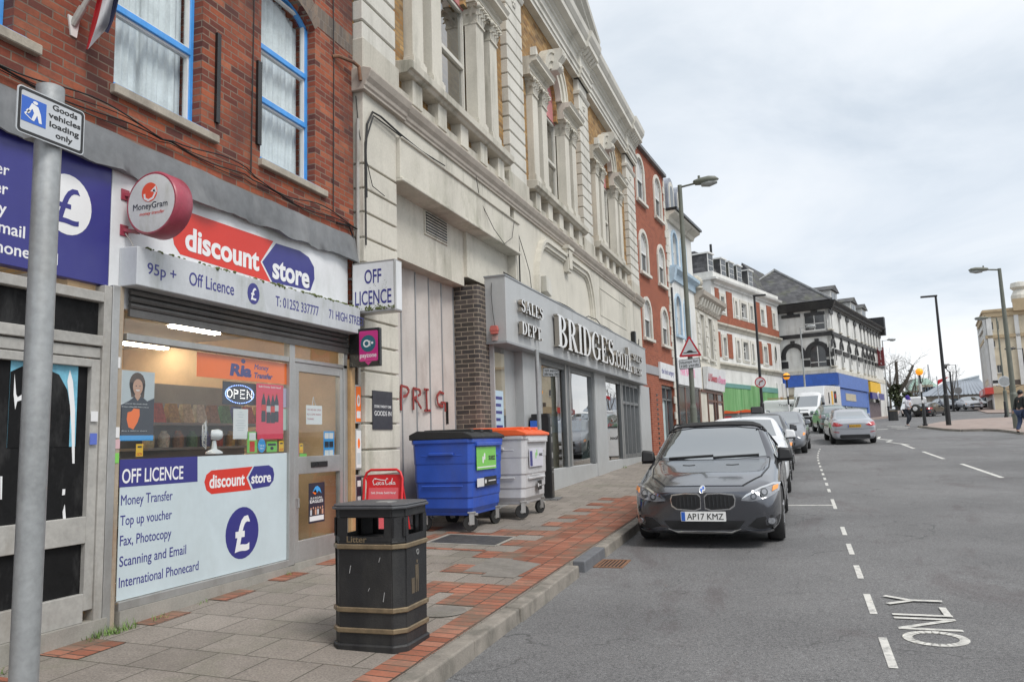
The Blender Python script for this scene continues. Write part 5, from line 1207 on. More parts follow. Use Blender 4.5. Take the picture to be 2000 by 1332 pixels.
serif('SALES', 22.0, 23.36, 3.78, .2, FXB + .02, FXB + .09, t); serif('DESK', 22.0, 23.3, 3.4, .2, FXB + .02, FXB + .09, t)
p = aty(967, 645, 11.9); q = thing('alarm_box', 'faded red alarm bell box on the near end of the grey fascia', 'alarm', (p.x, 11.9, p.z))
m = MB(); m.prism(rrect(-.06, -.07, .06, .07, .02), 'y', -.07, 0); m.prism(rrect(-.07, -.02, .07, .03, .01), 'y', -.075, 0); m.build('housing', flat('faded_red', (.45, .12, .1), .6, var=.2), q, local=True, bevel=.004)
m = MB(); m.prism(rrect(-.06, -.17, .05, -.09, .005), 'y', -.01, 0); m.build('label_plate', flat('pinkish_plate', (.5, .36, .33), .6), q, local=True)
m = MB(); m.tube([(0, -.01, .07), (-.03, -.005, .3), (-.05, -.005, .6), (-.04, -.004, .8)], .005, 6); m.build('lead', M_cable, q, local=True)
q = thing('alarm_box', 'cream wedge shaped sounder box on the blank stucco arch', 'alarm', (BX, 15.2, 4.68))
m = MB(); m.prism([(15.05, 4.62), (15.35, 4.55), (15.4, 4.7), (15.3, 4.9), (15.02, 4.95)], 'x', BX - .02, BX + .12); m.build('housing', M_stw, q, bevel=.01)
q = thing('bracket_lamp', 'black bracket lamp at the far end over the grey fascia', 'lamp', (BX, 24.2, 4.4))
m = MB(); m.box(BX, BX + .12, 24.15, 24.35, 4.42, 4.9); m.build('housing', M_black, q, bevel=.01); m = MB(); m.tube([(BX, 24.2, 4.5), (BX + .25, 24.0, 4.45), (BX + .28, 23.9, 4.6)], .015, 6); m.build('arm', M_black, q)
SX = -4.7
m = MB()
for a, b, x1 in ((12.03, 12.06, SX), (12.62, 13.3, SX - .1), (13.3, 14.3, -4.64), (18.6, 19.75, -4.64), (24.33, 26.0, -4.64)): m.box(-5.0, x1, a, b, .3, 3.225)
m.box(-5.0, SX - .02, 12.06, 12.62, .3, 1.1)
m.prism([(14.3, .3), (18.6, .3), (18.6, 1.0), (14.3, 1.02)], 'x', -5.0, -4.66); m.prism([(19.75, .3), (24.33, .3), (24.33, 1.0), (19.75, 1.01)], 'x', -5.0, -4.66)
m.build('shopfront_panel', M_gr, br_, bevel=.004)
m = MB(); xm0, xm1 = -4.78, -4.68
for a, b in ((14.3, 14.4), (16.2, 16.42), (18.45, 18.6), (19.75, 19.83), (21.72, 21.86), (22.35, 22.43), (22.95, 23.03), (23.5, 23.58), (24.2, 24.33)): m.box(xm0, xm1, a, b, 1.02, 3.2)
for a, b in ((14.4, 18.45), (19.83, 24.2)): m.box(xm0, xm1 - .005, a, b, 3.08, 3.2)
m.box(xm0, xm1 - .005, 21.86, 24.2, 2.55, 2.63); m.box(xm0, xm1 - .005, 21.86, 24.2, 1.02, 1.12)
m.build('shopfront_frame', M_mull, br_)
for a, b in ((14.38, 14.47), (16.14, 16.22), (16.42, 16.5), (21.66, 21.72), (21.86, 21.93)): m = MB(); m.box(xm1 - .003, xm1 + .012, a, b, 1.02, 3.2); m.build('mullion_cover', M_alu, br_)
m = MB(); xg = -4.74
for a, b in ((14.3, 18.6), (19.75, 24.33), (12.06, 12.62)): m.face([(xg, a, 1.0), (xg, b, 1.0), (xg, b, 3.2), (xg, a, 3.2)])
m.build('window_glass', glassmat('showroom_glass', (.5, .53, .53), base=.38), br_)
m = MB(); m.box(-8.6, -8.5, 12, 24.6, .6, 3.4); m.box(-8.5, -4.8, 12.0, 12.05, .6, 3.4); m.box(-8.5, -4.8, 24.5, 24.6, .6, 3.4); m.build('interior_wall', mat('showroom_wall', (.35, .34, .32), .9), br_)
m = MB(); m.box(-8.5, -4.8, 12.05, 24.5, 3.3, 3.36); m.build('interior_ceiling', M_ceil, br_); m = MB(); m.box(-8.5, -4.8, 12.05, 24.5, .7, .76); m.build('interior_floor', mat('showroom_floor', (.16, .15, .14), .4), br_)
m = MB(); rr = random.Random(8)
for (a, b) in ((14.5, 16.1), (16.5, 17.6), (19.9, 20.6)):
 y = a
 while y < b:
  w = rr.uniform(.18, .3); m.box(-4.79, -4.785, y, y + w * .9, 1.75, 2.08 + rr.uniform(-.03, .05)); y += w
m.build('window_display', mat('display_print', (.16, .25, .42), .5, var=.9, scale=9, fine=40), br_)
m = MB(); m.box(-4.79, -4.785, 17.65, 18.4, 1.1, 2.5); m.build('frosted_film', mat('frosted_film', (.42, .5, .5), .6), br_)
t2 = thing('window_notice', 'tall blue and white notice in the narrow window beside the dark brick', 'notice', (-4.735, 12.2, 1.6))
m = MB(); m.box(-4.738, -4.733, 12.08, 12.5, 1.55, 2.45); m.build('sheet', flat('notice_blue', (.45, .58, .68), .5), t2)
m = MB()
for k in range(6): m.box(-4.733, -4.731, 12.14, 12.14 + [.3, .24, .28, .2, .3, .16][k], 2.3 - .12 * k, 2.35 - .12 * k)
m.build('printed_line', M_navy, t2)
t2 = thing('wall_board', 'dark board reading STORE TWENTY ONE GOODS IN on the cream pier', 'sign', (BX, 8.43, 1.79))
m = MB(); m.box(BX, BX + .012, 8.19, 8.67, 1.79, 2.255); m.build('board', flat('board_slate', (.03, .03, .04), .5), t2)
for s, z, c_ in (('STORE TWENTY ONE', 2.05, .033), ('GOODS IN', 1.955, .06)): text(s, fmat(BX + .012) @ Matrix.Translation((8.225, z, 0)), M_wtxt, t2, width=.41, cap=c_, bold=.0)
m = MB(); m.tube([(-4.86, 8.03, .4), (-4.86, 8.03, 4.5), (-4.85, 8.03, 5.6)], .022, 8)
m.build('downpipe', M_aluw, br_)
m = MB(); xw = BX + .02
m.tube([(xw, 8.07, 4.6), (xw, 8.06, 5.2), (xw, 8.1, 5.55), (xw + .02, 8.2, 5.74), (xw + .02, 8.4, 5.76), (xw + .02, 8.9, 5.72), (xw + .03, 9.4, 5.69), (xw + .02, 11, 5.68), (xw + .02, 13.2, 5.69), (xw + .02, 13.55, 5.66), (xw + .02, 13.6, 5.2), (xw, 13.65, 4.4)], .014, 6)
m.tube([(xw, 8.05, 4.0), (xw, 8.055, 5.3), (xw + .02, 8.22, 5.7), (xw + .03, 8.6, 5.69), (xw + .05, 9.2, 5.66), (xw + .08, 10.2, 5.69)], .01, 6)
m.tube([(-4.87, 8.02, 5.9), (-4.83, 8.03, 5.4), (xw, 8.1, 5.03), (xw + .01, 8.2, 4.78), (xw + .01, 8.5, 4.74)], .006, 5)
m.tube([(xw, 11.6, 6.0), (xw + .02, 11.7, 5.6), (xw + .1, 12.1, 5.2), (xw + .1, 12.6, 5.05), (xw + .1, 13.0, 5.25), (xw + .08, 13.2, 5.6)], .006, 5)
m.tube([(BX + .03, 13.6, 5.5), (BX + .03, 14.0, 5.1), (BX + .05, 14.15, 4.85), (BX + .03, 14.3, 4.5), (BX + .03, 14.35, 4.34)], .007, 5)
m.tube([(FXB - .05, y_, 4.37 + .03 * math.sin(y_ * 1.7) + (.1 if 17.3 < y_ < 18.6 else 0)) for y_ in [12 + .4 * i for i in range(31)]], .012, 5)
m.build('cable', M_cable, br_)
# BUILDINGS FURTHER DOWN THE STREET
class Fac:
 """a building whose local +Y runs along its street front, +X faces the street"""
 def __init__(s, name, label, P, th, cat='building'):
  s.P = Vector((P[0], P[1])); s.th = R_(th); s.z0 = gz(P[1])
  s.t = thing(name, label, cat, (P[0], P[1], s.z0), -s.th)
  s.h = Vector((math.sin(s.th), math.cos(s.th))); s.n = Vector((math.cos(s.th), -math.sin(s.th)))
 def pt(s, px, py, x=0):
  d = ray(px, py); q = s.P + s.n * x; t = q.dot(s.n) / Vector((d.x, d.y)).dot(s.n); w = EYE + d * t
  return (Vector((w.x, w.y)) - s.P).dot(s.h), w.z - s.z0
 def end(s, px, py, y=0):
  d = ray(px, py); q = s.P + s.h * y; t = q.dot(s.h) / Vector((d.x, d.y)).dot(s.h); w = EYE + d * t
  return (Vector((w.x, w.y)) - s.P).dot(s.n), w.z - s.z0
 def w(s, x, y): v = s.P + s.n * x + s.h * y; return v.x, v.y
M_red = brick('new_red_brick', [(.3, .072, .036), (.36, .095, .05), (.26, .06, .034)], (.33, .19, .13), var=.25, ms=.01, bump=.3)
M_sash = mat('sash_glass', (.04, .045, .05), .08, var=.2, spec=.8); M_slate = brick('roof_slate', [(.1, .1, .105), (.14, .14, .145), (.08, .08, .085)], (.06, .06, .06), bw=.3, bh=.2, ms=.006, var=.5, dirt=(.15, .16, .1), dirtamt=.5)
M_wpaint = stucco('white_painted_render', (.68, .68, .655), amt=.6, green=.25); M_bluetr = mat('pale_blue_trim', (.4, .52, .62), .6, var=.15); M_blind2 = mat('net_blind', (.5, .5, .49), .8, var=.2)
M_ironb = mat('black_paint_trim', (.022, .022, .024), .5, var=.3, dirt=(.08, .08, .07), dirtamt=.5)
def win(F, s0, s1, z0, z1, rise, frame_m, bars=('h',), depth=.12, surround=0, sm=None, sill=True, pane=M_sash, blind=.0):
 f = MB(); fw = min(.06, (s1 - s0) * .09); x0, x1 = -depth - .04, -depth + .02
 f.box(x0, x1, s0, s0 + fw, z0, z1 - rise * .4); f.box(x0, x1, s1 - fw, s1, z0, z1 - rise * .4); f.box(x0, x1, s0 + fw, s1 - fw, z0, z0 + fw)
 if 'h' in bars: zm = (z0 + z1) / 2; f.box(x0, x1 + .01, s0 + fw, s1 - fw, zm - fw * .5, zm + fw * .5)
 if 'v' in bars: f.box(x0, x1 - .01, (s0 + s1) / 2 - fw * .3, (s0 + s1) / 2 + fw * .3, z0 + fw, z1 - .02)
 if 't' in bars: f.box(x0, x1, s0 + fw, s1 - fw, z0 + (z1 - z0) * .7, z0 + (z1 - z0) * .7 + fw * .7)
 if rise <= 0: f.box(x0, x1, s0 + fw, s1 - fw, z1 - fw, z1)
 else:
  a = (s0 + s1) / 2; h = (s1 - s0) / 2; Rr = (h * h + rise * rise) / (2 * rise); zc = z1 - Rr; a0 = math.asin(min(1, h / Rr)); n = 8
  for i in range(n):
   t0, t1 = -a0 + 2 * a0 * i / n, -a0 + 2 * a0 * (i + 1) / n
   f.prism([(a + q * math.sin(t), zc + q * math.cos(t)) for q, t in ((Rr, t0), (Rr, t1), (Rr - fw, t1), (Rr - fw, t0))], 'x', x0, x1)
 o = f.build('window', frame_m, F.t, local=True)
 g = MB(); g.box(x0 - .01, x0 + .02, s0, s1, z0, z1); g.build('pane', pane, o, local=True)
 if blind: g = MB(); g.box(x0 + .021, x0 + .026, s0 + fw, s1 - fw, z1 - (z1 - z0) * blind, z1 - .02); g.build('blind', M_blind2, o, local=True)
 if surround:
  g = MB(); q = surround; xs1 = .05
  g.box(-.02, xs1, s0 - q, s0, z0, z1 - rise); g.box(-.02, xs1, s1, s1 + q, z0, z1 - rise)
  if rise > 0:
   for i in range(n):
    t0, t1 = -a0 + 2 * a0 * i / n, -a0 + 2 * a0 * (i + 1) / n
    g.prism([(a + r_ * math.sin(t) * (1 if r_ == Rr else 1), zc + r_ * math.cos(t)) for r_, t in ((Rr, t0), (Rr, t1), (Rr + q, t1), (Rr + q, t0))], 'x', -.02, xs1)
  else: g.box(-.02, xs1, s0 - q, s1 + q, z1, z1 + q)
  g.build('surround', sm, o, local=True)
 if sill: g = MB(); g.box(-depth, .12, s0 - surround - .04, s1 + surround + .04, z0 - .1, z0); g.build('sill', sm or frame_m, o, local=True)
 return o
def wall(F, s0, s1, z0, z1, ops, m, xb=-.35, name='wall'):
 b = MB(); wallgrid(b, s0, s1, z0, z1, xb, 0, ops); return b.build(name, m, F.t, local=True)
def body(F, s0, s1, z0, z1, depth, m):
 b = MB(); b.box(-depth, -.36, s0 + .02, s1 - .02, z0, z1); return b.build('rear_wall', m, F.t, local=True)
# ---- red brick building
F = Fac('red_brick_building', 'newer red brick building with white arched sash windows and a grey string course', (-4.87, 26.12), 4.6)
LR = F.pt(1312, 690)[0] + .25
ops = []
def pr(tl, br): a = F.pt(*tl); b = F.pt(*br); return a[0], b[0], b[1], a[1]
cols_ = [(F.pt(1241, 330)[0], F.pt(1254, 330)[0]), (F.pt(1279.5, 420)[0], F.pt(1290, 420)[0])]
rows_ = [(F.pt(1246, 390)[1], F.pt(1241, 303)[1]), (F.pt(1252, 530)[1], F.pt(1246, 448)[1]), (F.pt(1262, 660)[1], F.pt(1254, 582)[1])]
for (a, b) in ((cols_[0][0], cols_[0][0] + .95), (cols_[1][0], cols_[1][0] + .95)):
 for (c, d) in rows_: ops.append((a, b, c, d, .42))
zt = F.pt(1233, 275)[1]; zs = F.pt(1260.7, 711)[1]
door_o = (.25, 1.0, -.2, 2.55); shop_o = (2.6, 4.6, -.2, 2.75)
wall(F, 0, LR, -.3, zt, ops + [door_o, shop_o], M_red); body(F, 0, LR, -.3, zt, 8, M_red)
for o in ops: win(F, *o, M_whiteup, depth=.04, surround=.13, sm=M_stw, blind=.5)
m = MB(); m.box(-.4, .14, -.02, LR, zt, zt + .12); m.build('parapet_coping', M_lead, F.t, local=True)
m = MB(); m.box(-.02, .03, 0, LR, zs - .3, zs); m.build('string_course', mat('grey_band', (.3, .3, .31), .7), F.t, local=True)
m = MB()
for k in range(int(zt / .3)): m.box(-.02, .03, LR - (.28 if k % 2 else .16), LR + .005, .3 * k + .01, .3 * k + .29)
m.build('quoin', M_stw, F.t, local=True)
m = MB(); m.box(-.2, -.12, .25, 1.0, -.2, 2.2); o = m.build('door', M_white, F.t, local=True); m = MB(); m.box(-.21, -.13, .25, 1.0, 2.2, 2.55); m.box(-.12, -.09, .9, .95, 1.0, 1.1); m.build('handle', M_black, o, local=True)
m = MB(); m.box(-.2, -.1, 2.6, 2.68, -.2, 2.75); m.box(-.2, -.1, 3.6, 3.7, -.2, 2.75); m.box(-.2, -.1, 4.5, 4.6, -.2, 2.75); m.box(-.2, -.1, 2.68, 4.5, 2.65, 2.75); m.box(-.2, -.1, 2.68, 4.5, 2.2, 2.26); m.box(-.2, 0, 2.6, 4.6, -.3, .35); m.build('shopfront_frame', M_mull, F.t, local=True)
m = MB(); m.box(-.2, -.17, 2.68, 3.6, .35, 2.2); m.build('frosted_window', mat('frosted_film', ''), F.t, local=True); m = MB(); m.box(-.2, -.17, 3.7, 4.5, .35, 2.65); m.box(-.2, -.17, 2.68, 3.6, 2.26, 2.65); m.build('window_glass', M_sash, F.t, local=True)
m = MB()
for k in range(13): m.box(.0, .004, 1.75, 1.95, .25 + .17 * k, .33 + .17 * k)
m.build('pierced_brick_strip', M_black, F.t, local=True)
t = thing('fascia_sign', 'small white fascia sign with blue letters over the door of the red brick building', 'sign', (*F.w(.03, 3.5), F.z0 + 3), -F.th)
m = MB(); m.box(-.02, .06, -1.25, 1.0, -.05, .55); m.build('board', M_white, t, local=True)
text('the foot surgery', fmat(.06) @ Matrix.Translation((-1.1, .15, 0)), M_navy, t, width=1.9, cap=.2, bold=.02, local=True)
PW = F.w(0, LR)
# ---- white building with blue trim and dormers
F = Fac('white_dormer_building', 'narrow white building with pale blue arched windows and two round dormers', PW, 6.5)
LW = F.pt(1349, 470)[0]; ze = F.pt(1300, 414)[1]; zm = F.pt(1315, 525)[1]
w2 = [(F.pt(1309, 470)[0], F.pt(1317.5, 480)[0], F.pt(1313, 520)[1], F.pt(1311, 452)[1]), (F.pt(1328, 500)[0], F.pt(1333.5, 500)[0], F.pt(1334, 535)[1], F.pt(1330, 475)[1])]
w2 = [(.75, 1.5, w2[0][2], w2[0][3], .37), (2.15, 2.9, w2[0][2], w2[0][3], .37)]
w1 = [(.75, 1.5, F.pt(1325, 655)[1], F.pt(1318, 576)[1], .37), (2.15, 2.9, F.pt(1325, 655)[1], F.pt(1318, 576)[1], .37)]
wall(F, 0, LW, -.3, ze, w1 + w2, M_wpaint); body(F, 0, LW, -.3, ze, 8, M_wpaint)
for o in w1 + w2: win(F, *o, M_whiteup, surround=.12, sm=M_bluetr, pane=mat('blue_curtain_glass', (.22, .32, .45), .2, var=.25, scale=6))
m = MB(); m.prism([(-.3, ze - .35), (.1, ze - .35), (.16, ze - .2), (.4, ze - .08), (.42, ze), (-.3, ze + .02)], 'y', 0, LW + .1); m.build('eaves_cornice', M_st, F.t, local=True)
m = MB(); m.box(-.3, .5, -.02, LW + .12, ze + .022, ze + .12); m.build('gutter', M_black, F.t, local=True)
m = MB(); m.prism([(-.3, zm - .5), (.08, zm - .5), (.12, zm - .25), (.3, zm - .12), (.32, zm), (-.3, zm + .02)], 'y', .1, LW); m.prism([(-.2, zm - .9), (.2, zm - .6), (.3, zm - .1), (-.2, zm - .1)], 'y', 0.0, .28); m.build('floor_cornice', M_bluetr, F.t, local=True)
m = MB()
for k in range(int(ze / .32)): m.box(-.02, .035, 0.0, .3 if k % 2 else .2, .32 * k + .01, .32 * k + .31)
m.build('quoin', M_stw, F.t, local=True)
m = MB(); m.prism([(-.2, ze + .1), (-.9, ze + 1.9), (-6, ze + 2.2), (-6, ze + .1)], 'y', .05, LW); m.build('roof', M_slate, F.t, local=True)
for s in (1.1, 2.5):
 m = MB(); m.prism([(s - .5, ze + .15)] + [(s + .5 * math.cos(R_(a)), ze + 1.15 + .55 * math.sin(R_(a))) for a in range(180, -1, -20)] + [(s + .5, ze + .15)], 'x', -1.2, .0); o = m.build('dormer', mat('dormer_lead', (.28, .3, .34), .6, var=.2), F.t, local=True)
 m = MB(); m.prism([(s - .36, ze + .3)] + [(s + .36 * math.cos(R_(a)), ze + 1.1 + .42 * math.sin(R_(a))) for a in range(180, -1, -20)] + [(s + .36, ze + .3)], 'x', .0, .03); m.build('dormer_frame', M_stw, o, local=True)
 m = MB(); m.prism([(s - .25, ze + .4)] + [(s + .25 * math.cos(R_(a)), ze + 1.05 + .3 * math.sin(R_(a))) for a in range(180, -1, -30)] + [(s + .25, ze + .4)], 'x', .03, .035); m.build('pane', M_sash, o, local=True)
m = MB(); m.tube([(.06, .08, -.2), (.06, .08, zm - .9)], .05, 8); m.build('downpipe', M_black, F.t, local=True)
for a, b in ((.2, .5), (1.4, 1.55), (LW - .3, LW)): m = MB(); m.box(-.2, .02, a, b, -.3, 2.7); m.build('shopfront_pilaster', mat('brown_shop_timber', (.14, .07, .05), .5, var=.2), F.t, local=True)
m = MB(); m.box(-.1, .005, .5, LW - .3, .5, 2.7); m.build('window_glass', M_sash, F.t, local=True)
t = thing('fascia_sign', 'white shop sign with pink lettering on the white dormer building', 'sign', (*F.w(.05, .3), F.z0 + 2.75), -F.th)
zq = F.pt(1322, 775)[1]; m = MB(); m.box(-.03, .06, -.1, LW - .35, 0, 1.05); m.build('board', M_white, t, local=True)
text('HAIR NAIL BAR', fmat(.06) @ Matrix.Translation((.25, .4, 0)), mat('pink_print', (.75, .25, .42), .5, var=0), t, width=2.4, cap=.36, bold=.03, local=True)
PO = F.w(0, LW)
# ---- ornate cream two storey building
F = Fac('ornate_cream_building', 'low ornate cream building with stone quoins and a heavy curved cornice', PO, 7)
LO = F.pt(1402, 640)[0]; ze = F.pt(1352, 566)[1]
z10, z11 = F.pt(1372, 700)[1], F.pt(1366, 615)[1]
ow = [(.7 + 1.55 * k, 1.45 + 1.55 * k, ze - 2.9, ze - .95, 0) for k in range(int((LO - .5) / 1.55))]
wall(F, 0, LO, -.3, ze - .3, ow, M_st); body(F, 0, LO, -.3, ze - .3, 8, M_st)
for o in ow: win(F, *o, M_whiteup, surround=.12, sm=M_stw, blind=.4)
m = MB()
for k in range(int(LO / 1.55) + 1):
 for j in range(9): m.box(-.02, .07 if j % 2 else .045, .15 + 1.55 * k, .5 + 1.55 * k, ze - 3.1 + .24 * j + .01, ze - 3.1 + .24 * j + .23)
m.build('quoin', M_stw, F.t, local=True)
m = MB(); m.prism([(-.3, ze - .75), (.06, ze - .75), (.1, ze - .6), (.18, ze - .5), (.2, ze - .35), (.42, ze - .18), (.46, ze), (-.3, ze + .05)], 'y', 0, LO + .3); m.build('main_cornice', mat('cornice_stone', ''), F.t, local=True)
for k in range(int(LO / .5)): m = MB(); m.prism([(.05, ze - .7), (.22, ze - .62), (.34, ze - .3), (.05, ze - .25)], 'y', .2 + .5 * k, .4 + .5 * k); m.build('console', M_stw, F.t, local=True)
m = MB(); m.prism([(-.3, ze), (-3, ze + 1.3), (-8, ze + .1)], 'y', 0, LO); m.build('roof', M_slate, F.t, local=True)
m = MB(); m.lathe([(.001, .5), (.1, .48), (.26, .3), (.3, .1), (.2, 0), (.3, -.1), (.1, -.2)], (.1, .15, ze + .2), 12); m.build('finial', M_std, F.t, local=True, smooth=60)
Mtim = mat('brown_shop_timber', '')
m = MB()
for s in (1.2, 2.55, 3.1, 4.3):
 if s < LO: m.box(-.1, .05, s, s + .12, -.3, 2.6)
m.box(-.1, .04, 1.32, LO - .2, 2.1, 2.2); m.box(-.1, .06, 0.1, LO - .05, 2.5, 2.62); m.build('shopfront_frame', Mtim, F.t, local=True)
m = MB(); m.box(-.05, .008, 1.2, LO - .2, .7, 2.5); m.build('window_glass', M_sash, F.t, local=True)
for s in (1.45, 3.3): m = MB(); m.box(-.02, .02, s, s + .82, .9, 2.0); m.build('window_bill', mat('cream_bill', (.6, .57, .48), .6), F.t, local=True)
t = thing('fascia_sign', 'white shop sign with red and pink words on the ornate cream building', 'sign', (*F.w(.05, .3), F.z0 + 2.65), -F.th)
m = MB(); m.hexa([(-.02, .3, 0), (.1, .3, 0), (.1, LO - .4, 0), (-.02, LO - .4, 0), (-.02, .3, 1.0), (.22, .3, 1.0), (.22, LO - .4, 1.0), (-.02, LO - .4, 1.0)]); m.build('board', M_white, t, local=True)
text('Lil Sweets', frame((.165, .5, .38), (0, 1, 0), v=(.12, 0, 1)), mat('red_print', (.5, .05, .08), .5, var=0), t, width=1.7, cap=.34, bold=.02, local=True)
text('n Desserts', frame((.165, 2.35, .38), (0, 1, 0), v=(.12, 0, 1)), mat('pink_print', ''), t, width=1.7, cap=.34, bold=.02, local=True)
# ---- brick and white stone 1930s building with the green hoarding
F = Fac('brick_and_stone_building', 'thirties brick and white stone building with a slate mansard over green hoarding', (-5, 55), 16.7)
L6 = 13.6; zc6 = F.pt(1390, 544)[1]; z62, z61, zf = F.pt(1399, 631)[1], F.pt(1399, 705)[1], F.pt(1410, 735)[1]
def fw6(tl, br): a = F.pt(*tl); b = F.pt(*br); return (a[0], b[0], b[1], a[1], 0)
o6 = [fw6((1406, 579), (1415, 616)), fw6((1434, 589), (1439.5, 617)), fw6((1446, 592), (1458, 621)), fw6((1463.5, 598), (1470, 624)), fw6((1484.5, 604), (1492, 633)), fw6((1508, 611), (1513, 638)),
  fw6((1411, 659), (1419, 696)), fw6((1438, 665), (1444.5, 699)), fw6((1450, 668), (1462, 704)), fw6((1467, 672), (1473, 706)), fw6((1490, 677), (1499, 711))]
def lev(rows, i0, i1):
 z0 = sum(r[2] for r in rows[i0:i1]) / (i1 - i0); z1 = sum(r[3] for r in rows[i0:i1]) / (i1 - i0)
 return [(r[0], r[1], z0, z1, 0) for r in rows[i0:i1]]
o6 = lev(o6, 0, 6) + lev(o6, 6, 11)
wall(F, 0, L6, zf, zc6, o6, M_wpaint); wall(F, 0, L6, -.5, zf, [], M_wpaint); body(F, 0, L6, -.5, zc6, 9, M_wpaint)
m = MB(); m.box(-9, -.01, -.35, 0.0, -.5, zc6); m.build('wing_wall', M_wpaint, F.t, local=True)
for o in o6: win(F, *o, M_whiteup, bars=('h', 'v', 't'), depth=.18, blind=.0)
m = MB()
for px, a, b in ((1383, 1405, 2), (1417, 1430, 2), (1473, 1483, 2), (1494, 1505, 2)):
 s0, s1 = F.pt(px + 1.5, 590)[0], F.pt(a if a < 1405 else a, 590)[0]
 m.box(0, .05, max(.25, s0), s1 - .1, o6[0][2] - 1.0, o6[0][3] + .5)
a = o6[1][0] - .2; b = o6[3][1] + .2
m.box(0, .048, .3, L6 - .1, z62 + .15, o6[0][2] - .25)
for (c0, c1) in ((1401, 1408.5), (1422, 1431), (1481.5, 1488), (1499.5, 1506)):
 m.box(0, .05, F.pt(c0, 690)[0], F.pt(c1, 690)[0], o6[6][2] - .1, o6[6][3] + .35)
m.build('brick_panel', M_red, F.t, local=True)
for o in o6:
 g = .22; m = MB()
 for q in ((o[0] - g, o[0], o[2] - g, o[3] + g), (o[1], o[1] + g, o[2] - g, o[3] + g), (o[0], o[1], o[3], o[3] + g), (o[0], o[1], o[2] - g, o[2])): m.box(0, .07, *q)
 m.build('window_surround', M_stw, F.t, local=True)
cp = [(-.3, -.35), (.08, -.35), (.12, -.2), (.4, -.08), (.45, .06), (.1, .1), (.1, .5), (-.3, .55)]
m = MB(); m.prism([(x, zc6 + z) for x, z in cp], 'y', 0, L6 + .1); m.prism([(-y_, zc6 + z) for y_, z in [(x, z) for x, z in cp]], 'x', -9, .09) if False else None
m.box(-9, .44, -.44, 0.0, zc6 - .1, zc6 + .06); m.box(-9, .1, -.1, 0.0, zc6 + .06, zc6 + .54); m.build('parapet', M_wpaint, F.t, local=True)
for z in (z62, z61 - .1):
 m = MB(); m.prism([(-.1, z - .35), (.05, z - .35), (.1, z - .2), (.25, z - .08), (.25, z + .05), (-.1, z + .12)], 'y', -.2, L6 + .05); m.box(-9, .2, -.22, -.2, z - .3, z + .05); m.build('string_course', M_std, F.t, local=True)
m = MB(); zr = F.pt(1362, 502, -2.2)[1]
m.hexa([(-9, .4, zc6 + .3), (-.35, .3, zc6 + .3), (-.35, L6, zc6 + .3), (-9, L6, zc6 + .3), (-9, 1.0, zr), (-1.6, 1.0, zr), (-1.6, L6, zr), (-9, L6, zr)]); m.build('mansard_roof', M_slate, F.t, local=True)
for px, py in ((1390, 527), (1415, 537), (1430.5, 541), (1446, 545), (1468, 557)):
 s, _ = F.pt(px, py, -.4); m = MB(); m.box(-1.6, -.5, s - .45, s + .45, zc6 + .4, zc6 + 2.0); o = m.build('dormer', M_slate, F.t, local=True); m = MB(); m.box(-.5, -.45, s - .47, s + .47, zc6 + .4, zc6 + 2.0); m.box(-1.6, -.35, s - .52, s + .52, zc6 + 2.0, zc6 + 2.1); m.build('dormer_frame', M_whiteup, o, local=True)
 m = MB()
 for i in (0, 1):
  for j in (0, 1, 2): m.box(-.45, -.44, s - .4 + .42 * i, s - .02 + .42 * i, zc6 + .75 + .42 * j, zc6 + 1.12 + .42 * j)
 m.build('pane', M_sash, o, local=True)
m = MB(); s, _ = F.pt(1398, 520, -1.5); m.tube([(-1.8, s, zr - .2), (-1.8, s, zr + 1.2)], .1, 8); m.build('flue', M_black, F.t, local=True)
x0, zz0 = F.end(1357, 612); x1, zz1 = F.end(1375, 571)
m = MB(); m.box(x0, x1, -.37, -.34, zz0, zz1); o = m.build('window', M_whiteup, F.t, local=True); m = MB()
for i in range(3):
 for j in range(2): m.box(x0 + (x1 - x0) * (.06 + .32 * i), x0 + (x1 - x0) * (.3 + .32 * i), -.385, -.37, zz0 + (zz1 - zz0) * (.06 + .48 * j), zz0 + (zz1 - zz0) * (.46 + .48 * j))
m.build('pane', M_sash, o, local=True)
s, z = F.pt(1514, 691); m = MB(); m.prism([(s + .3 * math.cos(a * .35), z + .75 * math.sin(a * .35)) for a in range(18)], 'x', 0, .06); o = m.build('window', M_stw, F.t, local=True); m = MB(); m.prism([(s + .2 * math.cos(a * .35), z + .6 * math.sin(a * .35)) for a in range(18)], 'x', .06, .07); m.build('pane', M_sash, o, local=True)
t = thing('hoarding', 'tall green painted timber hoarding closing the shopfront of the thirties building', 'hoarding', (*F.w(0, 0), F.z0), -F.th)
def greenpaint():
 t_ = NT('green_hoarding_paint'); v = t_.vec((1, 1, .06)); s_ = t_.noise(3.5, v, det=6, rough=.7)
 c = t_.ramp(s_, [(.3, (.085, .21, .075)), (.5, (.14, .31, .12)), (.68, (.26, .46, .23))]); c = t_.mix(t_.ramp(t_.noise(1.2, det=4), [(.5, 0), (.7, .5)]), c, (.09, .3, .1)); return t_.bsdf(c, .7)
s0, s1 = F.pt(1408, 770)[0], F.pt(1517, 770)[0]; m = MB(); k = 0; y = s0
while y < s1 - .1:
 m.box(0.02, .1 + .012 * (k % 2), y, min(y + 1.2, s1), -.5, zf - .45); y += 1.2; k += 1
m.build('boards', greenpaint(), t, local=True)
m = MB(); m.box(.115, .14, s0, s0 + 5.5, zf - .75, zf - .45); m.box(.115, .14, s0 + 7.5, s1, zf - .85, zf - .45); m.build('top_strip', mat('teal_strip', (.12, .27, .24), .6, var=.2), t, local=True)
m = MB(); sd = F.pt(1521, 770)[0]; m.box(-.1, .03, sd, sd + .9, -.4, 2.6); m.build('door', mat('orange_door', (.42, .18, .07), .6), F.t, local=True)
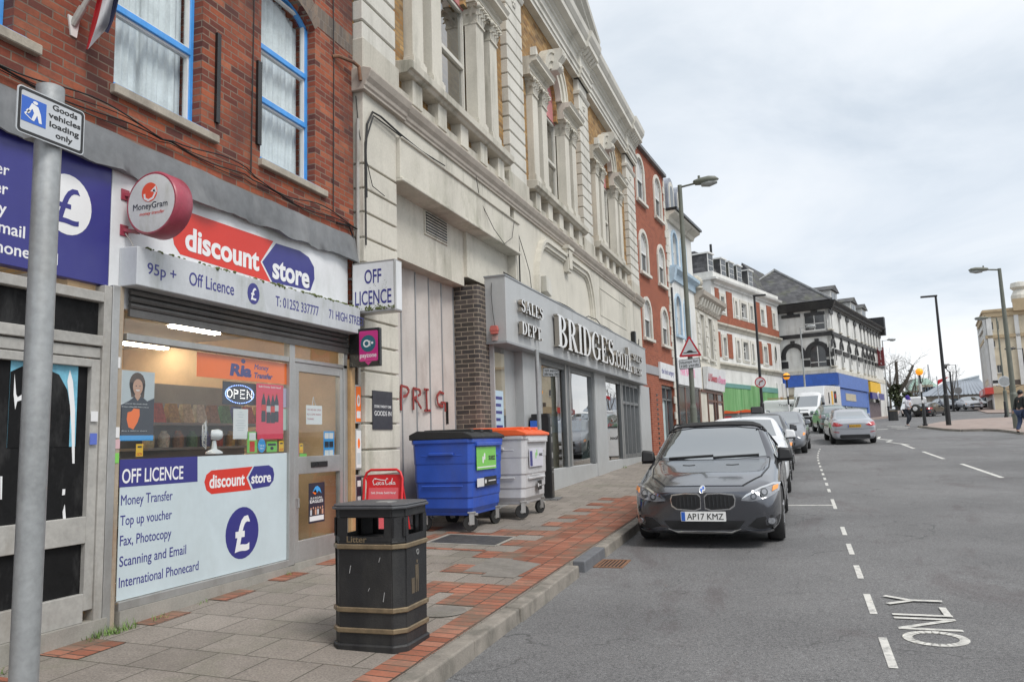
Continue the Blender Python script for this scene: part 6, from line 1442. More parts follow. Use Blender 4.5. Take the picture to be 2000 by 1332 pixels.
for a, b in ((sd - .5, sd - .05), (L6 - .4, L6 + .3)): m = MB(); m.box(-.1, .12, a, b, -.4, zf); m.build('pilaster', M_wpaint, F.t, local=True)
# ---- white corner building with black trim
F = Fac('white_corner_building', 'white corner building with black arches and cornice, blue fascia and slate roof', (2.9, 67.6), 14.4)
zc7 = F.pt(1632, 600)[1]; zc7 = F.end(1619, 590)[1]; L7 = F.pt(1719, 655)[0]; XL = -4.1
zs7 = F.end(1600, 653)[1]; zi = F.end(1600, 693)[1]; zl = F.end(1600, 722)[1]; zb0, zb1 = F.end(1600, 750)[1], F.end(1600, 731)[1]
up = []; ups = [1623, 1639, 1653.5, 1667.7, 1679, 1686, 1692.7, 1698, 1703.3, 1709, 1714]
for px in ups:
 s = F.pt(px, 630)[0]; up.append((s - .42, s + .42, zs7 + .35, zc7 - .95, 0))
lowp = [1628.5, 1644, 1658.5, 1672.5, 1685, 1692.4, 1699, 1704.5]; lo = []
for px in lowp:
 s = F.pt(px, 690)[0]; lo.append((s - .45, s + .45, zl + .25, zi + 1.0, .45))
wall(F, 0, L7, zl, zc7, up + lo, M_wpaint); body(F, 0, L7, -.5, zc7, 4.2, M_wpaint)
for o in up + lo: win(F, *o, M_whiteup, bars=('h', 'v'), depth=.2, sill=True, sm=M_std)
E = Fac('x', 'x', F.w(XL, 0), 14.4 + 90); D.objects.remove(E.t); E.t = F.t
def ebox(m, s0, s1, d0, d1, z0, z1): m.box(XL + s0, XL + s1, -d1, -d0, z0, z1)
We = -XL
m = MB(); ebox(m, 0, We, -.3, 0, -.5, zc7); m.build('end_wall', M_wpaint, F.t, local=True)
def ept(px, py): x, z = F.end(px, py); return x - XL, z
def archring(m, c, z, ri, ro, d0, d1):
 for i in range(12):
  a, b = math.pi * i / 12, math.pi * (i + 1) / 12
  m.prism([(XL + c + r * math.cos(t), z + r * math.sin(t)) for r, t in ((ri, a), (ro, a), (ro, b), (ri, b))], 'y', -d1, -d0)
cb = [ept(1550, 690)[0], ept(1597.5, 690)[0]]
m = MB()
for c in cb:
 archring(m, c, zi + .15, .62, .98, 0, .1); m.box(XL + c - .16, XL + c + .16, -.16, 0, zi + 1.0, zi + 1.32)
m.box(XL - .05, XL + cb[0] - .62, -.14, 0, zi - .2, zi + .15); m.box(XL + cb[0] + .62, XL + cb[1] - .62, -.14, 0, zi - .2, zi + .15); m.box(XL + cb[1] + .62, .12, -.14, 0, zi - .2, zi + .15)
for o in lo:
 c = (o[0] + o[1]) / 2
 for i in range(10):
  a, b = math.pi * i / 10, math.pi * (i + 1) / 10
  m.prism([(c + r * math.cos(t), o[3] - .45 + r * math.sin(t)) for r, t in ((.45, a), (.75, a), (.75, b), (.45, b))], 'x', 0, .08)
 m.box(0, .13, c - .14, c + .14, o[3] + .25, o[3] + .6)
prev = 0
for o in lo: m.box(0, .12, prev, o[0], zi + .3 - .2, zi + .3 + .12); prev = o[1]
m.box(0, .12, prev, L7, zi + .1, zi + .42)
m.box(XL - .02, .1, -.1, 0, zs7 - .16, zs7 + .16); m.box(0, .1, -.1, L7, zs7 - .16, zs7 + .16)
for c, w in ((ept(1544, 612)[0], .75), (ept(1590, 608)[0], .8)): m.box(XL + c - w, XL + c + w, -.1, 0, zc7 - .95, zc7 - .7); m.box(XL + c - .25, XL + c + .25, -.14, 0, zc7 - .7, zc7 - .56)
for o in up: m.box(0, .1, o[0] - .15, o[1] + .15, o[3], o[3] + .3); m.box(0, .13, (o[0] + o[1]) / 2 - .15, (o[0] + o[1]) / 2 + .15, o[3] + .3, o[3] + .45)
m.build('black_trim', M_ironb, F.t, local=True)
m = MB(); c = cb[1]; m.prism([(XL + c - .62, zl + .25), (XL + c + .62, zl + .25)] + [(XL + c + .62 * math.cos(R_(a)), zi + .15 + .62 * math.sin(R_(a))) for a in range(0, 181, 15)], 'y', -.03, 0); o = m.build('window', M_sash, F.t, local=True)
m = MB(); m.box(XL + c - .03, XL + c + .03, -.05, -.03, zl + .25, zi + .7); m.box(XL + c - .6, XL + c + .6, -.05, -.03, zi - .62, zi - .56); m.build('glazing_bar', M_whiteup, o, local=True)
c = ept(1590, 620)[0]; m = MB(); m.box(XL + c - .75, XL + c + .75, -.03, 0, zs7 + .4, zc7 - .95); o = m.build('window', M_sash, F.t, local=True); m = MB(); m.box(XL + c - .03, XL + c + .03, -.05, -.03, zs7 + .4, zc7 - .95); m.box(XL + c - .75, XL + c + .75, -.05, -.03, (zs7 + zc7) / 2 - .4, (zs7 + zc7) / 2 - .33); m.box(XL + c - .85, XL + c + .85, -.12, 0, zs7 + .28, zs7 + .4); m.build('glazing_bar', M_whiteup, o, local=True)
for px, py in ((1533.5, 713.5), (1576, 710), (1622, 708)): m = MB(); x, z = ept(px, py); m.box(XL + x - .28, XL + x + .28, -.012, 0, z - .28, z + .28); m.build('wall_tile', M_ironb, F.t, local=True)
for o in lo: m = MB(); m.box(0, .012, o[1] + .22, o[1] + .5, zl + .75, zl + 1.2); m.build('wall_tile', M_ironb, F.t, local=True)
cpr = [(0, -.55), (.1, -.53), (.16, -.38), (.3, -.34), (.32, -.2), (.55, -.05), (.6, .06), (0, .1)]
m = MB(); m.prism([(x, zc7 + z) for x, z in cpr], 'y', -.3, L7 + .1); m.hexa([(XL - .1, -.35, zc7 - .53), (.32, -.35, zc7 - .53), (.32, 0, zc7 - .53), (XL - .1, 0, zc7 - .53), (XL - .1, -.62, zc7 + .08), (.6, -.62, zc7 + .08), (.6, 0, zc7 + .08), (XL - .1, 0, zc7 + .08)]); m.build('main_cornice', M_ironb, F.t, local=True)
m = MB(); m.box(XL, .15, -.15, 0, zb1 + .05, zl + .0); m.box(0, .16, -.14, L7, zb1 + .05, zl + .02); m.build('string_course', M_st, F.t, local=True)
t = thing('fascia_sign', 'long blank blue fascia wrapped round the white corner building', 'sign', (*F.w(0, 0), F.z0 + zb0), -F.th)
Mbf = mat('blue_fascia', (.045, .13, .52), .45, var=.18, scale=1.2, fine=12, dirt=(.03, .08, .3), dirtamt=.6, dscale=1.5); sB = F.pt(1689, 752)[0]
m = MB(); m.box(XL - .5, .3, -.35, 0, -.15, zb1 - zb0); m.build('end_board', Mbf, t, local=True); m = MB(); m.box(0, .3, -.34, sB, -.35, zb1 - zb0 - .02); m.build('street_board', mat('blue_fascia_faded', (.09, .17, .45), .5, var=.15), t, local=True)
m = MB(); m.box(0, .18, .1, sB, zb0 - 1.8, zb0 - .4); m.box(0, .2, sB - .4, sB + .2, 0, zb0); m.box(0, .2, 0, .5, 0, zb0 - .4); m.build('shopfront_pilaster', mat('blue_fascia_faded', ''), F.t, local=True)
m = MB(); m.box(.18, .21, 2.5, 6.5, zb0 - 1.35, zb0 - .75); m.build('shop_name_panel', mat('faded_tan_panel', (.45, .4, .3), .6, var=.25), F.t, local=True)
m = MB(); m.box(0, .06, .5, sB - .4, .3, zb0 - 1.8); m.build('window_glass', mat('frosted_film', ''), F.t, local=True)
m = MB()
for s in (2.5, 5.0): m.box(.06, .1, s, s + .12, .2, zb0 - 1.8)
m.build('mullion', M_ironb, F.t, local=True)
m = MB(); ebox(m, .3, 1.9, 0, .04, -.2, zb0 - .2); ebox(m, 2.4, 3.8, 0, .04, -.2, zb0 - .25); m.build('boarded_opening', mat('cream_boarding', (.5, .46, .37), .7, var=.12, dirt=(.35, .3, .22), dirtamt=.5), F.t, local=True)
m = MB(); x, z = ept(1546, 761); ebox(m, x - .35, x + .35, .04, .3, z - .45, z + .4); m.build('air_unit', M_std, F.t, local=True)
sy0, sy1 = sB + .2, F.pt(1716, 770)[0]
t = thing('shop_sign', 'yellow shop sign with a blue roundel on the far end of the corner building', 'sign', (*F.w(.2, sy0), F.z0 + F.pt(1703, 768)[1]), -F.th)
m = MB(); m.box(0, .2, .3, (sy1 - sy0) * .85, 0, 1.0); m.build('board', mat('yellow_sign', (.75, .45, .03), .5, var=.1), t, local=True); m = MB(); m.box(.1, .3, .2, (sy1 - sy0), -.6, 0); m.build('lower_board', M_navy, t, local=True)
m = MB(); m.lathe([(.001, .3), (.4, .3), (.4, .38), (.001, .38)], (0, 3.2, -.3), 20, axis='x'); m.build('roundel', M_wtxt, t, local=True); m = MB(); m.lathe([(.001, .38), (.28, .38), (.28, .4), (.001, .4)], (0, 3.2, -.3), 20, axis='x'); m.build('roundel_centre', M_navy, t, local=True)
m = MB(); y = sy0 + .4
while y < sy1: m.box(0, .06 + .02 * (int(y * 4) % 2), y, y + .24, -.3, 2.0); y += .25
m.build('roller_shutter', mat('purple_grey_shutter', (.16, .13, .14), .6, var=.2), F.t, local=True)
m = MB(); m.box(0, .12, sy1, L7, -.3, 4.5); m.build('end_pier', M_wpaint, F.t, local=True)
t = thing('blade_sign', 'tall dark red blade sign with pale letters high on the corner building', 'sign', (*F.w(.1, F.pt(1711, 690)[0]), F.z0 + F.pt(1711, 714)[1]), -F.th)
hB = F.pt(1711, 680)[1] - F.pt(1711, 714)[1]; m = MB(); m.box(0, .6, 0, .25, 0, hB); m.build('panel', mat('dark_red_sign', (.16, .025, .03), .5, var=.1), t, local=True)
for i, ch in enumerate("DILLY'S"[::-1]):
 if ch != "'": text(ch, frame((.3, -.005, .15 + hB * .85 * i / 7), (1, 0, 0)), M_wtxt, t, cap=hB * .09, bold=.02, align='C', local=True, depth=.004)
m = MB(); m.prism(circ(.3, hB * .93, .2, 14), 'y', -.01, 0); m.build('emblem', M_wtxt, t, local=True)
zr1 = F.pt(1490, 522, -7)[1]
m = MB(); e = zc7 + .18
rid = [(-5.5, 5.0, e + 4.1), (-5.5, L7 - 6, e + 4.1)]
bl = [(XL - 6, -.4, e), (.3, -.4, e), (.3, L7, e), (XL - 6, L7, e)]
v = [m.bm.verts.new(p) for p in bl + rid]
for f in ((0, 1, 4), (1, 2, 5, 4), (2, 3, 5), (3, 0, 4, 5), (0, 3, 2, 1)): m.bm.faces.new([v[i] for i in f])
m.build('roof', M_slate, F.t, local=True)
m = MB(); m.tube([rid[0], rid[1]], .15, 8); m.tube([(.3, -.4, e), rid[0]], .12, 6); m.tube([(XL - 6, -.4, e), rid[0]], .12, 6); m.build('roof_ridge', M_lead, F.t, local=True)
m = MB(); v = [m.bm.verts.new(p) for p in [(-9, 3.0, e + 1), (-5, 3.0, e + 1), (-5, 9, e + 1), (-9, 9, e + 1), (-7.6, 2.4, e + 4.7), (-7.6, 9, e + 4.7)]]
for f in ((0, 1, 4), (1, 2, 5, 4), (2, 3, 5), (3, 0, 4, 5), (0, 3, 2, 1)): m.bm.faces.new([v[i] for i in f])
m.build('rear_gable_roof', M_slate, F.t, local=True)
for px, py, w in ((1615, 575, 1.3), (1653, 590, 1.2), (1674, 601, 1.2)):
 s = F.pt(px, py, -2.2)[0]; m = MB(); m.box(-4.5, -1.6, s - w, s + w, e + .4, e + 2.3); o = m.build('dormer', M_wpaint, F.t, local=True)
 m = MB(); m.prism([(s - w - .3, e + 2.3), (s + w + .3, e + 2.3), (s, e + 2.9)], 'x', -5, -1.4); m.build('dormer_roof', M_slate, o, local=True)
 m = MB(); [m.box(-1.6, -1.57, s - w * .8 + .85 * w * i - (0), s - w * .8 + .85 * w * i + .7 * w, e + .9, e + 2.1) for i in (0, 1)]; m.build('pane', M_sash, o, local=True)
m = MB(); m.box(-1.2, .5, L7 - .2, L7 + .6, zc7 - .6, zc7 + 1.3); m.build('end_stack', M_ironb, F.t, local=True)
# ---- cream cinema-like building on the right
Mcr = stucco('cream_render', (.62, .545, .41), (.35, .3, .22), .4, .05); Mtan = stucco('tan_band', (.46, .36, .23), (.3, .24, .16), .4, .0); Mpil = stucco('white_pilaster', (.68, .68, .66), amt=.3, green=0)
P8 = aty(1945, 805, 98)
F = Fac('cream_corner_building', 'tall cream corner building with white pilasters, tan parapet and a red doorway sign', (P8.x, 98), 98)
F.z0 = P8.z; F.t.location.z = P8.z
zt8 = F.pt(1926, 606)[1]; L8 = F.pt(2000, 620)[0] + 14
ww = []
def f8(tl, br): a = F.pt(*tl); b = F.pt(*br); return (a[0], b[0], b[1], a[1], 0)
ww = [f8((1935.5, 629), (1940.5, 644)), f8((1947.5, 627), (1951.5, 644)), f8((1939.5, 666), (1944.5, 677.5)), f8((1951, 664), (1954.5, 676)), f8((1946.5, 713), (1959, 727.5))]
wall(F, 0, L8, -.8, zt8 - .1, ww, Mcr);
m = MB(); m.box(-12.6, -.36, .35, L8 - .02, -.8, zt8 - .2); m.build('rear_wall', Mcr, F.t, local=True)
for o in ww: win(F, *o, M_whiteup, bars=('v',), depth=.2, sm=M_stw)
zB = F.pt(1928, 620)[1]; zS = F.pt(1935, 657)[1]; zG = F.pt(1950, 757)[1]
m = MB(); m.box(-12.8, .25, -.25, L8, zB, zt8); m.box(-12.8, .35, -.35, L8, zt8 - .3, zt8 - .1); m.box(-12.8, .2, -.2, L8, zS - .25, zS + .1); m.box(-.1, .25, 0, L8, zG - .6, zG + .2)
m.build('parapet_band', Mtan, F.t, local=True)
m = MB(); m.box(.0, .6, F.pt(1980, 620)[0], L8, zt8 - .4, zt8 + .9); m.build('parapet_step', Mtan, F.t, local=True)
m = MB()
for a, b in ((0, .5), (F.pt(1983, 650)[0], F.pt(1992, 650)[0])): m.box(0, .2, a, b, zG, zB)
for x in (-12.6, -11.6, -1.8, -.6): m.box(x, x + .6, -.25, 0, zG - .5, zB)
m.box(-12.8, 0, -.05, 0, -.5, zB); m.build('pilaster', Mpil, F.t, local=True)
m = MB(); m.box(-10.8, -2.4, -.08, -.05, zG + .6, zB - .3); m.build('wall_panel', Mcr, F.t, local=True)
m = MB()
for k in range(4): m.box(-9.8 + 1.9 * k, -8.8 + 1.9 * k, -.16, -.05, zG + 1.2, zG + 6.5)
m.box(-10.4, -2.6, -.3, -.05, zG + 6.7, zG + 7.1); m.build('relief_columns', Mpil, F.t, local=True)
m = MB()
for k in range(3):
 for z in (zS + 1.0, zS - 2.6): m.box(-9.2 + 2.4 * k, -7.8 + 2.4 * k, -.1, -.05, z, z + 1.6)
m.build('blind_window', mat('grey_blind_window', (.4, .36, .28), .7), F.t, local=True)
m = MB(); m.box(-10, -3, -.12, -.04, -.6, zG - 1.2); m.build('doorway', mat('dark_doorway', (.1, .08, .07), .8), F.t, local=True)
m = MB(); m.box(.0, .03, F.pt(1978, 790)[0], F.pt(1998, 790)[0], -.6, 3.4); m.build('doorway', mat('dark_doorway', ''), F.t, local=True)
t = thing('canopy_sign', 'red canopy sign over the doorway of the cream corner building', 'sign', (F.t.location.x, 98, P8.z + zG - .75), -F.th)
m = MB(); m.box(-11, .3, -.8, .0, .1, .8); m.build('canopy', mat('red_canopy', (.55, .06, .045), .5, var=.08), t, local=True)
text('Gala', frame((.31, -1.4, .0), (0, 1, 0)), M_wtxt, t, width=1.2, cap=.7, bold=.02, local=True) if False else None
m = MB(); m.box(-8.5, -3.5, -.84, -.8, .2, .68); m.build('pale_lettering', flat('pale_red_print', (.62, .45, .45), .5, var=.5, scale=3), t, local=True)
m = MB(); p = F.pt(1997, 598); m.lathe([(.001, 2.2), (.8, 2), (.9, 1.5), (.6, 1.2), (.9, .6), (.9, 0), (.001, 0)], (-1, p[0], zt8 + .8), 14); m.build('turret', M_stw, F.t, local=True)
# ---- buildings far beyond
def farbox(name, label, tl, br, dist, m, depth=14, roofm=None, kind='flat', extra=None):
 a = aty(*tl, dist); b = aty(*br, dist); base = gz(dist)
 t = thing(name, label, 'building', ((a.x + b.x) / 2, dist, base)); w = (b.x - a.x) / 2; h = a.z - base
 q = MB(); q.box(-w, w, 0, depth, -1, h); q.build('wall', m, t, local=True)
 if extra: extra(t, w, h)
 return t
Mzn = mat('zinc_roof', (.27, .3, .34), .5, .2, var=.12, scale=.3, fine=3)
def zinc(t, w, h):
 m = MB(); m.hexa([(-w - 1, -1.5, h), (w + 1, -1.5, h), (w + 1, 16, h), (-w - 1, 16, h), (0, 7, h + 2.7), (w + 1, 7, h + 2.9), (w + 1, 12, h + 2.9), (0, 12, h + 2.7)]); o = m.build('roof', Mzn, t, local=True)
 m = MB()
 for k in range(14):
  u = k / 13; x0 = -w + 2 * w * u; x1 = w * u; m.bar((x0, -1.5, h + .05), (x1, 7, h + 2.8), .12, .12)
 m.build('roof_seam', mat('zinc_seam', (.2, .22, .25), .5), o, local=True)
 m = MB()
 for k in range(6): m.box(-w + 1.5 + k * w / 3, -w + 1.5 + k * w / 3 + 2.2, -.06, 0, h - 2.4, h - .6)
 m.build('window', mat('far_window', (.12, .16, .2), .3), t, local=True)
 m = MB(); m.bar((w * .4, 7, h + 2.8), (w + 1, 7, h + 3.5), .2); m.hexa([(w * .4, 7.1, h + 2.8), (w + 1, 7.1, h + 2.8), (w + 1, 12, h + 2.8), (w * .4, 12, h + 2.8), (w * .4, 7.1, h + 2.9), (w + 1, 7.1, h + 3.4), (w + 1, 12, h + 3.4), (w * .4, 12, h + 2.9)]); m.build('glass_clerestory', mat('far_clerestory', (.55, .6, .63), .4), t, local=True)
farbox('metal_roofed_building', 'low far building with a broad pale grey standing seam roof', (1815, 774), (1925, 805), 150, mat('far_wall', (.36, .32, .27), .8, var=.15), extra=zinc)
farbox('low_annex', 'long low grey roofed annex left of the pale metal roofed building', (1789, 766), (1830, 800), 165, mat('far_grey', (.32, .35, .38), .7, var=.1), depth=8)
def tower(t, w, h):
 m = MB(); [m.box(-w + w * .35 * i + .5, -w + w * .35 * i + 1.4, -.05, 0, h * .45 + 2.2 * j, h * .45 + 1.2 + 2.2 * j) for i in range(5) for j in range(2)]; m.build('window', mat('far_window', ''), t, local=True)
farbox('tan_hall', 'square tan hall with a pale green roof seen beyond the bare trees', (1793, 752), (1826, 790), 210, mat('far_tan', (.4, .35, .27), .85, var=.12), extra=tower)
farbox('tan_block', 'smaller tan block stepping down to the right of the tan hall', (1826, 756), (1838, 790), 215, mat('far_tan', ''))
farbox('grey_tower_block', 'grey flat topped tower block left of the tan hall beyond the beacon', (1779, 741), (1807, 790), 240, mat('far_stone', (.33, .32, .29), .85, var=.15), extra=tower)
a = aty(1812, 752, 208); t = thing('copper_roof', 'pale green hipped roof rising behind the tan hall', 'roof', (a.x, 212, a.z - 1))
m = MB(); m.hexa([(-3.8, 0, 0), (3.8, 0, 0), (3.8, 6, 0), (-3.8, 6, 0), (-2, 2, 3.0), (.8, 2, 3.0), (.8, 4, 3.0), (-2, 4, 3.0)]); m.build('roof', mat('verdigris', (.3, .42, .36), .7, var=.15), t, local=True); m = MB(); m.box(-3.6, 3.6, .1, 5.9, -14, 0); m.build('wall', mat('far_tan', ''), t, local=True)
a = aty(1812, 712, 300); t = thing('radio_mast', 'slim lattice radio mast standing on the skyline beyond the town', 'mast', (a.x, 300, gz(300)))
m = MB(); h = a.z - gz(300)
for q in range(3):
 an = q * 2.094; m.bar((1.1 * math.cos(an), 1.1 * math.sin(an), 0), (.1 * math.cos(an), .1 * math.sin(an), h), .16)
for k in range(26):
 r = 1.1 - k / 26; z = h * k / 26; m.bar((r, 0, z), (-r * .5, r * .86, z + h / 26), .08); m.bar((-r * .5, r * .86, z), (-r * .5, -r * .86, z + h / 26), .08)
m.build('lattice', mat('mast_steel', (.3, .31, .33), .6), t, local=True)
a = aty(1833, 742, 120); b = aty(1831, 752, 120); t = thing('flag', 'small red flag flying far off beside the tan block', 'flag', (b.x, 120, gz(120)))
m = MB(); m.tube([(0, 0, 0), (0, 0, a.z - gz(120) + .5)], .06, 6); m.build('pole', mat('mast_steel', ''), t, local=True); m = MB(); m.prism([(0, b.z - gz(120)), (1.3, b.z - gz(120) + .9), (1.5, a.z - gz(120) + .4), (.1, a.z - gz(120))], 'y', 0, .03); m.build('cloth', cols[0], t, local=True)
# ---- bare pollarded trees
Mbark = mat('bark', (.085, .072, .058), .9, var=.3, scale=6, bump=.5); Mivy = mat('ivy_leaves', (.07, .085, .04), .8, var=.4, scale=20)
def tree(name, label, x, y, h, limbs, twigs, seed, ivy=0, group=None, th_=.5):
 if ivy: th_ = 1
 r = random.Random(seed); t = thing(name, label, 'tree', (x, y, gz(y)), group=group)
 m = MB(); m.tube([(0, 0, -.3), (.05, 0, h * .15), (.1, .05, h * .33)], [h * .055 * th_, h * .045 * th_, h * .042 * th_], 10)
 tips = []
 for (dx, dy, z, th) in limbs:
  p0 = Vector((.1, .05, h * .3)); p3 = Vector((dx, dy, z)); p1 = p0.lerp(p3, .35) + Vector((dx * .15, 0, h * .02)); p2 = p0.lerp(p3, .7) + Vector((dx * .1, 0, h * .03))
  m.tube([p0, p1, p2, p3], [h * .036 * th_, h * .03 * th_, h * .026 * th_, h * .02 * th * th_], 8); tips += [p1, p2, p3, p3]
 m.build('trunk', Mbark, t, local=True, smooth=60)
 c = MB()
 def br(p, d, l, rad, n):
  q = p + d * l * .5 + Vector((r.uniform(-.1, .1), r.uniform(-.1, .1), r.uniform(-.02, .1))) * l; e = p + d * l + Vector((0, 0, .06 * l)); c.tube([p, q, e], [rad, rad * .75, rad * .35], 4, cap=False)
  if n:
   for k in range(r.choice((2, 3))):
    dd = (d + Vector((r.uniform(-.8, .8), r.uniform(-.8, .8), r.uniform(-.3, .7)))).normalized(); br(q.lerp(e, r.uniform(.1, 1)), dd, l * r.uniform(.55, .8), rad * .55, n - 1)
 for k in range(twigs):
  p = r.choice(tips); d = Vector((r.uniform(-1, 1), r.uniform(-.8, .8), r.uniform(-.1, 1))).normalized(); br(p, d, h * r.uniform(.1, .2), h * .0042, 3)
 c.build('crown', Mbark, t, local=True)
 if ivy:
  g = MB()
  for k in range(ivy):
   a = r.uniform(0, 6.28); zz = r.uniform(.5, h * .5); rad = h * (.09 + .05 * math.sin(zz * 2 + a)) * r.uniform(.5, 1.25); p = Vector((rad * math.cos(a), rad * math.sin(a), zz)); s = r.uniform(.1, .22)
   u = Vector((r.uniform(-1, 1), r.uniform(-1, 1), r.uniform(-1, 1))).normalized(); w_ = u.cross(Vector((0, 0, 1))).normalized()
   g.face([p - u * s, p + w_ * s * .7, p + u * s, p - w_ * s * .7])
  g.build('ivy', Mivy, t, local=True)
P_ = lambda px, d: aty(px, 800, d).x
tree('pollarded_tree', 'pollarded tree with two thick sawn limbs and ivy beside the white building', P_(1754, 118), 118, 7.0, [(.3, 0, 6.6, 1.4), (2.4, .5, 6.0, 1.2), (-1.8, .4, 5.2, .6), (1.4, -.5, 4.3, .5)], 24, 1, ivy=1500)
tree('bare_tree', 'bare brown tree behind the amber beacon in front of the tan hall', P_(1788, 135), 135, 5.6, [(1.5, 0, 4.6, .6), (-1.5, 1, 4.5, .6), (.3, -1, 5.2, .6), (2.2, 1, 3.4, .5), (-2.2, 0, 3.4, .5)], 40, 2)
tree('bare_tree', 'thin bare tree rising behind the slim black post right of the far lamp', P_(1862, 142), 142, 6, [(.8, 0, 5, .5), (-.9, 1, 5.2, .5), (.3, -1, 5.6, .5)], 18, 3)
tree('bare_tree', 'bare twiggy tree against the edge of the white corner building', P_(1740, 130), 130, 7, [(1.2, 0, 5.7, .5), (-1.4, 1, 5.8, .5), (.3, -1, 6.5, .5)], 30, 4)
tree('dark_shrub_tree', 'dark bushy evergreen low between the corner building and the beacon', P_(1776, 124), 124, 4.6, [(1, 0, 3.6, .5), (-1, 1, 3.2, .5)], 20, 5, ivy=2200)
# STREET FURNITURE
M_galv = mat('galvanised_steel', (.36, .37, .37), .5, .55, var=.22, scale=5, fine=40, bump=.15, dirt=(.25, .24, .22), dirtamt=.5, dscale=3)
M_lampg = mat('grey_green_paint', (.13, .14, .115), .55, var=.18, scale=4, dirt=(.22, .2, .16), dirtamt=.4); M_lampk = mat('gloss_black_paint', (.014, .014, .015), .35, var=.2)
M_swhite = flat('sign_white', (.66, .66, .66), .4); M_sgrey = flat('sign_reflective_grey', (.5, .52, .54), .35); M_sblack = flat('sign_black', (.02, .02, .02), .5); M_sred = flat('sign_red', (.42, .02, .03), .4); M_sblue = flat('sign_blue', (.03, .12, .5), .4)
def gpt(px, py, h=.1):
 lo, hi, d = 1, 300, ray(px, py)
 for i in range(50):
  t = (lo + hi) / 2; p = EYE + d * t
  if p.z > gz(p.y) + h: lo = t
  else: hi = t
 return EYE + d * t
dxy = Vector((-.782, .623)); pp = dxy * 3.2; zp = pz(pp.x, pp.y)
ztop = aty(88, 180, pp.y).z
t = thing('sign_post', 'round galvanised steel post in the left foreground carrying the loading sign', 'post', (pp.x, pp.y, zp))
m = MB(); m.tube([(0, 0, -.1), (0, 0, ztop - zp)], .0445, 20); m.build('post', M_galv, t, local=True, smooth=50)
m = MB(); m.lathe([(.047, -.05), (.047, .01), (.03, .018), (.001, .018)], (0, 0, ztop - zp), 20); m.build('cap', M_galv, t, local=True, smooth=50)
xs = pp.x + .06; c0 = atx(35, 169, xs); c1 = atx(163, 298, xs); y0, y1, z1, z0 = c0.y, c1.y, atx(99, 191, xs).z, atx(99, 281, xs).z
t = thing('road_sign', 'white plate reading Goods vehicles loading only with a blue trolley symbol', 'sign', (xs, y0, z0)); wv, hv = y1 - y0, z1 - z0
m = MB(); m.prism(rrect(y0, z0, y1, z1, .015), 'x', xs - .004, xs); m.build('plate', M_sgrey, t)
shape(rrect(.004, .004, wv - .004, hv - .004, .013), fmat(xs) @ Matrix.Translation((y0, z0, 0)), M_sblack, t, 'border', .0008, holes=[rrect(.014, .014, wv - .014, hv - .014, .008)])
Mq = fmat(xs) @ Matrix.Translation((y0, z0, 0)) @ Matrix.Diagonal((wv, hv, 1, 1))
shape(rect(.06, .27, .41, .8), Mq, M_sblue, t, 'blue_square', .001)
for nm, pts in (('figure_head', circ(.25, .73, .035, 12, ry=.035)), ('figure_body', [(.2, .7), (.29, .66), (.33, .52), (.35, .33), (.31, .33), (.28, .48), (.24, .33), (.2, .34), (.235, .5), (.21, .58), (.17, .5), (.15, .52), (.18, .63)]), ('trolley', [(.1, .45), (.16, .52), (.165, .5), (.12, .43), (.2, .36), (.195, .345), (.105, .42)]), ('trolley', [(.12, .5), (.15, .56), (.185, .5), (.155, .45)])):
 shape(pts, Mq, M_wtxt, t, nm, .0018)
for i, s in enumerate(('Goods', 'vehicles', 'loading', 'only')):
 text(s, fmat(xs) @ Matrix.Translation((y0 + wv * .69, z0 + hv * (.755 - .195 * i), 0)), M_sblack, t, width=wv * (.38, .49, .45, .26)[i], cap=hv * .125, bold=.02, align='C', depth=.001)
m = MB()
for q in (.25, .75): m.box(pp.x - .055, xs - .004, pp.y - .055, pp.y + .055, z0 + hv * q - .012, z0 + hv * q + .012)
m.build('clip', M_galv, t)
M_plw_ = flat('pale_scuff', (.4, .4, .4), .6)
bx, by = -2.79, 4.89; zb = pz(bx, by); W2, D2, ch = .265, .225, .07; H = aty(740, 985, by - D2).z - zb
t = thing('litter_bin', 'large black square litter bin with three gold bands marked Litter', 'litter bin', (bx, by, zb), .03)
def octo(w, d, c): return [(-w + c, -d), (w - c, -d), (w, -d + c), (w, d - c), (w - c, d), (-w + c, d), (-w, d - c), (-w, -d + c)]
M_bin = mat('black_bin_plastic', (.016, .016, .017), .55, var=.3, scale=5, fine=90, bump=.35, dirt=(.07, .068, .06), dirtamt=.45, dscale=2.2); M_gold = mat('tarnished_gold', (.26, .2, .125), .45, .5, var=.3, scale=9, dirt=(.12, .09, .06), dirtamt=.6, dscale=4)
zo0, zo1 = H * .765, H * .90
m = MB(); m.prism(octo(W2, D2, ch), 'z', -.02, H * .74);
for a, b in zip(octo(W2, D2, ch), octo(W2, D2, ch)[1:] + octo(W2, D2, ch)[:1]):
 if abs(a[0] - b[0]) > .01 and abs(a[1] - b[1]) > .01:
  i = lambda p: (p[0] * .8, p[1] * .8); m.prism([a, b, (b[0] * .86, b[1] * .86), (a[0] * .86, a[1] * .86)], 'z', H * .74, H * .965)
m.prism(octo(W2, D2, ch), 'z', H * .905, H * .965)
m.build('bin_body', M_bin, t, local=True, bevel=.006)
m = MB()
for s in (-1, 1): m.box(-W2 + ch, W2 - ch, s * (D2 - .006) - .006, s * (D2 - .006) + .006, H * .74, H * .775); m.box(s * (W2 - .006) - .006, s * (W2 - .006) + .006, -D2 + ch, D2 - ch, H * .74, H * .775)
m.box(-W2 + .03, W2 - .03, -D2 + .03, D2 - .03, H * .7401, H * .7405)
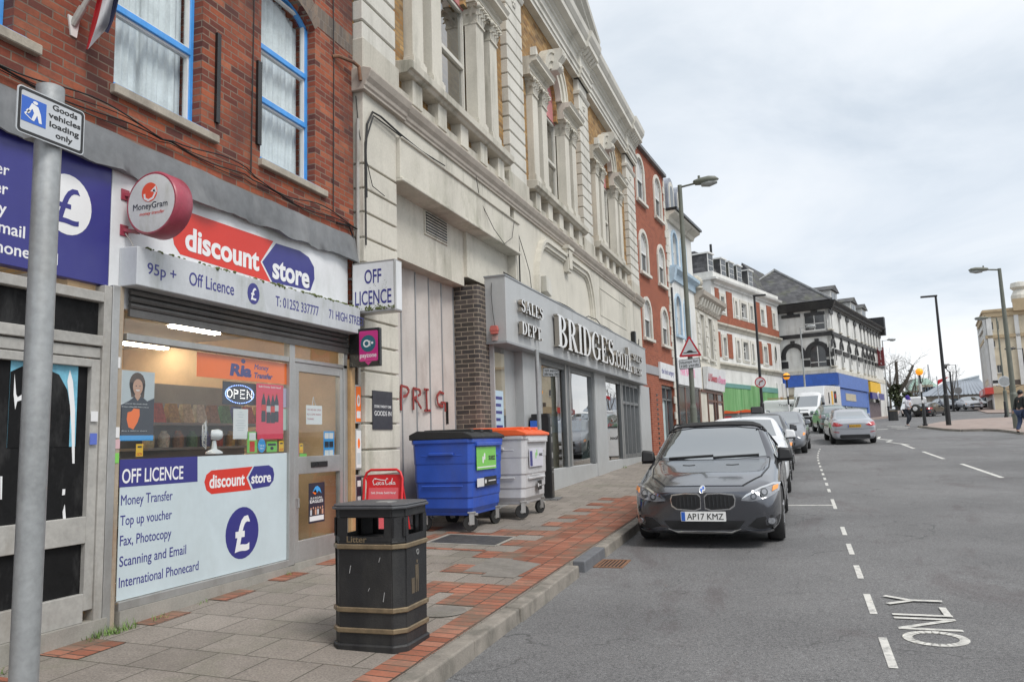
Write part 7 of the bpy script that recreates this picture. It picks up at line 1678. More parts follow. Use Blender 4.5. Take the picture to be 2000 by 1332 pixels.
for s in (-1, 1):
 for q in (-1, 1): m.box(q * (W2 - ch - .02) - .035, q * (W2 - ch - .02) + .035, s * (D2 - .005) - .006, s * (D2 - .005) + .006, H * .775, H * .905); m.box(s * (W2 - .005) - .006, s * (W2 - .005) + .006, q * (D2 - ch - .01) - .03, q * (D2 - ch - .01) + .03, H * .775, H * .905)
m.build('opening_rim', M_bin, t, local=True)
m = MB(); m.prism(octo(W2 + .02, D2 + .02, ch), 'z', H * .965, H * .985); m.prism(octo(W2 + .012, D2 + .012, ch), 'z', H * .985, H); m.build('lid', mat('bin_lid', (.07, .072, .078), .5, var=.25, scale=6, fine=60, dirt=(.2, .2, .19), dirtamt=.4), t, local=True, bevel=.005)
m = MB(); m.prism([(p[0] * .22 + .05, p[1] * .2 - .02) for p in octo(.3, .3, .1)], 'z', H, H + .004); m.build('stub_plate', M_alu, t, local=True)
for z in (.705, .27, .13):
 m = MB(); o = octo(W2 + .012, D2 + .012, ch); i_ = octo(W2 - .005, D2 - .005, ch)
 for k in range(8): m.prism([o[k], o[(k + 1) % 8], i_[(k + 1) % 8], i_[k]], 'z', H * z - .016, H * z + .016)
 m.build('band', M_gold, t, local=True, bevel=.005)
m = MB(); m.prism(octo(W2 + .015, D2 + .015, ch), 'z', -.02, .035); m.build('base', M_bin, t, local=True, bevel=.01)
text('Litter', frame((-.14, -D2 - .0005, H * .735), (1, 0, 0)), M_gold, t, width=.15, cap=.042, bold=.012, local=True, depth=.002)
Ms = frame((W2 + .0005, -.02, H * .36), (0, 1, 0))
for nm, pts in (('figure_mark', circ(.03, .2, .013, 10)), ('figure_mark', [(.0, .18), (.05, .18), (.055, .1), (.045, .0), (.03, 0), (.03, .08), (.022, .08), (.015, 0), (.0, 0), (.004, .1)]), ('bin_mark', [(-.06, .1), (-.01, .1), (-.015, 0), (-.055, 0)])): shape(pts, Ms, mat('worn_emblem', (.11, .085, .055), .6, var=.3), t, nm, .0012, local=True)
m = MB(); [m.bar((x_, -D2 - .001, z_), (x_ + .01, -D2 - .001, z_ + l_), .006, .003) for x_, z_, l_ in ((-.12, H * .52, .05), (.1, H * .6, .03), (.02, H * .4, .02), (.13, H * .33, .06))]; m.build('scratch', M_plw_, t, local=True)['kind'] = 'stuff'
m = MB(); m.lathe([(.02, -.003), (.02, .004), (.012, .004), (.012, -.003)], (W2, .02, H * .64), 12, axis='x'); m.build('lock', M_alu, t, local=True)
def castor(parent, x, y, rot, r=.1):
 m = MB(); m.lathe([(r * .45, -.022), (r * .95, -.022), (r, -.012), (r, .012), (r * .95, .022), (r * .45, .022)], (0, 0, 0), 20, axis='y'); m.bm.transform(Matrix.Translation((x, y, r)) @ Matrix.Rotation(rot, 4, 'Z'))
 o = m.build('castor', mat('rubber', (.018, .018, .018), .8, var=.2), parent, local=True, smooth=40)
 m = MB(); m.lathe([(.001, -.024), (r * .6, -.02), (r * .6, .02), (.001, .024)], (0, 0, 0), 16, axis='y'); m.box(-.02, .05, -.035, -.028, -.02, r + .04); m.box(-.02, .05, .028, .035, -.02, r + .04); m.box(-.04, .07, -.045, .045, r + .03, r + .05); m.box(.05, .1, -.03, .03, r + .0, r + .03); m.bm.transform(Matrix.Translation((x, y, r)) @ Matrix.Rotation(rot, 4, 'Z'))
 m.build('bracket', M_alu, o, local=True, bevel=.003)
def wheelie(label, x0, x1, y0, y1, H, bm_, lm, sticker, xface):
 cx, cy = (x0 + x1) / 2, (y0 + y1) / 2; zb = pz(cx, cy); w, d = (x1 - x0) / 2, (y1 - y0) / 2
 t = thing('wheeled_bin', label, 'wheeled bin', (cx, cy, zb))
 m = MB(); secs = [(.2, .84), (.24, .86), (.3, .93), (.42, .935), (.44, .955), (.62, .965), (.64, .985), (.86, .99), (.88, 1.0), (H - .16, 1.02), (H - .15, 1.05), (H - .1, 1.05), (H - .1, .97)]
 rings = [[m.bm.verts.new((p[0], p[1], z)) for p in octo(w * s, d * s, .05)] for z, s in secs]
 for A, B in zip(rings, rings[1:]):
  for k in range(8): m.bm.faces.new([A[k], A[(k + 1) % 8], B[(k + 1) % 8], B[k]])
 m.bm.faces.new(rings[0][::-1]); m.bm.faces.new(rings[-1]); m.build('tub', bm_, t, local=True, bevel=.01, seg=2)
 m = MB()
 for z in (.55, .95): m.box(w * .985, w * 1.0 + .012, -d * .7, d * .7, z, z + .035); m.box(-w * .7, w * .7, -d - .008, -d * .985, z + .02, z + .045)
 m.box(-w * .42, w * .42, -d - .035, -d, .98, 1.02); m.box(w, w + .05, -d * .8, d * .8, H - .2, H - .15); m.build('moulded_rib', bm_, t, local=True, bevel=.008)
 m = MB(); m.prism([(-w * 1.08, H - .1), (w * 1.08, H - .1), (w * 1.08, H - .06), (w * .8, H - .01), (-w * .8, H + .02), (-w * 1.08, H - .03)], 'y', -d * 1.06, d * 1.06)
 for k in (-.6, 0, .6): m.box(-w * .8, w * .85, d * k - .05, d * k + .05, H - .02, H + .03)
 m.build('lid', lm, t, local=True, bevel=.012, seg=2)
 for sx, sy, r_ in ((.8, -.78, .5), (.8, .78, 1.2), (-.75, -.78, .2), (-.75, .78, .1)): castor(t, w * sx, d * sy, r_)
 M0 = frame((w + .017, -d * .75, -.12), (0, 1, 0)); sticker(t, M0, d); return t
M_binb = mat('blue_bin_plastic', (.028, .09, .46), .4, var=.18, scale=3, fine=70, bump=.1, dirt=(.06, .09, .25), dirtamt=.5, dscale=2); M_binw = mat('white_bin_plastic', (.55, .55, .56), .4, var=.1, scale=3, dirt=(.4, .39, .37), dirtamt=.5, dscale=2)
Mst = flat('sticker_green', '')
def suez(t, M0, w, h, fg, y, z):
 shape([(y + a * w, z + b * h) for a, b in ((0, .1), (.08, .0), (.16, .1), (.16, .6), (.08, .7), (0, .6))], M0, fg, t, 'leaf_mark', .002, local=True); shape([(y + a * w, z + b * h) for a, b in ((.2, .4), (.28, .3), (.36, .4), (.36, .9), (.28, 1), (.2, .9))], M0, fg, t, 'leaf_mark', .002, local=True)
def st1(t, M0, d):
 shape(rect(.0, .9, .7, 1.2), M0, Mst, t, 'sticker', .001, local=True); suez(t, M0, .28, .14, M_wtxt, .2, .98); text('suez', M0 @ Matrix.Translation((.42, 1.02, .001)), M_sblack, t, width=.24, cap=.09, bold=.02, local=True); shape(rect(.02, .925, .68, .94), M0, M_wtxt, t, 'sticker_line', .002, local=True)
 shape(rect(.0, .68, .24, .79), M0, M_swhite, t, 'sticker', .001, local=True); shape(rect(.25, .68, .7, .8), M0, M_sblack, t, 'sticker', .001, local=True); shape(rect(.4, .735, .66, .75), M0, M_swhite, t, 'sticker_line', .002, local=True); shape(circ(.3, .74, .03, 10), M0, M_swhite, t, 'sticker_line', .002, local=True)
def st2(t, M0, d):
 shape(rect(.02, .85, .66, 1.12), M0, mat('pale_sticker', (.6, .6, .66), .5), t, 'sticker', .001, local=True); suez(t, M0, .26, .14, Mst, .3, .96); text('suez', M0 @ Matrix.Translation((.47, 1.0, .001)), M_sblack, t, width=.17, cap=.06, bold=.02, local=True); shape(rect(.05, .86, .16, 1.08), M0, M_navy, t, 'photo_print', .002, local=True)
 shape(rect(.36, .5, .56, .64), M0, M_sblack, t, 'sticker', .001, local=True); shape(circ(.4, .57, .03, 10), M0, M_swhite, t, 'sticker_line', .002, local=True); shape(rect(.44, .56, .54, .575), M0, M_swhite, t, 'sticker_line', .002, local=True); shape(stroke([(.1, .74), (.5, .74)], .02), M0, M_binw, t, 'panel_line', .006, local=True)
yb_ = 9.42; xl, xr = aty(806, 930, yb_).x, aty(921, 930, yb_).x
wheelie('blue plastic wheeled bin with a black lid and green recycling sticker', xl, xr, yb_, 10.55, aty(880, 843, yb_).z - pz(-4.5, 9.9), M_binb, mat('black_bin_lid', (.02, .021, .022), .6, var=.25, bump=.3), st1, 0)
wheelie('white plastic wheeled bin with a bright orange lid behind the blue bin', xl + .05, aty(1002, 930, 10.75).x + .2, 10.72, 11.78, aty(985, 838, 10.8).z - pz(-4.5, 11.2), M_binw, mat('orange_bin_lid', (.75, .12, .03), .5, var=.12), st2, 0)
for i, (px, c_) in enumerate(((1422, 'red'), (1458, 'orange'))):
 p = gpt(px, 838); t = thing('wheeled_bin', ('grey wheeled bin with a red front panel and red lid by the hoarding', 'plain grey wheeled bin with an orange lid in front of the hoarding')[i], 'wheeled bin', (aty(px, 830, 44).x, 44 + i, gz(44 + i) + .1))
 m = MB(); m.hexa([(-.5, -.4, .2), (.5, -.4, .2), (.5, .4, .2), (-.5, .4, .2), (-.62, -.5, 1.2), (.62, -.5, 1.2), (.62, .5, 1.2), (-.62, .5, 1.2)]); m.build('tub', mat('grey_bin_plastic', (.2, .22, .23), .5), t, local=True, bevel=.02)
 m = MB(); m.prism([(-.6, 1.2), (.6, 1.2), (.62, 1.27), (0, 1.36), (-.62, 1.27)], 'y', -.55, .55); m.build('lid', mat('orange_bin_lid', ''), t, local=True)
 for sx in (-1, 1): castor(t, .4 * sx, -.3, .3)
 if i == 0: m = MB(); m.box(-.5, .25, -.53, -.5, .5, 1.05); m.build('red_panel', M_sred, t, local=True)
ya = 7.95; xa0, xa1 = aty(701, 950, ya).x, aty(782, 950, ya).x; zt_ = aty(741, 918, ya).z; zb = pz(xa0, ya); hv = zt_ - zb; wv = xa1 - xa0
t = thing('pavement_sign', 'red metal Coca-Cola pavement sign between the shop door and the blue bin', 'pavement sign', (xa0, ya, zb)); Mred = mat('red_enamel', (.6, .02, .025), .35, var=.08)
m = MB(); m.tube([(.02, 0, 0)] + [(x, .1 * z / hv, z) for x, z in ((.02, .3), (.02, hv - .1), (.05, hv - .03), (.1, hv), (wv - .1, hv), (wv - .05, hv - .03), (wv - .02, hv - .1), (wv - .02, .3))] + [(wv - .02, 0, 0)], .015, 8); m.tube([(.04, .35, 0), (.04, .1, hv * .9)], .012, 6); m.tube([(wv - .04, .35, 0), (wv - .04, .1, hv * .9)], .012, 6); m.build('frame', Mred, t, local=True, smooth=60)
Ma = frame((0, .03, 0), (1, 0, 0), v=(0, .1, hv))
shape(rrect(.045, .2, wv - .045, hv - .05, .03), Ma, Mred, t, 'panel', .012, local=True); shape(rect(.075, .25, wv - .075, hv - .2), Ma @ Matrix.Translation((0, 0, .0125)), flat('pink_panel_print', (.7, .12, .14), .4), t, 'poster_panel', .001, local=True)
text('Soft Drinks Sold Here!', Ma @ Matrix.Translation((wv / 2, hv - .27, .014)), M_wtxt, t, width=wv * .6, cap=.026, bold=.01, align='C', local=True, depth=.001)
sc = [[(.16, .8), (.1, .95), (.02, .6), (.08, .1), (.2, .2)], [(.27, .45), (.22, .35), (.22, .1), (.3, .1), (.3, .4), (.25, .45)], [(.42, .4), (.36, .45), (.34, .2), (.42, .1)], [(.54, .4), (.48, .42), (.47, .12), (.54, .15), (.55, .4), (.57, .1)], [(.76, .85), (.7, .95), (.63, .6), (.68, .1), (.8, .2)], [(.87, .45), (.82, .3), (.86, .1), (.91, .25), (.87, .45)], [(.95, .1), (.94, .5), (.97, .95)], [(1.08, .4), (1.02, .42), (1.0, .12), (1.08, .15), (1.09, .4), (1.12, .1)], [(.12, .95), (.4, .75), (.6, .7)]]
for s_ in sc: shape(stroke([(wv * .22 + p[0] * wv * .5, hv - .175 + p[1] * .085) for p in s_], .009), Ma @ Matrix.Translation((0, 0, .0135)), M_wtxt, t, 'script_lettering', .001, local=True)
px_, py_ = -4.42, 13.62; zb = pz(px_, py_); t = thing('ticket_machine', 'slim black pay and display ticket machine against the grey shopfront', 'parking meter', (px_, py_, zb), .12); hm = aty(1066, 808, py_).z - zb
m = MB(); m.prism(rrect(-.2, -.13, .17, .13, .03), 'z', 0, hm - .06); m.prism(rrect(-.18, -.11, .15, .11, .03), 'z', hm - .06, hm); m.build('cabinet', M_lampk, t, local=True, bevel=.006)
for a, b, c, d, n_ in ((-.04, .0, hm - .2, hm - .08, 'card_slot'), (-.06, .04, hm - .36, hm - .24, 'display'), (-.06, .03, hm - .52, hm - .42, 'keypad'), (-.05, .05, hm - .8, hm - .7, 'ticket_tray')): m = MB(); m.box(.17, .176, a, b, c, d); m.build(n_, M_alu, t, local=True)
m = MB(); m.box(.17, .173, -.11, .11, hm - .97, hm - .96); m.lathe([(.001, .18), (.02, .18), (.02, .17)], (0, -.02, hm - 1.05), 10, axis='x'); m.build('door_seam', M_alu, t, local=True)
m = MB(); m.box(-.19, -.03, -.135, -.13, hm - .36, hm - .12); m.build('blue_panel', M_sblue, t, local=True); m = MB(); m.box(-.22, .3, -.3, .2, -.02, .01); m.build('base_plate', M_asph, t, local=True)
pp_ = onpav(1059, 963); pp_ = Vector((-4.3, 12.95, 0)); zb = pz(pp_.x, pp_.y); zt_ = aty(1050, 683, pp_.y).z; xx = aty(1058, 960, pp_.y).x
t = thing('plain_pole', 'plain grey steel pole standing beside the black ticket machine', 'pole', (xx, pp_.y, zb)); m = MB(); m.tube([(0, 0, -.05), (0, 0, zt_ - zb)], .038, 12); m.build('pole', M_galv, t, local=True, smooth=50); m = MB(); m.lathe([(.07, -.02), (.065, .02), (.04, .03)], (0, 0, 0), 12); m.build('footing', M_conc, t, local=True)
ya = 25.6; xa0, xa1 = aty(1316, 850, ya).x, aty(1345, 850, ya).x; zb = pz(xa0, ya); hv = aty(1330, 829, ya).z - zb; wv = xa1 - xa0
t = thing('pavement_sign', 'white pavement sign with black frame and the word foot by the red brick building', 'pavement sign', (xa0, ya, zb)); Ma = frame((0, 0, 0), (1, 0, 0), v=(0, .15, hv))
shape(rrect(0, .1, wv, hv, .08), Ma, M_swhite, t, 'panel', .03, local=True); shape(rrect(-.02, .08, wv + .02, hv + .02, .1), Ma @ Matrix.Translation((0, 0, .005)), M_sblack, t, 'frame', .04, holes=[rrect(.02, .12, wv - .02, hv - .02, .07)], local=True); text('foot', Ma @ Matrix.Translation((.06, hv * .62, .031)), M_sblack, t, width=wv * .6, cap=hv * .11, bold=.03, local=True)
m = MB(); m.bar((.03, .45, 0), (.03, .15, hv * .9), .03); m.bar((wv - .03, .45, 0), (wv - .03, .15, hv * .9), .03); m.build('rear_leg', M_sblack, t, local=True)
def lamp(label, x, y, zb, H, m_, arm, r0=.08, r1=.05, head='oval', name='street_lamp', group=None):
 t = thing(name, label, 'street lamp', (x, y, zb), group=group); m = MB(); m.tube([(0, 0, -.2), (0, 0, 1.6)], r0 * 1.35, 12); m.tube([(0, 0, 1.6), (0, 0, 1.7)], [r0 * 1.35, r0], 12); m.tube([(0, 0, 1.7), (0, 0, H)], [r0, r1], 12); m.build('column', m_, t, local=True, smooth=50)
 dx, dy = arm; L_ = math.hypot(dx, dy); u = Vector((dx / L_, dy / L_, 0)); n = Vector((-u.y, u.x, 0))
 m = MB(); s = r1 * .5
 if head == 'oval':
  m.tube([(0, 0, H - .06), u * (L_ * .45) + Vector((0, 0, H))], s, 8); m.build('arm', m_, t, local=True)
  m = MB(); m.tube([u * (L_ * f) + Vector((0, 0, H + z)) for f, z in ((.36, .0), (.38, .01), (.55, .03), (.75, .05), (.9, .05), (.99, .03))], [.06, .1, .14, .15, .11, .02], 12); m.bm.transform(Matrix.Translation((0, 0, H + .02)) @ Matrix.Diagonal((1, 1, .75, 1)) @ Matrix.Translation((0, 0, -H - .02))); m.build('lamp_head', m_, t, local=True, smooth=60)
  m = MB(); m.tube([u * (L_ * f) + Vector((0, 0, H - .04)) for f in (.55, .75, .95)], [.09, .12, .05], 10); m.build('lens', mat('lamp_lens', (.3, .31, .3), .2), t, local=True, smooth=60); m = MB(); m.lathe([(.035, .1), (.035, .2), (.001, .2)], (u.x * L_ * .5, u.y * L_ * .5, H), 10); m.build('photocell', m_, t, local=True)
 else:
  m.tube([(0, 0, H), (0, 0, H + .02), u * .12 + Vector((0, 0, H + .05))], s * 1.6, 8); m.build('arm', m_, t, local=True)
  m = MB(); m.hexa([u * a + n * b + Vector((0, 0, c)) for c in (H, H + .1) for a, b in ((-.08, -.09), (L_ + .02, -.07), (L_ + .02, .07), (-.08, .09))]); m.build('lamp_head', m_, t, local=True, bevel=.02)
 return t
yl = 22; xl = aty(1356, 830, yl).x; ztp = aty(1330, 362, yl).z; zb = pz(xl, yl)
lamp('tall grey green street lamp carrying the humps warning sign beside the parked cars', xl, yl, zb, ztp - zb, M_lampg, (1.1, 0), .07, .06)
m = MB()
def rsign(name, label, px, py, y, d=.08): p = aty(px, py, y); return thing(name, label, 'sign', (p.x, y - d, p.z))
t = rsign('road_sign', 'red triangular warning sign with a black road hump on the grey green lamp', 1349, 697, yl); T3 = lambda k: [(-.32 * k, .0 - .05 * (k - 1)), (.32 * k, .0 - .05 * (k - 1)), (0, .6 * k - .12 * (k - 1))]
def rtri(k, r=.03): return [(a[0] + (b[0] - a[0]) * q, a[1] + (b[1] - a[1]) * q) for a, b in zip(T3(k), T3(k)[1:] + T3(k)[:1]) for q in (.06, .94)]
Mx = frame((0, 0, 0), (1, 0, 0)); shape(rtri(1), Mx, M_sred, t, 'plate', .004, local=True); shape([(x * .72, .06 + y * .74) for x, y in T3(1)], Mx @ Matrix.Translation((0, 0, .0045)), M_sgrey, t, 'face', .001, local=True); shape([(-.18, .1), (.18, .1), (.18, .12), (.1, .125), (.05, .17), (0, .18), (-.05, .17), (-.1, .125), (-.18, .12)], Mx @ Matrix.Translation((0, 0, .006)), M_sblack, t, 'hump_symbol', .001, local=True)
m = MB(); m.box(-.03, .03, .0, .05, .1, .14); m.build('clip', M_galv, t, local=True)
t = rsign('road_sign', 'white plate reading Humps for 100 yards under the warning triangle', 1349, 720, yl); Mx = frame((0, 0, 0), (1, 0, .07), v=(-.07, 0, 1)); shape(rrect(-.29, 0, .29, .27, .02), Mx, M_sblack, t, 'border', .004, local=True); shape(rrect(-.275, .015, .275, .255, .015), Mx @ Matrix.Translation((0, 0, .0045)), M_sgrey, t, 'plate', .001, local=True)
for s, z in (('Humps for', .155), ('100 yards', .05)): text(s, Mx @ Matrix.Translation((0, z, .0058)), M_sblack, t, width=.48, cap=.07, bold=.015, align='C', local=True, depth=.001)
yl = 46; xl = aty(1489, 800, yl).x; zb = gz(yl) + .12; lamp('tall black street lamp carrying the no right turn sign in front of the green hoarding', xl, yl, zb, aty(1470, 580, yl).z - zb, M_lampk, (.62, 0), .085, .06, 'flat')
def discsign(label, px, py, y, r, ring, face, name='road_sign'):
 p = aty(px, py, y); t = thing(name, label, 'sign', (p.x, y - .1, p.z)); Mx = frame((0, 0, 0), (1, 0, 0)); shape(circ(0, 0, r, 28), Mx, ring, t, 'plate', .004, local=True); shape(circ(0, 0, r * .82, 28), Mx @ Matrix.Translation((0, 0, .0045)), face, t, 'face', .001, local=True); m = MB(); m.box(-.04, .04, .0, .06, -.03, .03); m.build('clip', M_galv, t, local=True); return t, Mx @ Matrix.Translation((0, 0, .006))
t, Mx = discsign('round red ringed no right turn sign on the black lamp column', 1485, 747, yl, .3, M_sred, M_sgrey); shape(stroke([(-.05, -.17), (-.05, 0), (.0, .07), (.09, .07)], .045), Mx, M_sblack, t, 'arrow', .001, local=True); shape([(.07, .13), (.17, .07), (.07, .0)], Mx, M_sblack, t, 'arrow', .001, local=True); shape(stroke([(-.17, -.17), (.17, .17)], .03), Mx @ Matrix.Translation((0, 0, .001)), M_sred, t, 'bar', .001, local=True)
p = gpt(1987, 836); ztp = aty(1948, 525, p.y).z; lamp('grey green street lamp at the right edge of the picture by the dark jacketed man', p.x, p.y, p.z, ztp - p.z, M_lampg, (-1.35, -.1), .12, .08)
p = gpt(1853, 829); lamp('black street lamp on the paved corner just right of the amber beacon', p.x, p.y, p.z, aty(1826, 580, p.y).z - p.z, M_lampk, (-.75, 0), .1, .06, 'flat')
for lb, tx, ty, d, arm, mm in (('slim pale lamp post in front of the blue fascia of the corner building', 1563, 640, 60, (1.1, 0), M_galv), ('pale street lamp at the far end of the white corner building', 1723, 665, 88, (1.3, 0), M_galv), ('thin grey lamp in front of the metal roofed building', 1866, 712, 108, (-1.6, 0), M_galv),
  ('thin grey lamp standing behind the round grey sign before the cream building', 1946, 620, 72, (-1.6, 0), M_lampg), ('dark lamp at the right edge low against the cream building', 1997, 680, 85, (-1.5, 0), M_lampk), ('far small lamp behind the amber beacon', 1792, 723, 120, (-1.3, 0), M_galv)):
 p = aty(tx, ty, d); zb = gz(d); lamp(lb, p.x, d, zb, p.z - zb, mm, arm, .07, .05)
p = aty(1855, 725, 100); t = thing('camera_post', 'slim dark post with a small camera globe left of the thin grey lamp', 'post', (p.x, 100, gz(100))); m = MB(); m.tube([(0, 0, 0), (0, 0, p.z - gz(100))], [.14, .09], 8); m.build('column', M_lampk, t, local=True); m = MB(); m.sphere((-.4, 0, p.z - gz(100) + .5), .2); m.tube([(0, 0, p.z - gz(100) - .2), (-.4, 0, p.z - gz(100) + .4)], .05, 6); m.build('camera', M_lampk, t, local=True)
t, Mx = discsign('round grey back of a road sign on a thin post by the cream building', 1961, 745, 70, .42, M_sgrey, M_galv);
t, Mx = discsign('small grey back of a sign on the far thin grey lamp', 1871, 763, 107.8, .45, M_sgrey, M_galv)
p = aty(1968, 815, 70); t = thing('sign_post', 'pale thick based post under the round grey sign back', 'post', (p.x, 70, gz(70))); m = MB(); m.tube([(0, 0, 0), (0, 0, 2.0), (0, 0, 2.05), (0, 0, 3.9)], [.13, .13, .06, .06], 10); m.build('post', M_lampg, t, local=True, smooth=50)
M_amb = NT('amber_globe').bsdf((.8, .32, .02), .35, emit=(1, .36, .02), es=.35)
for lb, gx, gy, d, bx_ in (('amber globe beacon on a striped pole beside the pedestrian in grey', 1795.5, 726, 49.3, 1806), ('amber globe beacon in front of the blue fascia left of the white cash van', 1536, 735, 49.0, 1544)):
 g = aty(gx, gy, d); zb = gz(d) + .1; t = thing('crossing_beacon', lb, 'beacon', (g.x, d, zb), group=None); h = g.z - zb; m = MB(); m.lathe([(.001, h - .2), (.12, h - .18), (.19, h - .07), (.2, h), (.18, h + .1), (.1, h + .18), (.001, h + .2)], (0, 0, 0), 20); m.build('globe', M_amb, t, local=True, smooth=180)
 for k in range(6):
  m = MB(); a = k * (h - .2) / 6; m.tube([(0, 0, a), (0, 0, a + (h - .2) / 6)], .05, 10); m.build('black_band' if k % 2 else 'white_band', M_lampk if k % 2 else M_swhite, t, local=True, smooth=50)
 m = MB(); gx < 1700 and m.lathe([(.21, h - .05), (.23, h - .05), (.23, h + .05), (.21, h + .05)], (0, 0, 0), 20); gx < 1700 and m.build('shield_ring', M_lampk, t, local=True)
for i, (px, py, d) in enumerate(((1806, 831, 0), (1964, 813, 0), (1978, 811, 0))):
 p = gpt(px, py); t = thing('bollard', ('thick black bollard at the foot of the striped beacon', 'slim black bollard left of the pair by the cream building', 'slim black bollard right of the pair by the cream building')[i], 'bollard', (p.x, p.y - .2, p.z)); m = MB(); s = 1.25 if i == 0 else 1.1; m.lathe([(.001, s), (.06, s - .01), (.085, s - .06), (.07, s - .09), (.08, s - .12), (.095, .1), (.13, .08), (.13, -.1)], (0, 0, 0), 14); m.build('post', M_lampk, t, local=True, smooth=50)
p = gpt(1745, 819, .1); t = thing('litter_bin', 'small black litter bin far off beside the corner building', 'litter bin', (p.x, p.y, p.z)); m = MB(); m.prism(octo(.35, .3, .08), 'z', -.1, .75); [m.box(s * .3 - .05, s * .3 + .05, -.28, .28, .75, 1.0) for s in (-1, 1)]; m.build('bin_body', M_bin, t, local=True); m = MB(); m.prism(octo(.38, .33, .08), 'z', 1.0, 1.07); m.build('lid', M_bin, t, local=True)
m = MB(); m.prism(octo(.36, .31, .08), 'z', .66, .7); m.build('band', M_gold, t, local=True)
p = aty(1972, 752, 76); t = thing('finger_post', 'black finger post bracket with scroll arms behind the right hand lamp', 'post', (p.x, 76, gz(76))); h = p.z - gz(76); m = MB(); m.tube([(0, 0, 0), (0, 0, h + .5)], .06, 8); m.build('post', M_lampk, t, local=True); m = MB(); m.tube([(0, 0, h - .4), (-.6, 0, h - .1), (-1.0, 0, h)], .03, 6); m.tube([(0, 0, h - .4), (.6, 0, h - .1), (1.0, 0, h)], .03, 6); m.box(-1.2, 0, -.03, .03, h + .2, h + .45); m.build('arm', M_lampk, t, local=True)
m = MB(); r = random.Random(6)
for cx_, cy_, n, s in ((-4.8, 4.55, 90, .05), (-4.82, 4.42, 60, .05), (-4.8, 4.95, 22, .03), (-4.83, 5.45, 12, .02), (-4.83, 6.62, 16, .03), (-4.6, 12.9, 30, .05), (-4.7, 3.6, 24, .04), (-4.6, 21.3, 20, .06)):
 for k in range(n):
  x, y = cx_ + r.uniform(-.03, .07), cy_ + r.gauss(0, .09 if n > 30 else .05); z = pz(x, y); a = r.uniform(0, 6.28); h = s * r.uniform(.5, 1.6); l = Vector((math.cos(a), math.sin(a), 0)); w_ = Vector((-l.y, l.x, 0)) * .004
  m.face([Vector((x, y, z)) - w_, Vector((x, y, z)) + w_, Vector((x, y, z + h)) + l * h * .7])
tag(m.build('weeds', mat('weed_green', (.12, .2, .045), .7, var=.4)), 'small green weeds growing along the foot of the shop fronts', 'weeds', kind='stuff')
# VEHICLES
def paint(name, c, metal=.5, rough=.35): return mat(name, c, rough, metal, var=.05, scale=1.5, fine=300, coat=1)
M_tyre = mat('tyre_rubber', (.02, .02, .021), .85, var=.25, scale=6, dirt=(.08, .075, .07), dirtamt=.4); M_rim = mat('alloy_rim', (.5, .5, .51), .3, .8, var=.1); M_trim = mat('black_trim', (.012, .012, .013), .5, var=.2)
def cg():
 t = NT('car_glass'); b = t.n('ShaderNodeBsdfDiffuse'); b.inputs[0].default_value = (.02, .024, .026, 1); g = t.n('ShaderNodeBsdfGlossy'); g.inputs['Roughness'].default_value = .02; g.inputs[0].default_value = (.93, .97, 1, 1)
 lw = t.n('ShaderNodeLayerWeight'); lw.inputs[0].default_value = .5; pw = t.n('ShaderNodeMath', operation='POWER'); pw.inputs[1].default_value = 3.2; t.l(lw.outputs['Facing'], pw.inputs[0]); ma = t.n('ShaderNodeMath', operation='MULTIPLY_ADD'); ma.inputs[1].default_value = .6; ma.inputs[2].default_value = .38; t.l(pw.outputs[0], ma.inputs[0]); mx = t.n('ShaderNodeMixShader'); t.l(ma.outputs[0], mx.inputs[0]); t.l(b.outputs[0], mx.inputs[1]); t.l(g.outputs[0], mx.inputs[2]); t.l(mx.outputs[0], t.out.inputs[0]); return t.m
M_cg = cg(); M_chrome = mat('chrome', (.75, .75, .75), .08, 1, var=0); M_lens = mat('lamp_glass', (.24, .25, .27), .22, .3, var=.5, scale=18, coat=1); M_dlens = mat('lamp_recess', (.06, .065, .07), .15, .4, var=.4, scale=25, coat=1); M_taill = mat('tail_lamp_red', (.4, .015, .02), .15, var=.3, scale=20, coat=1); M_amber = mat('indicator_amber', (.8, .28, .04), .2, var=.1); M_plw = flat('plate_white', (.85, .85, .83), .4); M_ply = flat('plate_yellow', (.7, .38, .03), .4)
def interp(tab, u):
 for (a, x), (b, y) in zip(tab, tab[1:]):
  if u <= b: f = (u - a) / (b - a) if b > a else 0; f = f * f * (3 - 2 * f) * .5 + f * .5; return x + (y - x) * f
 return tab[-1][1]
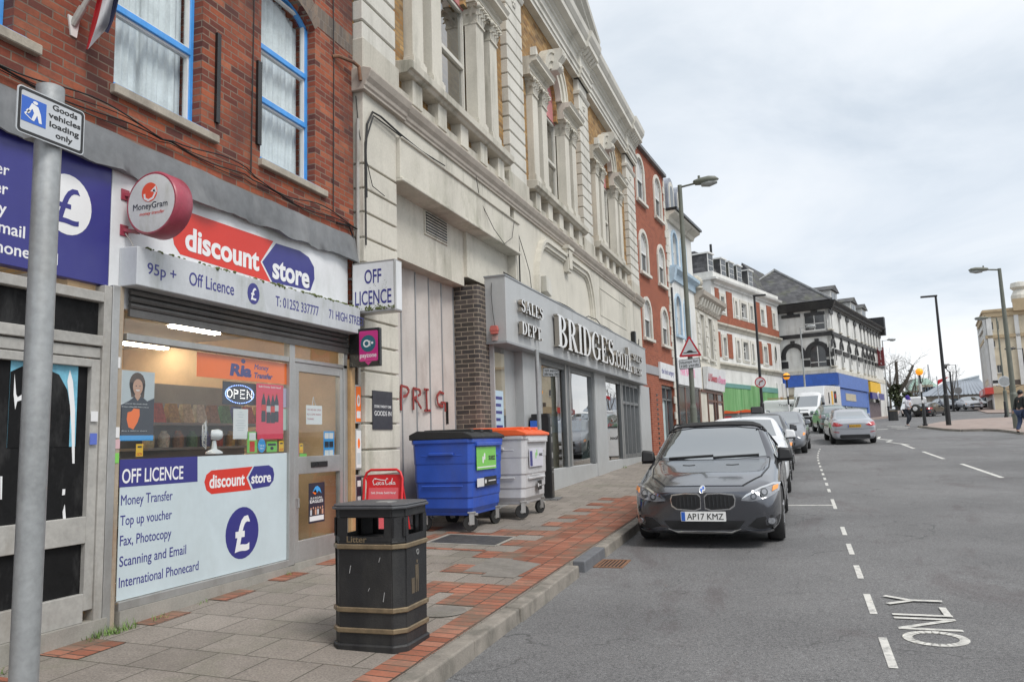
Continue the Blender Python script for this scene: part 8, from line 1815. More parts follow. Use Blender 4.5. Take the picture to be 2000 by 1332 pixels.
class Car:
 def __init__(s, name, label, cat, x, y, rz, L, W, pm, zt, zs, ww, wt, wheels, R=.32, z=None, group=None, zbot=.2, fork=None):
  s.t = thing(name, label, cat, (x, y, gz(y) if z is None else z), rz, group); s.t.rotation_euler = (math.atan2(gz(y + 2) - gz(y - 2), 4) * math.cos(rz), 0, rz); s.L, s.W = L, W; s.R = R
  us = sorted(set([0, .04, .15, .35] + [p[0] for p in zt] + [L - .3, L - .1, L - .03, L] + [L * k / 14 for k in range(1, 14)])); us = [u for i, u in enumerate(us) if i == 0 or u - us[i - 1] > .03]
  bm = bmesh.new(); rings = []
  for u in us:
   a, b, w, t = interp(zt, u), interp(zs, u), interp(ww, u) * W / 2, interp(wt, u) * W / 2; zb = zbot + (.06 if u < .1 or u > L - .1 else 0); b = min(b, a - .01); h = b - zb; g = a - b
   half = [(0, zb), (w * .8, zb), (w * .95, zb + .06), (w * .995, zb + .3 * h), (w, zb + .6 * h), (w * .985, zb + .88 * h), (w * .94, b), (w * .94 + (t - w * .94) * .5, b + g * .52), (t, b + g * .86), (t * .86, b + g * .97), (t * .45, a - .004), (0, a)]
   rings.append([bm.verts.new((v, u, z)) for v, z in half] + [bm.verts.new((-v, u, z)) for v, z in half[-2:0:-1]])
  n = len(rings[0])
  for A, B in zip(rings, rings[1:]):
   for k in range(n): bm.faces.new([A[k], A[(k + 1) % n], B[(k + 1) % n], B[k]])
  for Rg in (rings[0], rings[-1]):
   for i in range(n // 2):
    q = [Rg[i], Rg[i + 1], Rg[(n - i - 1) % n], Rg[(n - i) % n]]; q = [v for j, v in enumerate(q) if v not in q[:j]]
    if len(q) > 2: bm.faces.new(q)
  bmesh.ops.recalc_face_normals(bm, faces=bm.faces); me = D.meshes.new('body'); bm.to_mesh(me); bm.free(); me.materials.append(pm); me.materials.append(M_trim)
  o = D.objects.new('body', me); COL.objects.link(o); sb = o.modifiers.new('s', 'SUBSURF'); sb.levels = sb.render_levels = 2
  cut = []
  k = MB()
  for wu in wheels:
   for sg in (-1, 1): k.lathe([(R + .045, W / 2 + .2), (R + .045, W / 2 - .3), (.001, W / 2 - .3)] if 0 else [(R + .05, sg * (W / 2 + .2)), (R + .05, sg * (W / 2 - .28))], (0, wu, R), 28, axis='x')
  bmesh.ops.recalc_face_normals(k.bm, faces=k.bm.faces); cm = D.meshes.new('c'); k.bm.to_mesh(cm); k.bm.free(); cm.materials.append(pm); cm.materials.append(M_trim)
  for p in cm.polygons: p.material_index = 1
  co = D.objects.new('c', cm); COL.objects.link(co); bo = o.modifiers.new('b', 'BOOLEAN'); bo.object = co; bo.operation = 'DIFFERENCE'; bo.solver = 'EXACT'; bo.material_mode = 'INDEX'
  dg = bpy.context.evaluated_depsgraph_get(); dg.update(); res = D.meshes.new_from_object(o.evaluated_get(dg)); D.objects.remove(co); D.objects.remove(o); D.meshes.remove(me); D.meshes.remove(cm)
  res.name = 'body'; s.body = D.objects.new('body', res); COL.objects.link(s.body); s.body.parent = s.t
  for p in res.polygons: p.use_smooth = True
  res.set_sharp_from_angle(angle=R_(38)); b2 = bmesh.new(); b2.from_mesh(res); s.bvh = BVHTree.FromBMesh(b2); b2.free()
 def wheels(s, us, spokes=5, rim=M_rim, R=None):
  R = R or s.R; pr = None
  for u in us:
   for sg in (-1, 1):
    m = MB(); x = sg * (s.W / 2 - .12); m.lathe([(R * .62, -.1), (R * .93, -.1), (R, -.07), (R, .07), (R * .93, .1), (R * .62, .1)], (0, 0, 0), 28, axis='x'); o = m.build('wheel', M_tyre, s.t, local=True, smooth=40); o.location = (x, u, R)
    m = MB(); m.lathe([(R * .64, .095 * sg), (R * .6, .1 * sg), (R * .58, .05 * sg), (R * .16, .05 * sg), (R * .16, .075 * sg), (.001, .08 * sg)], (0, 0, 0), 24, axis='x')
    for k in range(spokes): a = k * 2 * math.pi / spokes; c_, s_ = math.cos(a), math.sin(a); m.bar((.08 * sg, R * .1 * c_, R * .1 * s_), (.085 * sg, R * .6 * c_, R * .6 * s_), R * .16, .03)
    q = m.build('rim', rim, o, local=True, smooth=30); m = MB(); m.lathe([(R * .6, .0), (.001, .0)], (0, 0, 0), 20, axis='x'); m.bm.transform(Matrix.Translation((.055 * sg, 0, 0))); m.build('brake_disc', M_trim, o, local=True)
 def patch(s, name, poly, m, dr, off=.006, parent=None, mir=False, res=.07):
  """lay an outline drawn from one side onto the body surface"""
  for sg in ((1, -1) if mir else (1,)):
   P = []
   for i, p in enumerate(poly):
    q = poly[(i + 1) % len(poly)]; k = max(1, int(math.hypot(q[0] - p[0], q[1] - p[1]) / res)); P += [(p[0] + (q[0] - p[0]) * j / k, p[1] + (q[1] - p[1]) * j / k) for j in range(k)]
   nb = len(P); V = [Vector(p) for p in P]; xs, ys = [p[0] for p in P], [p[1] for p in P]; y = min(ys) + res * .6
   def ins(q):
    c = False
    for i in range(nb):
     a, b = P[i], P[i - 1]
     if (a[1] > q[1]) != (b[1] > q[1]) and q[0] < (b[0] - a[0]) * (q[1] - a[1]) / (b[1] - a[1]) + a[0]: c = not c
    return c
   while y < max(ys):
    x = min(xs) + res * .6
    while x < max(xs):
     if ins((x, y)) and min((x - p[0]) ** 2 + (y - p[1]) ** 2 for p in P) > (res * .35) ** 2: V.append(Vector((x, y)))
     x += res
    y += res
   V2, E2, F2, *_ = delaunay_2d_cdt(V, [(i, (i + 1) % nb) for i in range(nb)], [], 1, 1e-6); bm = bmesh.new(); vs = []
   for p in V2:
    o, d = {'f': ((p.x, -3, p.y), (0, 1, 0)), 'r': ((p.x, s.L + 3, p.y), (0, -1, 0)), 's': ((3, p.x, p.y), (-1, 0, 0)), 't': ((p.x, p.y, 4), (0, 0, -1))}[dr]; h, n, *_ = s.bvh.ray_cast(Vector(o), Vector(d))
    if h is None: h, n, *_ = s.bvh.find_nearest(Vector(o) + Vector(d) * 3)
    c = h + n * off; vs.append(bm.verts.new((c.x * sg, c.y, c.z)))
   for f in F2: bm.faces.new([vs[i] for i in f])
   bmesh.ops.recalc_face_normals(bm, faces=bm.faces); ex = bmesh.ops.extrude_edge_only(bm, edges=[e for e in bm.edges if e.is_boundary]); cen = Vector((0, s.L / 2, .6))
   for v in [g for g in ex['geom'] if isinstance(g, bmesh.types.BMVert)]: h, n, *_ = s.bvh.find_nearest(Vector((v.co.x * sg, v.co.y, v.co.z))); n = Vector((n.x * sg, n.y, n.z)); v.co -= n * (off + .01)
   me = D.meshes.new(name); bm.to_mesh(me); bm.free(); o = link(name, me, m, parent or s.t, True)
   for p in me.polygons: p.use_smooth = True
   me.set_sharp_from_angle(angle=R_(40))
  return o
 def mirror(s, u, z, m, side=(1, -1), out=-.01):
  for sg in side:
   x = sg * (s.W / 2 - .06); k = MB(); k.tube([(x, u + .03, z - .05), (x + sg * .1, u + .02, z - .02)], [.03, .025], 8); o = k.build('mirror', M_trim, s.t, local=True, smooth=60)
   k = MB(); xc = x + sg * (out + .1); k.hexa([(xc - .1, u - .04, z - .05), (xc + .1, u - .02, z - .04), (xc + .1, u + .07, z - .04), (xc - .1, u + .08, z - .05), (xc - .09, u - .01, z + .13), (xc + .08, u + .01, z + .11), (xc + .08, u + .07, z + .11), (xc - .09, u + .08, z + .13)]); k.build('mirror_shell', m, o, local=True, smooth=60, bevel=.03, seg=3)
   k = MB(); k.box(xc - .09, xc + .09, u - .03, u + .07, z - .06, z - .045); k.build('mirror_base', M_trim, o, local=True)
 def plate(s, txt, u, z, m, rear=False, tilt=0):
  M = frame((0, u, z), (-1, 0, 0)) if rear else frame((0, u, z), (1, 0, 0)); o = shape(rrect(-.26, 0, .26, .112, .01), M, m, s.t, 'number_plate', .008, local=True); M2 = M @ Matrix.Translation((.02, .02, .0085))
  text(txt, M2, M_trim, o, width=.42, cap=.075, bold=.02, align='C', local=True, depth=.001); shape(rect(-.255, .004, -.21, .108), M @ Matrix.Translation((0, 0, .0085)), M_sblue, o, 'blue_band', .0008, local=True); return o
def sidewin(c, pts, **k): return c.patch('side_window', pts, M_cg, 's', .005, mir=True, **k)
# ---- dark grey convertible in front
M_bmw = paint('dark_grey_metallic', (.125, .13, .147), .9, .15); M_roof = mat('black_fabric_roof', (.014, .014, .015), .9, var=.2, fine=150, bump=.4)
c = Car('convertible_car', 'dark grey convertible with black fabric roof parked first in the row, plate AP17 KMZ', 'car', -1.15, 9.6, 0, 4.43, 1.8, M_bmw,
  [(0, .66), (.12, .72), (.6, .83), (1.42, .935), (1.58, 1.0), (2.1, 1.4), (2.5, 1.44), (3.1, 1.38), (3.62, 1.06), (4.2, 1.02), (4.43, .9)], [(0, .58), (.3, .72), (1.4, .89), (2.4, .94), (3.6, .98), (4.43, .8)], [(0, .8), (.15, .92), (.5, .985), (1.2, 1.0), (3.4, 1.0), (4.1, .95), (4.43, .84)], [(0, .6), (.3, .72), (1.42, .89), (1.6, .875), (2.12, .73), (2.8, .66), (3.5, .68), (4.43, .66)], (.8, 3.49), .335, zbot=.14)
c.wheels((.8, 3.49), 10)
sl = lambda u0, z0, u1, z1, w=.012: stroke([(u0, z0), (u1, z1)], w)
c.patch('windscreen', [(-.7, .985), (-.3, .955), (.3, .955), (.7, .985), (.58, 1.33), (.3, 1.362), (-.3, 1.362), (-.58, 1.33)], M_cg, 'f', .004)
c.patch('windscreen_frame', [(-.735, .97), (-.7, .97), (-.59, 1.335), (-.3, 1.372), (.3, 1.372), (.59, 1.335), (.7, .97), (.735, .97), (.615, 1.355), (.3, 1.395), (-.3, 1.395), (-.615, 1.355)], M_bmw, 'f', .008)
c.patch('fabric_roof', [(-.62, 2.12), (.62, 2.12), (.64, 2.6), (.62, 3.15), (.56, 3.58), (-.56, 3.58), (-.62, 3.15), (-.64, 2.6)], M_roof, 't', .02, res=.09); c.patch('fabric_roof_side', [(2.02, 1.32), (2.6, 1.36), (3.1, 1.3), (3.55, 1.04), (3.2, 1.04), (2.95, 1.22), (2.6, 1.29), (2.15, 1.29)], M_roof, 's', .02, mir=True)
sidewin(c, [(1.72, 1.02), (2.12, 1.28), (2.6, 1.285), (2.92, 1.21), (3.12, 1.04)])
kid = [(.03, .48), (.1, .455), (.3, .47), (.355, .51), (.368, .57), (.35, .62), (.2, .638), (.06, .632), (.028, .6)]
c.patch('grille', [(x * 1.0 + (.012 if x > .2 else -.008 if x < .1 else 0), z + (.014 if z > .55 else -.014)) for x, z in kid], M_chrome, 'f', .012, mir=True, res=.05); c.patch('grille_slats', kid, M_trim, 'f', .02, mir=True, res=.05)
for i in range(6): c.patch('grille_bar', rect(.075 + .045 * i, .49, .083 + .045 * i, .615), M_dlens, 'f', .028, mir=True)
c.patch('headlight', [(.44, .56), (.56, .55), (.74, .585), (.85, .64), (.86, .7), (.8, .725), (.66, .69), (.5, .63)], M_lens, 'f', .012, mir=True, res=.05); c.patch('headlight_trim', [(.44, .575), (.5, .63), (.66, .69), (.8, .725), (.86, .71), (.85, .69), (.79, .705), (.66, .672), (.52, .615)], M_chrome, 'f', .02, mir=True, res=.04)
for x, z, r_ in ((.58, .605, .036), (.69, .635, .042)): c.patch('headlight_ring', circ(x, z, r_, 16), M_dlens, 'f', .02, mir=True, res=.03); c.patch('headlight_lens', circ(x, z, r_ * .6, 14), M_lens, 'f', .026, mir=True, res=.03)
c.patch('indicator', [(.775, .64), (.83, .665), (.835, .7), (.785, .69)], M_amber, 'f', .022, mir=True, res=.04)
c.patch('lower_grille', [(-.47, .33), (.47, .33), (.4, .24), (.3, .2), (-.3, .2), (-.4, .24)], M_trim, 'f', .008); c.patch('front_splitter', [(-.42, .235), (-.31, .19), (.31, .19), (.42, .235), (.31, .205), (-.31, .205)], M_alu, 'f', .02)
c.patch('fog_light_recess', [(.5, .27), (.6, .36), (.76, .39), (.85, .37), (.84, .25), (.62, .235)], M_trim, 'f', .008, mir=True); c.patch('fog_light', circ(.755, .325, .035, 14), M_lens, 'f', .016, mir=True, res=.03); c.patch('bumper_blade', [(.46, .235), (.62, .22), (.84, .24), (.84, .21), (.62, .185)], M_bmw, 'f', .016, mir=True)
c.patch('badge', circ(0, .682, .036, 18), M_chrome, 'f', .012, res=.03); c.patch('badge_quarters', [(0, .682), (.025, .682), (.018, .7), (0, .707)], M_sblue, 'f', .018, res=.03); c.patch('badge_quarters', [(0, .682), (-.025, .682), (-.018, .664), (0, .657)], M_sblue, 'f', .018, res=.03)
for s_ in (1, -1):
 c.patch('panel_line', stroke([(s_ * .46, .13), (s_ * .66, .5), (s_ * .735, 1.0), (s_ * .74, 1.5)], .016), M_trim, 't', .003); c.patch('washer_jet', stroke([(s_ * .2, 1.12), (s_ * .28, 1.1), (s_ * .36, 1.13)], .018), M_trim, 't', .013)
 c.patch('wiper', stroke([(s_ * .3 - .3, .97), (s_ * .3 + .3, .995)], .012), M_trim, 'f', .02)
c.patch('bonnet', [(-.45, .14), (.45, .14), (.65, .5), (.72, 1.0), (.725, 1.43), (-.725, 1.43), (-.72, 1.0), (-.65, .5)], M_bmw, 't', .008, res=.09)
for u in (1.5, 2.95): c.patch('door_line', stroke([(u, .3), (u, .7), (u + .03, .95)], .007), M_trim, 's', .002, mir=True)
c.patch('side_vent', [(1.28, .6), (1.4, .58), (1.42, .7)], M_trim, 's', .004, mir=True); c.mirror(1.72, .96, M_trim); c.plate('AP17 KMZ', -.02, .325, M_plw)
# ---- generic hatchback / estate / saloon tables
def generic(name, label, x, y, rz, pm, L=4.4, W=1.8, H=1.46, hood=1.25, style='hatch', R=.32, spokes=5, lite=False, z=None):
 r_ = {'hatch': [(hood + .95, H), (L - 1.1, H - .02), (L - .45, H - .15), (L - .08, 1.0), (L, .8)], 'estate': [(hood + .95, H), (L - .7, H - .03), (L - .35, H - .12), (L - .06, 1.0), (L, .8)], 'saloon': [(hood + 1.0, H), (L - 1.75, H - .03), (L - .85, 1.1), (L - .2, 1.03), (L, .9)]}[style]
 c = Car(name, label, 'car', x, y, rz, L, W, pm, [(0, .62), (.12, .72), (.6, .86), (hood, 1.0), (hood + .18, 1.07)] + r_, [(0, .55), (.3, .72), (hood, .93), (L - .4, .99), (L, .78)], [(0, .8), (.15, .92), (.5, .985), (1.2, 1), (L - 1, 1), (L - .3, .95), (L, .84)], [(0, .6), (.3, .72), (hood, .88), (hood + .2, .87), (hood + 1, .7), (L - .9, .64), (L, .62)], (.86, L - .9), R, z)
 c.wheels((.86, L - .9), spokes); c.H = H; c.hood = hood
 c.patch('windscreen', [(-.66, 1.07), (0, 1.045), (.66, 1.07), (.55, H - .08), (0, H - .05), (-.55, H - .08)], M_cg, 'f', .005)
 e = {'hatch': .75, 'estate': .5, 'saloon': 1.15}[style]; sidewin(c, [(hood + .3, 1.02), (hood + .95, H - .13), (hood + 1.25, H - .115), (hood + 1.25, 1.02)]); sidewin(c, [(hood + 1.33, 1.02), (hood + 1.33, H - .115), (L - e - .5, H - .13), (L - e, 1.08), (L - e - .15, 1.03)])
 c.mirror(hood + .3, 1.06, pm); return c
def front(c, W=.55, grill=(.5, .68)):
 c.patch('grille', [(-W, grill[0]), (W, grill[0]), (W * .9, grill[1]), (-W * .9, grill[1])], M_trim, 'f', .008); c.patch('lower_grille', [(-.5, .28), (.5, .28), (.55, .4), (-.55, .4)], M_trim, 'f', .008); c.patch('headlight', [(.58, .58), (.84, .62), (.87, .74), (.8, .76), (.6, .69)], M_lens, 'f', .012, mir=True, res=.05); c.patch('indicator', [(.79, .64), (.85, .65), (.86, .73), (.8, .73)], M_amber, 'f', .018, mir=True, res=.05); c.plate('RX15 LDV', -.02, .42, M_plw)
def rear(c, H, txt, zw=(1.08, None), tl=((.5, .8), (.84, .78), (.86, .92), (.78, .95), (.52, .88)), pz_=.72):
 L = c.L; c.patch('rear_window', [(-.6, zw[0]), (.6, zw[0]), (.5, H - .14), (-.5, H - .14)], M_cg, 'r', .006); c.patch('tail_light', tl, M_taill, 'r', .012, mir=True, res=.05); c.patch('rear_bumper', [(-.62, .27), (.62, .27), (.56, .42), (-.56, .42)], M_trim, 'r', .008); c.patch('boot_line', stroke([(-.75, .68), (-.3, .64), (.3, .64), (.75, .68)], .008), M_trim, 'r', .003); c.patch('reflector', [(.6, .5), (.8, .53), (.8, .56), (.6, .53)], M_taill, 'r', .01, mir=True, res=.05); c.plate(txt, L + .015, pz_, M_ply, True)
M_wcar = paint('white_car_paint', (.66, .67, .68), 0, .3); M_gcar = paint('mid_grey_metallic', (.2, .21, .23), .6); M_kcar = paint('black_car_paint', (.016, .017, .02), .2); M_scar = paint('silver_metallic', (.42, .43, .46), .7); M_grn = paint('green_grey_metallic', (.16, .22, .2), .5)
c = generic('hatchback_car', 'white hatchback parked directly behind the dark grey convertible', -1.13, 15.3, 0, M_wcar, 4.4, 1.8, 1.46, hood=1.3); front(c); c.patch('tax_disc', rect(.2, 1.1, .5, 1.15), M_plw, 'f', .009)
m = MB(); m.bar((-.05, 2.2, 1.45), (-.05, 2.35, 1.6), .012); m.build('aerial', M_trim, c.t, local=True)
c = generic('hatchback_car', 'black roofed hatchback half hidden behind the white hatchback', -1.1, 21, 0, M_kcar, 4.3, 1.78, 1.5); front(c)
m = MB(); m.prism([(2.35, 1.5), (2.5, 1.7), (2.75, 1.66), (2.85, 1.5)], 'x', -.2, .12); m.build('roof_fin', M_trim, c.t, local=True, bevel=.03)
c = generic('estate_car', 'mid grey estate car with silver roof rails parked furthest up the row', -.75, 29.3, -.05, M_gcar, 4.7, 1.82, 1.5, style='estate'); front(c)
m = MB(); [m.tube([(s_ * .6, 2.4, 1.46), (s_ * .6, 2.5, 1.56), (s_ * .58, 3.9, 1.54), (s_ * .56, 4.0, 1.44)], .022, 6) for s_ in (-1, 1)]; m.build('roof_rail', M_chrome, c.t, local=True)
p = onroad(1659, 861); p = Vector((aty(1664, 860, 36).x, 36, 0)); c = generic('saloon_car', 'silver saloon car seen from behind driving away up the street', p.x - .12, 40.5, math.pi + .05, M_scar, 4.77, 1.82, 1.47, style='saloon', R=.33); rear(c, 1.47, 'EG62 KVG', tl=((.42, .82), (.6, .76), (.84, .78), (.87, .92), (.78, .94), (.6, .9)), pz_=.72)
m = MB(); m.tube([(.0, 2.2, 1.44), (.0, 2.4, 1.52)], .03, 6); m.build('roof_fin', M_scar, c.t, local=True)
p = aty(1597, 850, 44.5); c = generic('hatchback_car', 'green grey small hatchback ahead of the silver saloon', p.x + .55, 49, math.pi + .12, M_grn, 3.9, 1.68, 1.5, hood=.95); rear(c, 1.5, 'HV04 XRT', tl=((.66, .8), (.8, .8), (.82, 1.02), (.74, 1.05)))
p = aty(1828, 800, 84); c = generic('hatchback_car', 'black hatchback seen from behind past the striped beacon', p.x + .9, 88.5, math.pi - .5, M_kcar, 4.3, 1.77, 1.43, z=gz(86) + .05); rear(c, 1.43, 'KD13 OWH')
p = aty(1902, 795, 100); c = generic('saloon_car', 'silver grey car facing the camera beside the cream building doorway', p.x, 99, .1, M_scar, 4.6, 1.82, 1.44, style='saloon', z=gz(100) + .1); front(c)
p = aty(1861, 797, 104); c = generic('hatchback_car', 'dark blue car half hidden behind the black hatchback', p.x, 103, .3, paint('dark_blue_paint', (.03, .04, .07)), 4.2, 1.78, 1.5, z=gz(103)); front(c)
p = aty(1908, 792, 110); c = generic('hatchback_car', 'dark car half hidden behind the silver grey car by the cream building', p.x + .6, 110, .2, M_kcar, 4.2, 1.8, 1.6, z=gz(108)); front(c)
# ---- vans
def van(name, label, x, y, rz, L, H, boxu, pm, W=2.0, z=None):
 c = Car(name, label, 'van', x, y, rz, L, W, pm, [(0, .9), (.12, 1.02), (.75, 1.2), (.95, 1.32), (1.75, H - .25), (2.1, H), (L - .1, H), (L, H - .1)], [(0, .8), (.3, 1.0), (.9, 1.15), (2, 1.25), (L, 1.3)], [(0, .84), (.2, .96), (.6, 1), (L, 1)], [(0, .7), (.7, .8), (1, .84), (2, .88), (L, .93)], (1.0, L - 1.2), .36, z, zbot=.3); c.wheels((1.0, L - 1.2), 6); c.patch('windscreen', [(-.78, 1.36), (.78, 1.36), (.72, H - .35), (-.72, H - .35)], M_cg, 'f', .006); c.patch('grille', [(-.5, .72), (.5, .72), (.42, .94), (-.42, .94)], M_trim, 'f', .01); c.patch('bumper', [(-.9, .36), (.9, .36), (.92, .66), (-.92, .66)], M_trim, 'f', .012); c.patch('headlight', [(.56, .76), (.86, .8), (.86, 1.05), (.62, .98)], M_lens, 'f', .014, mir=True); sidewin(c, [(1.2, 1.36), (1.75, H - .5), (2.1, H - .5), (2.1, 1.36)]); c.mirror(1.25, 1.5, M_trim, out=.1); return c
p = aty(1571, 832, 57.5); c = van('cash_van', 'white armoured cash van facing the camera in front of the blue fascia', p.x - .1, 57.5, -.3, 6.4, 2.45, 2.2, M_wcar, z=gz(58.5))
m = MB(); m.prism([(1.9, 2.1), (2.2, 2.78), (6.3, 2.78), (6.3, .75), (2.3, .75)], 'x', -1.05, 1.05); bxo = m.build('box_body', M_wcar, c.t, local=True, bevel=.05, seg=2)
m = MB(); m.lathe([(.07, -.03), (.1, -.03), (.1, -.05), (.07, -.05)], (0, 0, .83), 16, axis='y'); [m.bar((0, -.045, .83), (.08 * math.cos(a), -.045, .83 + .08 * math.sin(a)), .015) for a in (1.57, 3.67, 5.76)]; m.build('badge', M_chrome, c.t, local=True)
m = MB(); m.box(1.05, 1.06, 3.0, 3.25, 1.5, 2.3); m.box(1.05, 1.06, 3.1, 3.3, .95, 1.2); m.build('vision_slot', M_trim, c.t, local=True); m = MB(); m.box(1.05, 1.058, 3.75, 4.15, 1.45, 2.4); m.build('yellow_panel', M_ply, c.t, local=True); m = MB(); m.box(1.05, 1.058, 4.4, 5.1, 1.55, 2.4); m.build('dark_emblem_panel', M_trim, c.t, local=True); m = MB(); m.prism(circ(4.75, 2.05, .18, 12), 'x', 1.058, 1.062); m.build('emblem', M_sred, c.t, local=True); m = MB(); m.box(-.35, .35, .4, .42, 1.12, 1.16); m.build('bonnet_lettering', M_dlens, c.t, local=True)
p = aty(1492, 797, 63); c = van('panel_van', 'white panel van standing side on in front of the green hoarding', p.x + 5, 63, math.pi / 2, 5.0, 2.0, 0, M_wcar, 1.9, z=gz(63));
text('Trade Electrical', frame((-.965, 3.9, 1.5), (0, -1, 0)), M_dlens, c.t, width=2.0, cap=.16, bold=.01, local=True, depth=.004); m = MB(); m.bar((-.6, 2.2, 2.05), (-.6, 4.7, 2.12), .05); m.bar((.4, 2.2, 2.05), (.4, 4.7, 2.12), .05); [m.bar((-.7, u, 2.02), (.7, u, 2.02), .05) for u in (2.4, 3.4, 4.4)]; m.build('roof_rack', mat('timber_rack', (.3, .24, .12), .7), c.t, local=True)
p = aty(1791, 800, 86); c = van('panel_van', 'white van parked beyond the pedestrian behind the striped beacon', p.x, 91, math.pi, 5, 2.1, 0, M_wcar, 1.95, z=gz(88)); c.patch('tail_light', [(.8, .9), (.9, .9), (.9, 1.25), (.8, 1.25)], M_taill, 'r', .012, mir=True)
# PEOPLE
M_skin = mat('skin', (.5, .3, .22), .6, var=.08)
def skinmesh(name, verts, edges, radii, m, parent, sub=2, root=0):
 me = D.meshes.new(name); me.from_pydata(verts, edges, []); o = link(name, me, m, parent, True); s = o.modifiers.new('skin', 'SKIN'); s.use_smooth_shade = True
 for i, r_ in enumerate(radii): me.skin_vertices[0].data[i].radius = (r_, r_) if not isinstance(r_, tuple) else r_; me.skin_vertices[0].data[i].use_root = i == root
 b = o.modifiers.new('sub', 'SUBSURF'); b.levels = b.render_levels = sub; dg = bpy.context.evaluated_depsgraph_get(); dg.update(); r2 = D.meshes.new_from_object(o.evaluated_get(dg)); o.modifiers.clear(); o.data = r2; r2.name = name; D.meshes.remove(me)
 for p in r2.polygons: p.use_smooth = True
 return o
def person(label, x, y, z, rz, h, legs, arms, top, trousers, shoe, hood=None, lean=.03, hairm=None, hold=None):
 """facing -Y before turning; legs/arms give the far points in units of the standing height"""
 t = thing('person', label, 'person', (x, y, z), rz); S = lambda p: (p[0] * h, p[1] * h, p[2] * h)
 V = [(0, 0, .53), (0, -.01 * 0 - lean * .5, .64), (0, -lean, .75), (0, -lean, .82), (0, -lean * 1.2, .865), (0, -lean * 1.4, .925), (0, -lean * 1.45, .975)]; E_ = [(i, i + 1) for i in range(6)]; Rr = [.085, .078, .088, .06, .032, .052, .04]
 for sg, (kn, an, toe) in zip((-1, 1), legs):
  i = len(V); V += [(sg * .05, 0, .5), kn, an, toe]; E_ += [(0, i), (i, i + 1), (i + 1, i + 2), (i + 2, i + 3)]; Rr += [.062, .042, .027, .02]
 for sg, (el, wr) in zip((-1, 1), arms):
  i = len(V); V += [(sg * .1, -lean, .805), el, wr]; E_ += [(3, i), (i, i + 1), (i + 1, i + 2)]; Rr += [.04, .03, .02]
  d = (Vector(wr) - Vector(el)).normalized()
  sd = Vector((-d.y, d.x, 0)).normalized() if abs(d.z) < .95 else Vector((0, 1, 0))
  pk = len(V); V.append(tuple(Vector(wr) + d * .03)); E_.append((i + 2, pk)); Rr.append(.018)
  for f, ln in ((-.018, .034), (-.006, .042), (.006, .04), (.018, .03)): V.append(tuple(Vector(wr) + d * (.035 + ln) + sd * f)); E_.append((pk, len(V) - 1)); Rr.append(.0055)
  V.append(tuple(Vector(wr) + d * .04 + sd * .03 * -sg)); E_.append((i + 2, len(V) - 1)); Rr.append(.006)
 skinmesh('body', [S(p) for p in V], E_, [r_ * h for r_ in Rr], M_skin, t)
 lg = [(0, 0, .52)]; le = []; lr = [.098]
 for sg, (kn, an, toe) in zip((-1, 1), legs): i = len(lg); lg += [(sg * .052, 0, .49), kn, (an[0], an[1], an[2] + .01)]; le += [(0, i), (i, i + 1), (i + 1, i + 2)]; lr += [.07, .052, .036]
 skinmesh('trousers', [S(p) for p in lg], le, [r_ * h for r_ in lr], trousers, t)
 tp = [(0, 0, .5), (0, -lean * .4, .62), (0, -lean, .75), (0, -lean, .83)]; te = [(0, 1), (1, 2), (2, 3)]; tr = [(.11, .085), (.1, .08), (.115, .085), .062]
 for sg, (el, wr) in zip((-1, 1), arms): i = len(tp); tp += [(sg * .115, -lean, .8), el, tuple(Vector(el).lerp(Vector(wr), .92))]; te += [(3, i), (i, i + 1), (i + 1, i + 2)]; tr += [.05, .042, .032]
 skinmesh('jacket', [S(p) for p in tp], te, [tuple(q * h for q in r_) if isinstance(r_, tuple) else r_ * h for r_ in tr], top, t)
 for sg, (kn, an, toe) in zip((-1, 1), legs): skinmesh('shoe', [S((an[0], an[1] + .012, an[2] - .012)), S(((an[0] + toe[0]) / 2, (an[1] + toe[1]) / 2, toe[2] + .008)), S(toe)], [(0, 1), (1, 2)], [.03 * h, .027 * h, .02 * h], shoe, t, 1)
 hc = (0, -lean * 1.4 * h, .935 * h); m = MB()
 if hood: m.sphere((0, hc[1] + .02 * h, hc[2] - .003 * h), .075 * h, .95, 1, 1.05, 14); m.tube([(0, hc[1] + .03 * h, .87 * h), (0, hc[1] - .02 * h, .84 * h)], [.07 * h, .085 * h], 12); m.build('hood', hood, t, local=True, smooth=180)
 else: m.sphere((0, hc[1] + .012 * h, hc[2] + .018 * h), .06 * h, .95, 1.05, 1, 14); m.build('hair', hairm or M_trim, t, local=True, smooth=180)
 m = MB(); [m.sphere((s_ * .02 * h, hc[1] - .05 * h, hc[2]), .006 * h) for s_ in (-1, 1)]; m.build('eye', M_trim, t, local=True); m = MB(); m.sphere((0, hc[1] - .056 * h, hc[2] - .014 * h), .009 * h, .8, 1, 1.3); m.build('nose', M_skin, t, local=True)
 m = MB(); m.box(-.016 * h, .016 * h, hc[1] - .052 * h, hc[1] - .045 * h, hc[2] - .034 * h, hc[2] - .029 * h); m.build('mouth', mat('lip', (.35, .12, .1), .6), t, local=True)
 return t
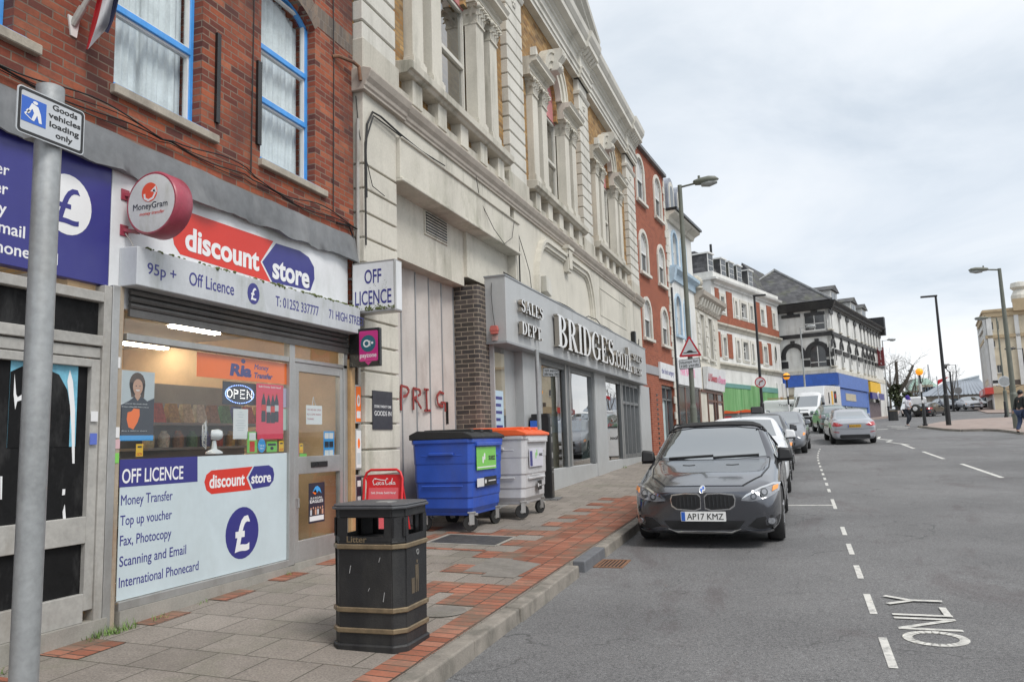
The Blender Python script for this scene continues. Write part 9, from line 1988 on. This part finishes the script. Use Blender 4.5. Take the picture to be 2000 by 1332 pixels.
Mhg = mat('grey_hoodie', (.5, .5, .53), .9, var=.12); Mpu = mat('purple_fleece', (.06, .035, .25), .9, var=.2); Mdj = mat('dark_jeans', (.03, .035, .045), .9, var=.2); Mbj = mat('blue_jeans', (.04, .06, .12), .9, var=.2); Mcoat = mat('dark_olive_coat', (.03, .032, .03), .9, var=.25); Mws = mat('white_trainers', (.7, .7, .7), .6)
p = gpt(1775, 832, 0)
person('person in a grey hoodie with purple hood crossing the zebra holding a dark round bundle', p.x, p.y, gz(p.y), .9, 1.78, [((-.06, -.06, .28), (-.05, .02, .04), (-.05, -.06, .015)), ((.06, -.05, .27), (.06, .09, .05), (.06, .02, .015))], [((-.14, -.06, .66), (-.06, -.16, .62)), ((.14, -.08, .66), (.06, -.17, .6))], Mhg, Mdj, Mws, hood=Mpu, lean=.05)
q = thing('bundle', 'dark round bundle with a white side held by the person on the zebra', 'bag', (p.x + .42, p.y - .28, gz(p.y) + .98)); m = MB(); m.lathe([(.001, -.1), (.2, -.1), (.27, -.04), (.27, .04), (.2, .1), (.001, .1)], (0, 0, 0), 18, axis='y'); m.build('bundle', Mcoat, q, local=True, smooth=50); m = MB(); m.lathe([(.001, -.115), (.12, -.11), (.13, -.1)], (0, 0, 0), 14, axis='y'); m.build('white_side', Mws, q, local=True); q.rotation_euler = (0, .2, -.5)
p = gpt(1990, 846, .1)
person('person in a dark jacket and blue jeans walking at the right edge behind the lamp', aty(1994, 800, p.y).x, p.y, gz(p.y) + .1, 2.2, 1.82, [((-.05, -.08, .28), (-.05, -.02, .04), (-.05, -.1, .015)), ((.05, .0, .27), (.05, .12, .06), (.05, .06, .03))], [((-.15, .02, .64), (-.13, -.08, .53)), ((.15, -.02, .64), (.14, .06, .52))], Mcoat, Mbj, M_trim, hairm=M_trim)
p = aty(1701, 812, 84)
person('person in dark clothes standing far off by the purple grey shutter', p.x, 84, gz(84) + .1, .5, 1.75, [((-.05, -.02, .28), (-.05, 0, .04), (-.05, -.07, .015)), ((.05, -.01, .28), (.05, .03, .04), (.05, -.04, .015))], [((-.14, 0, .64), (-.12, -.06, .53)), ((.14, 0, .64), (.12, -.06, .53))], M_trim, Mdj, M_trim, hood=M_trim)
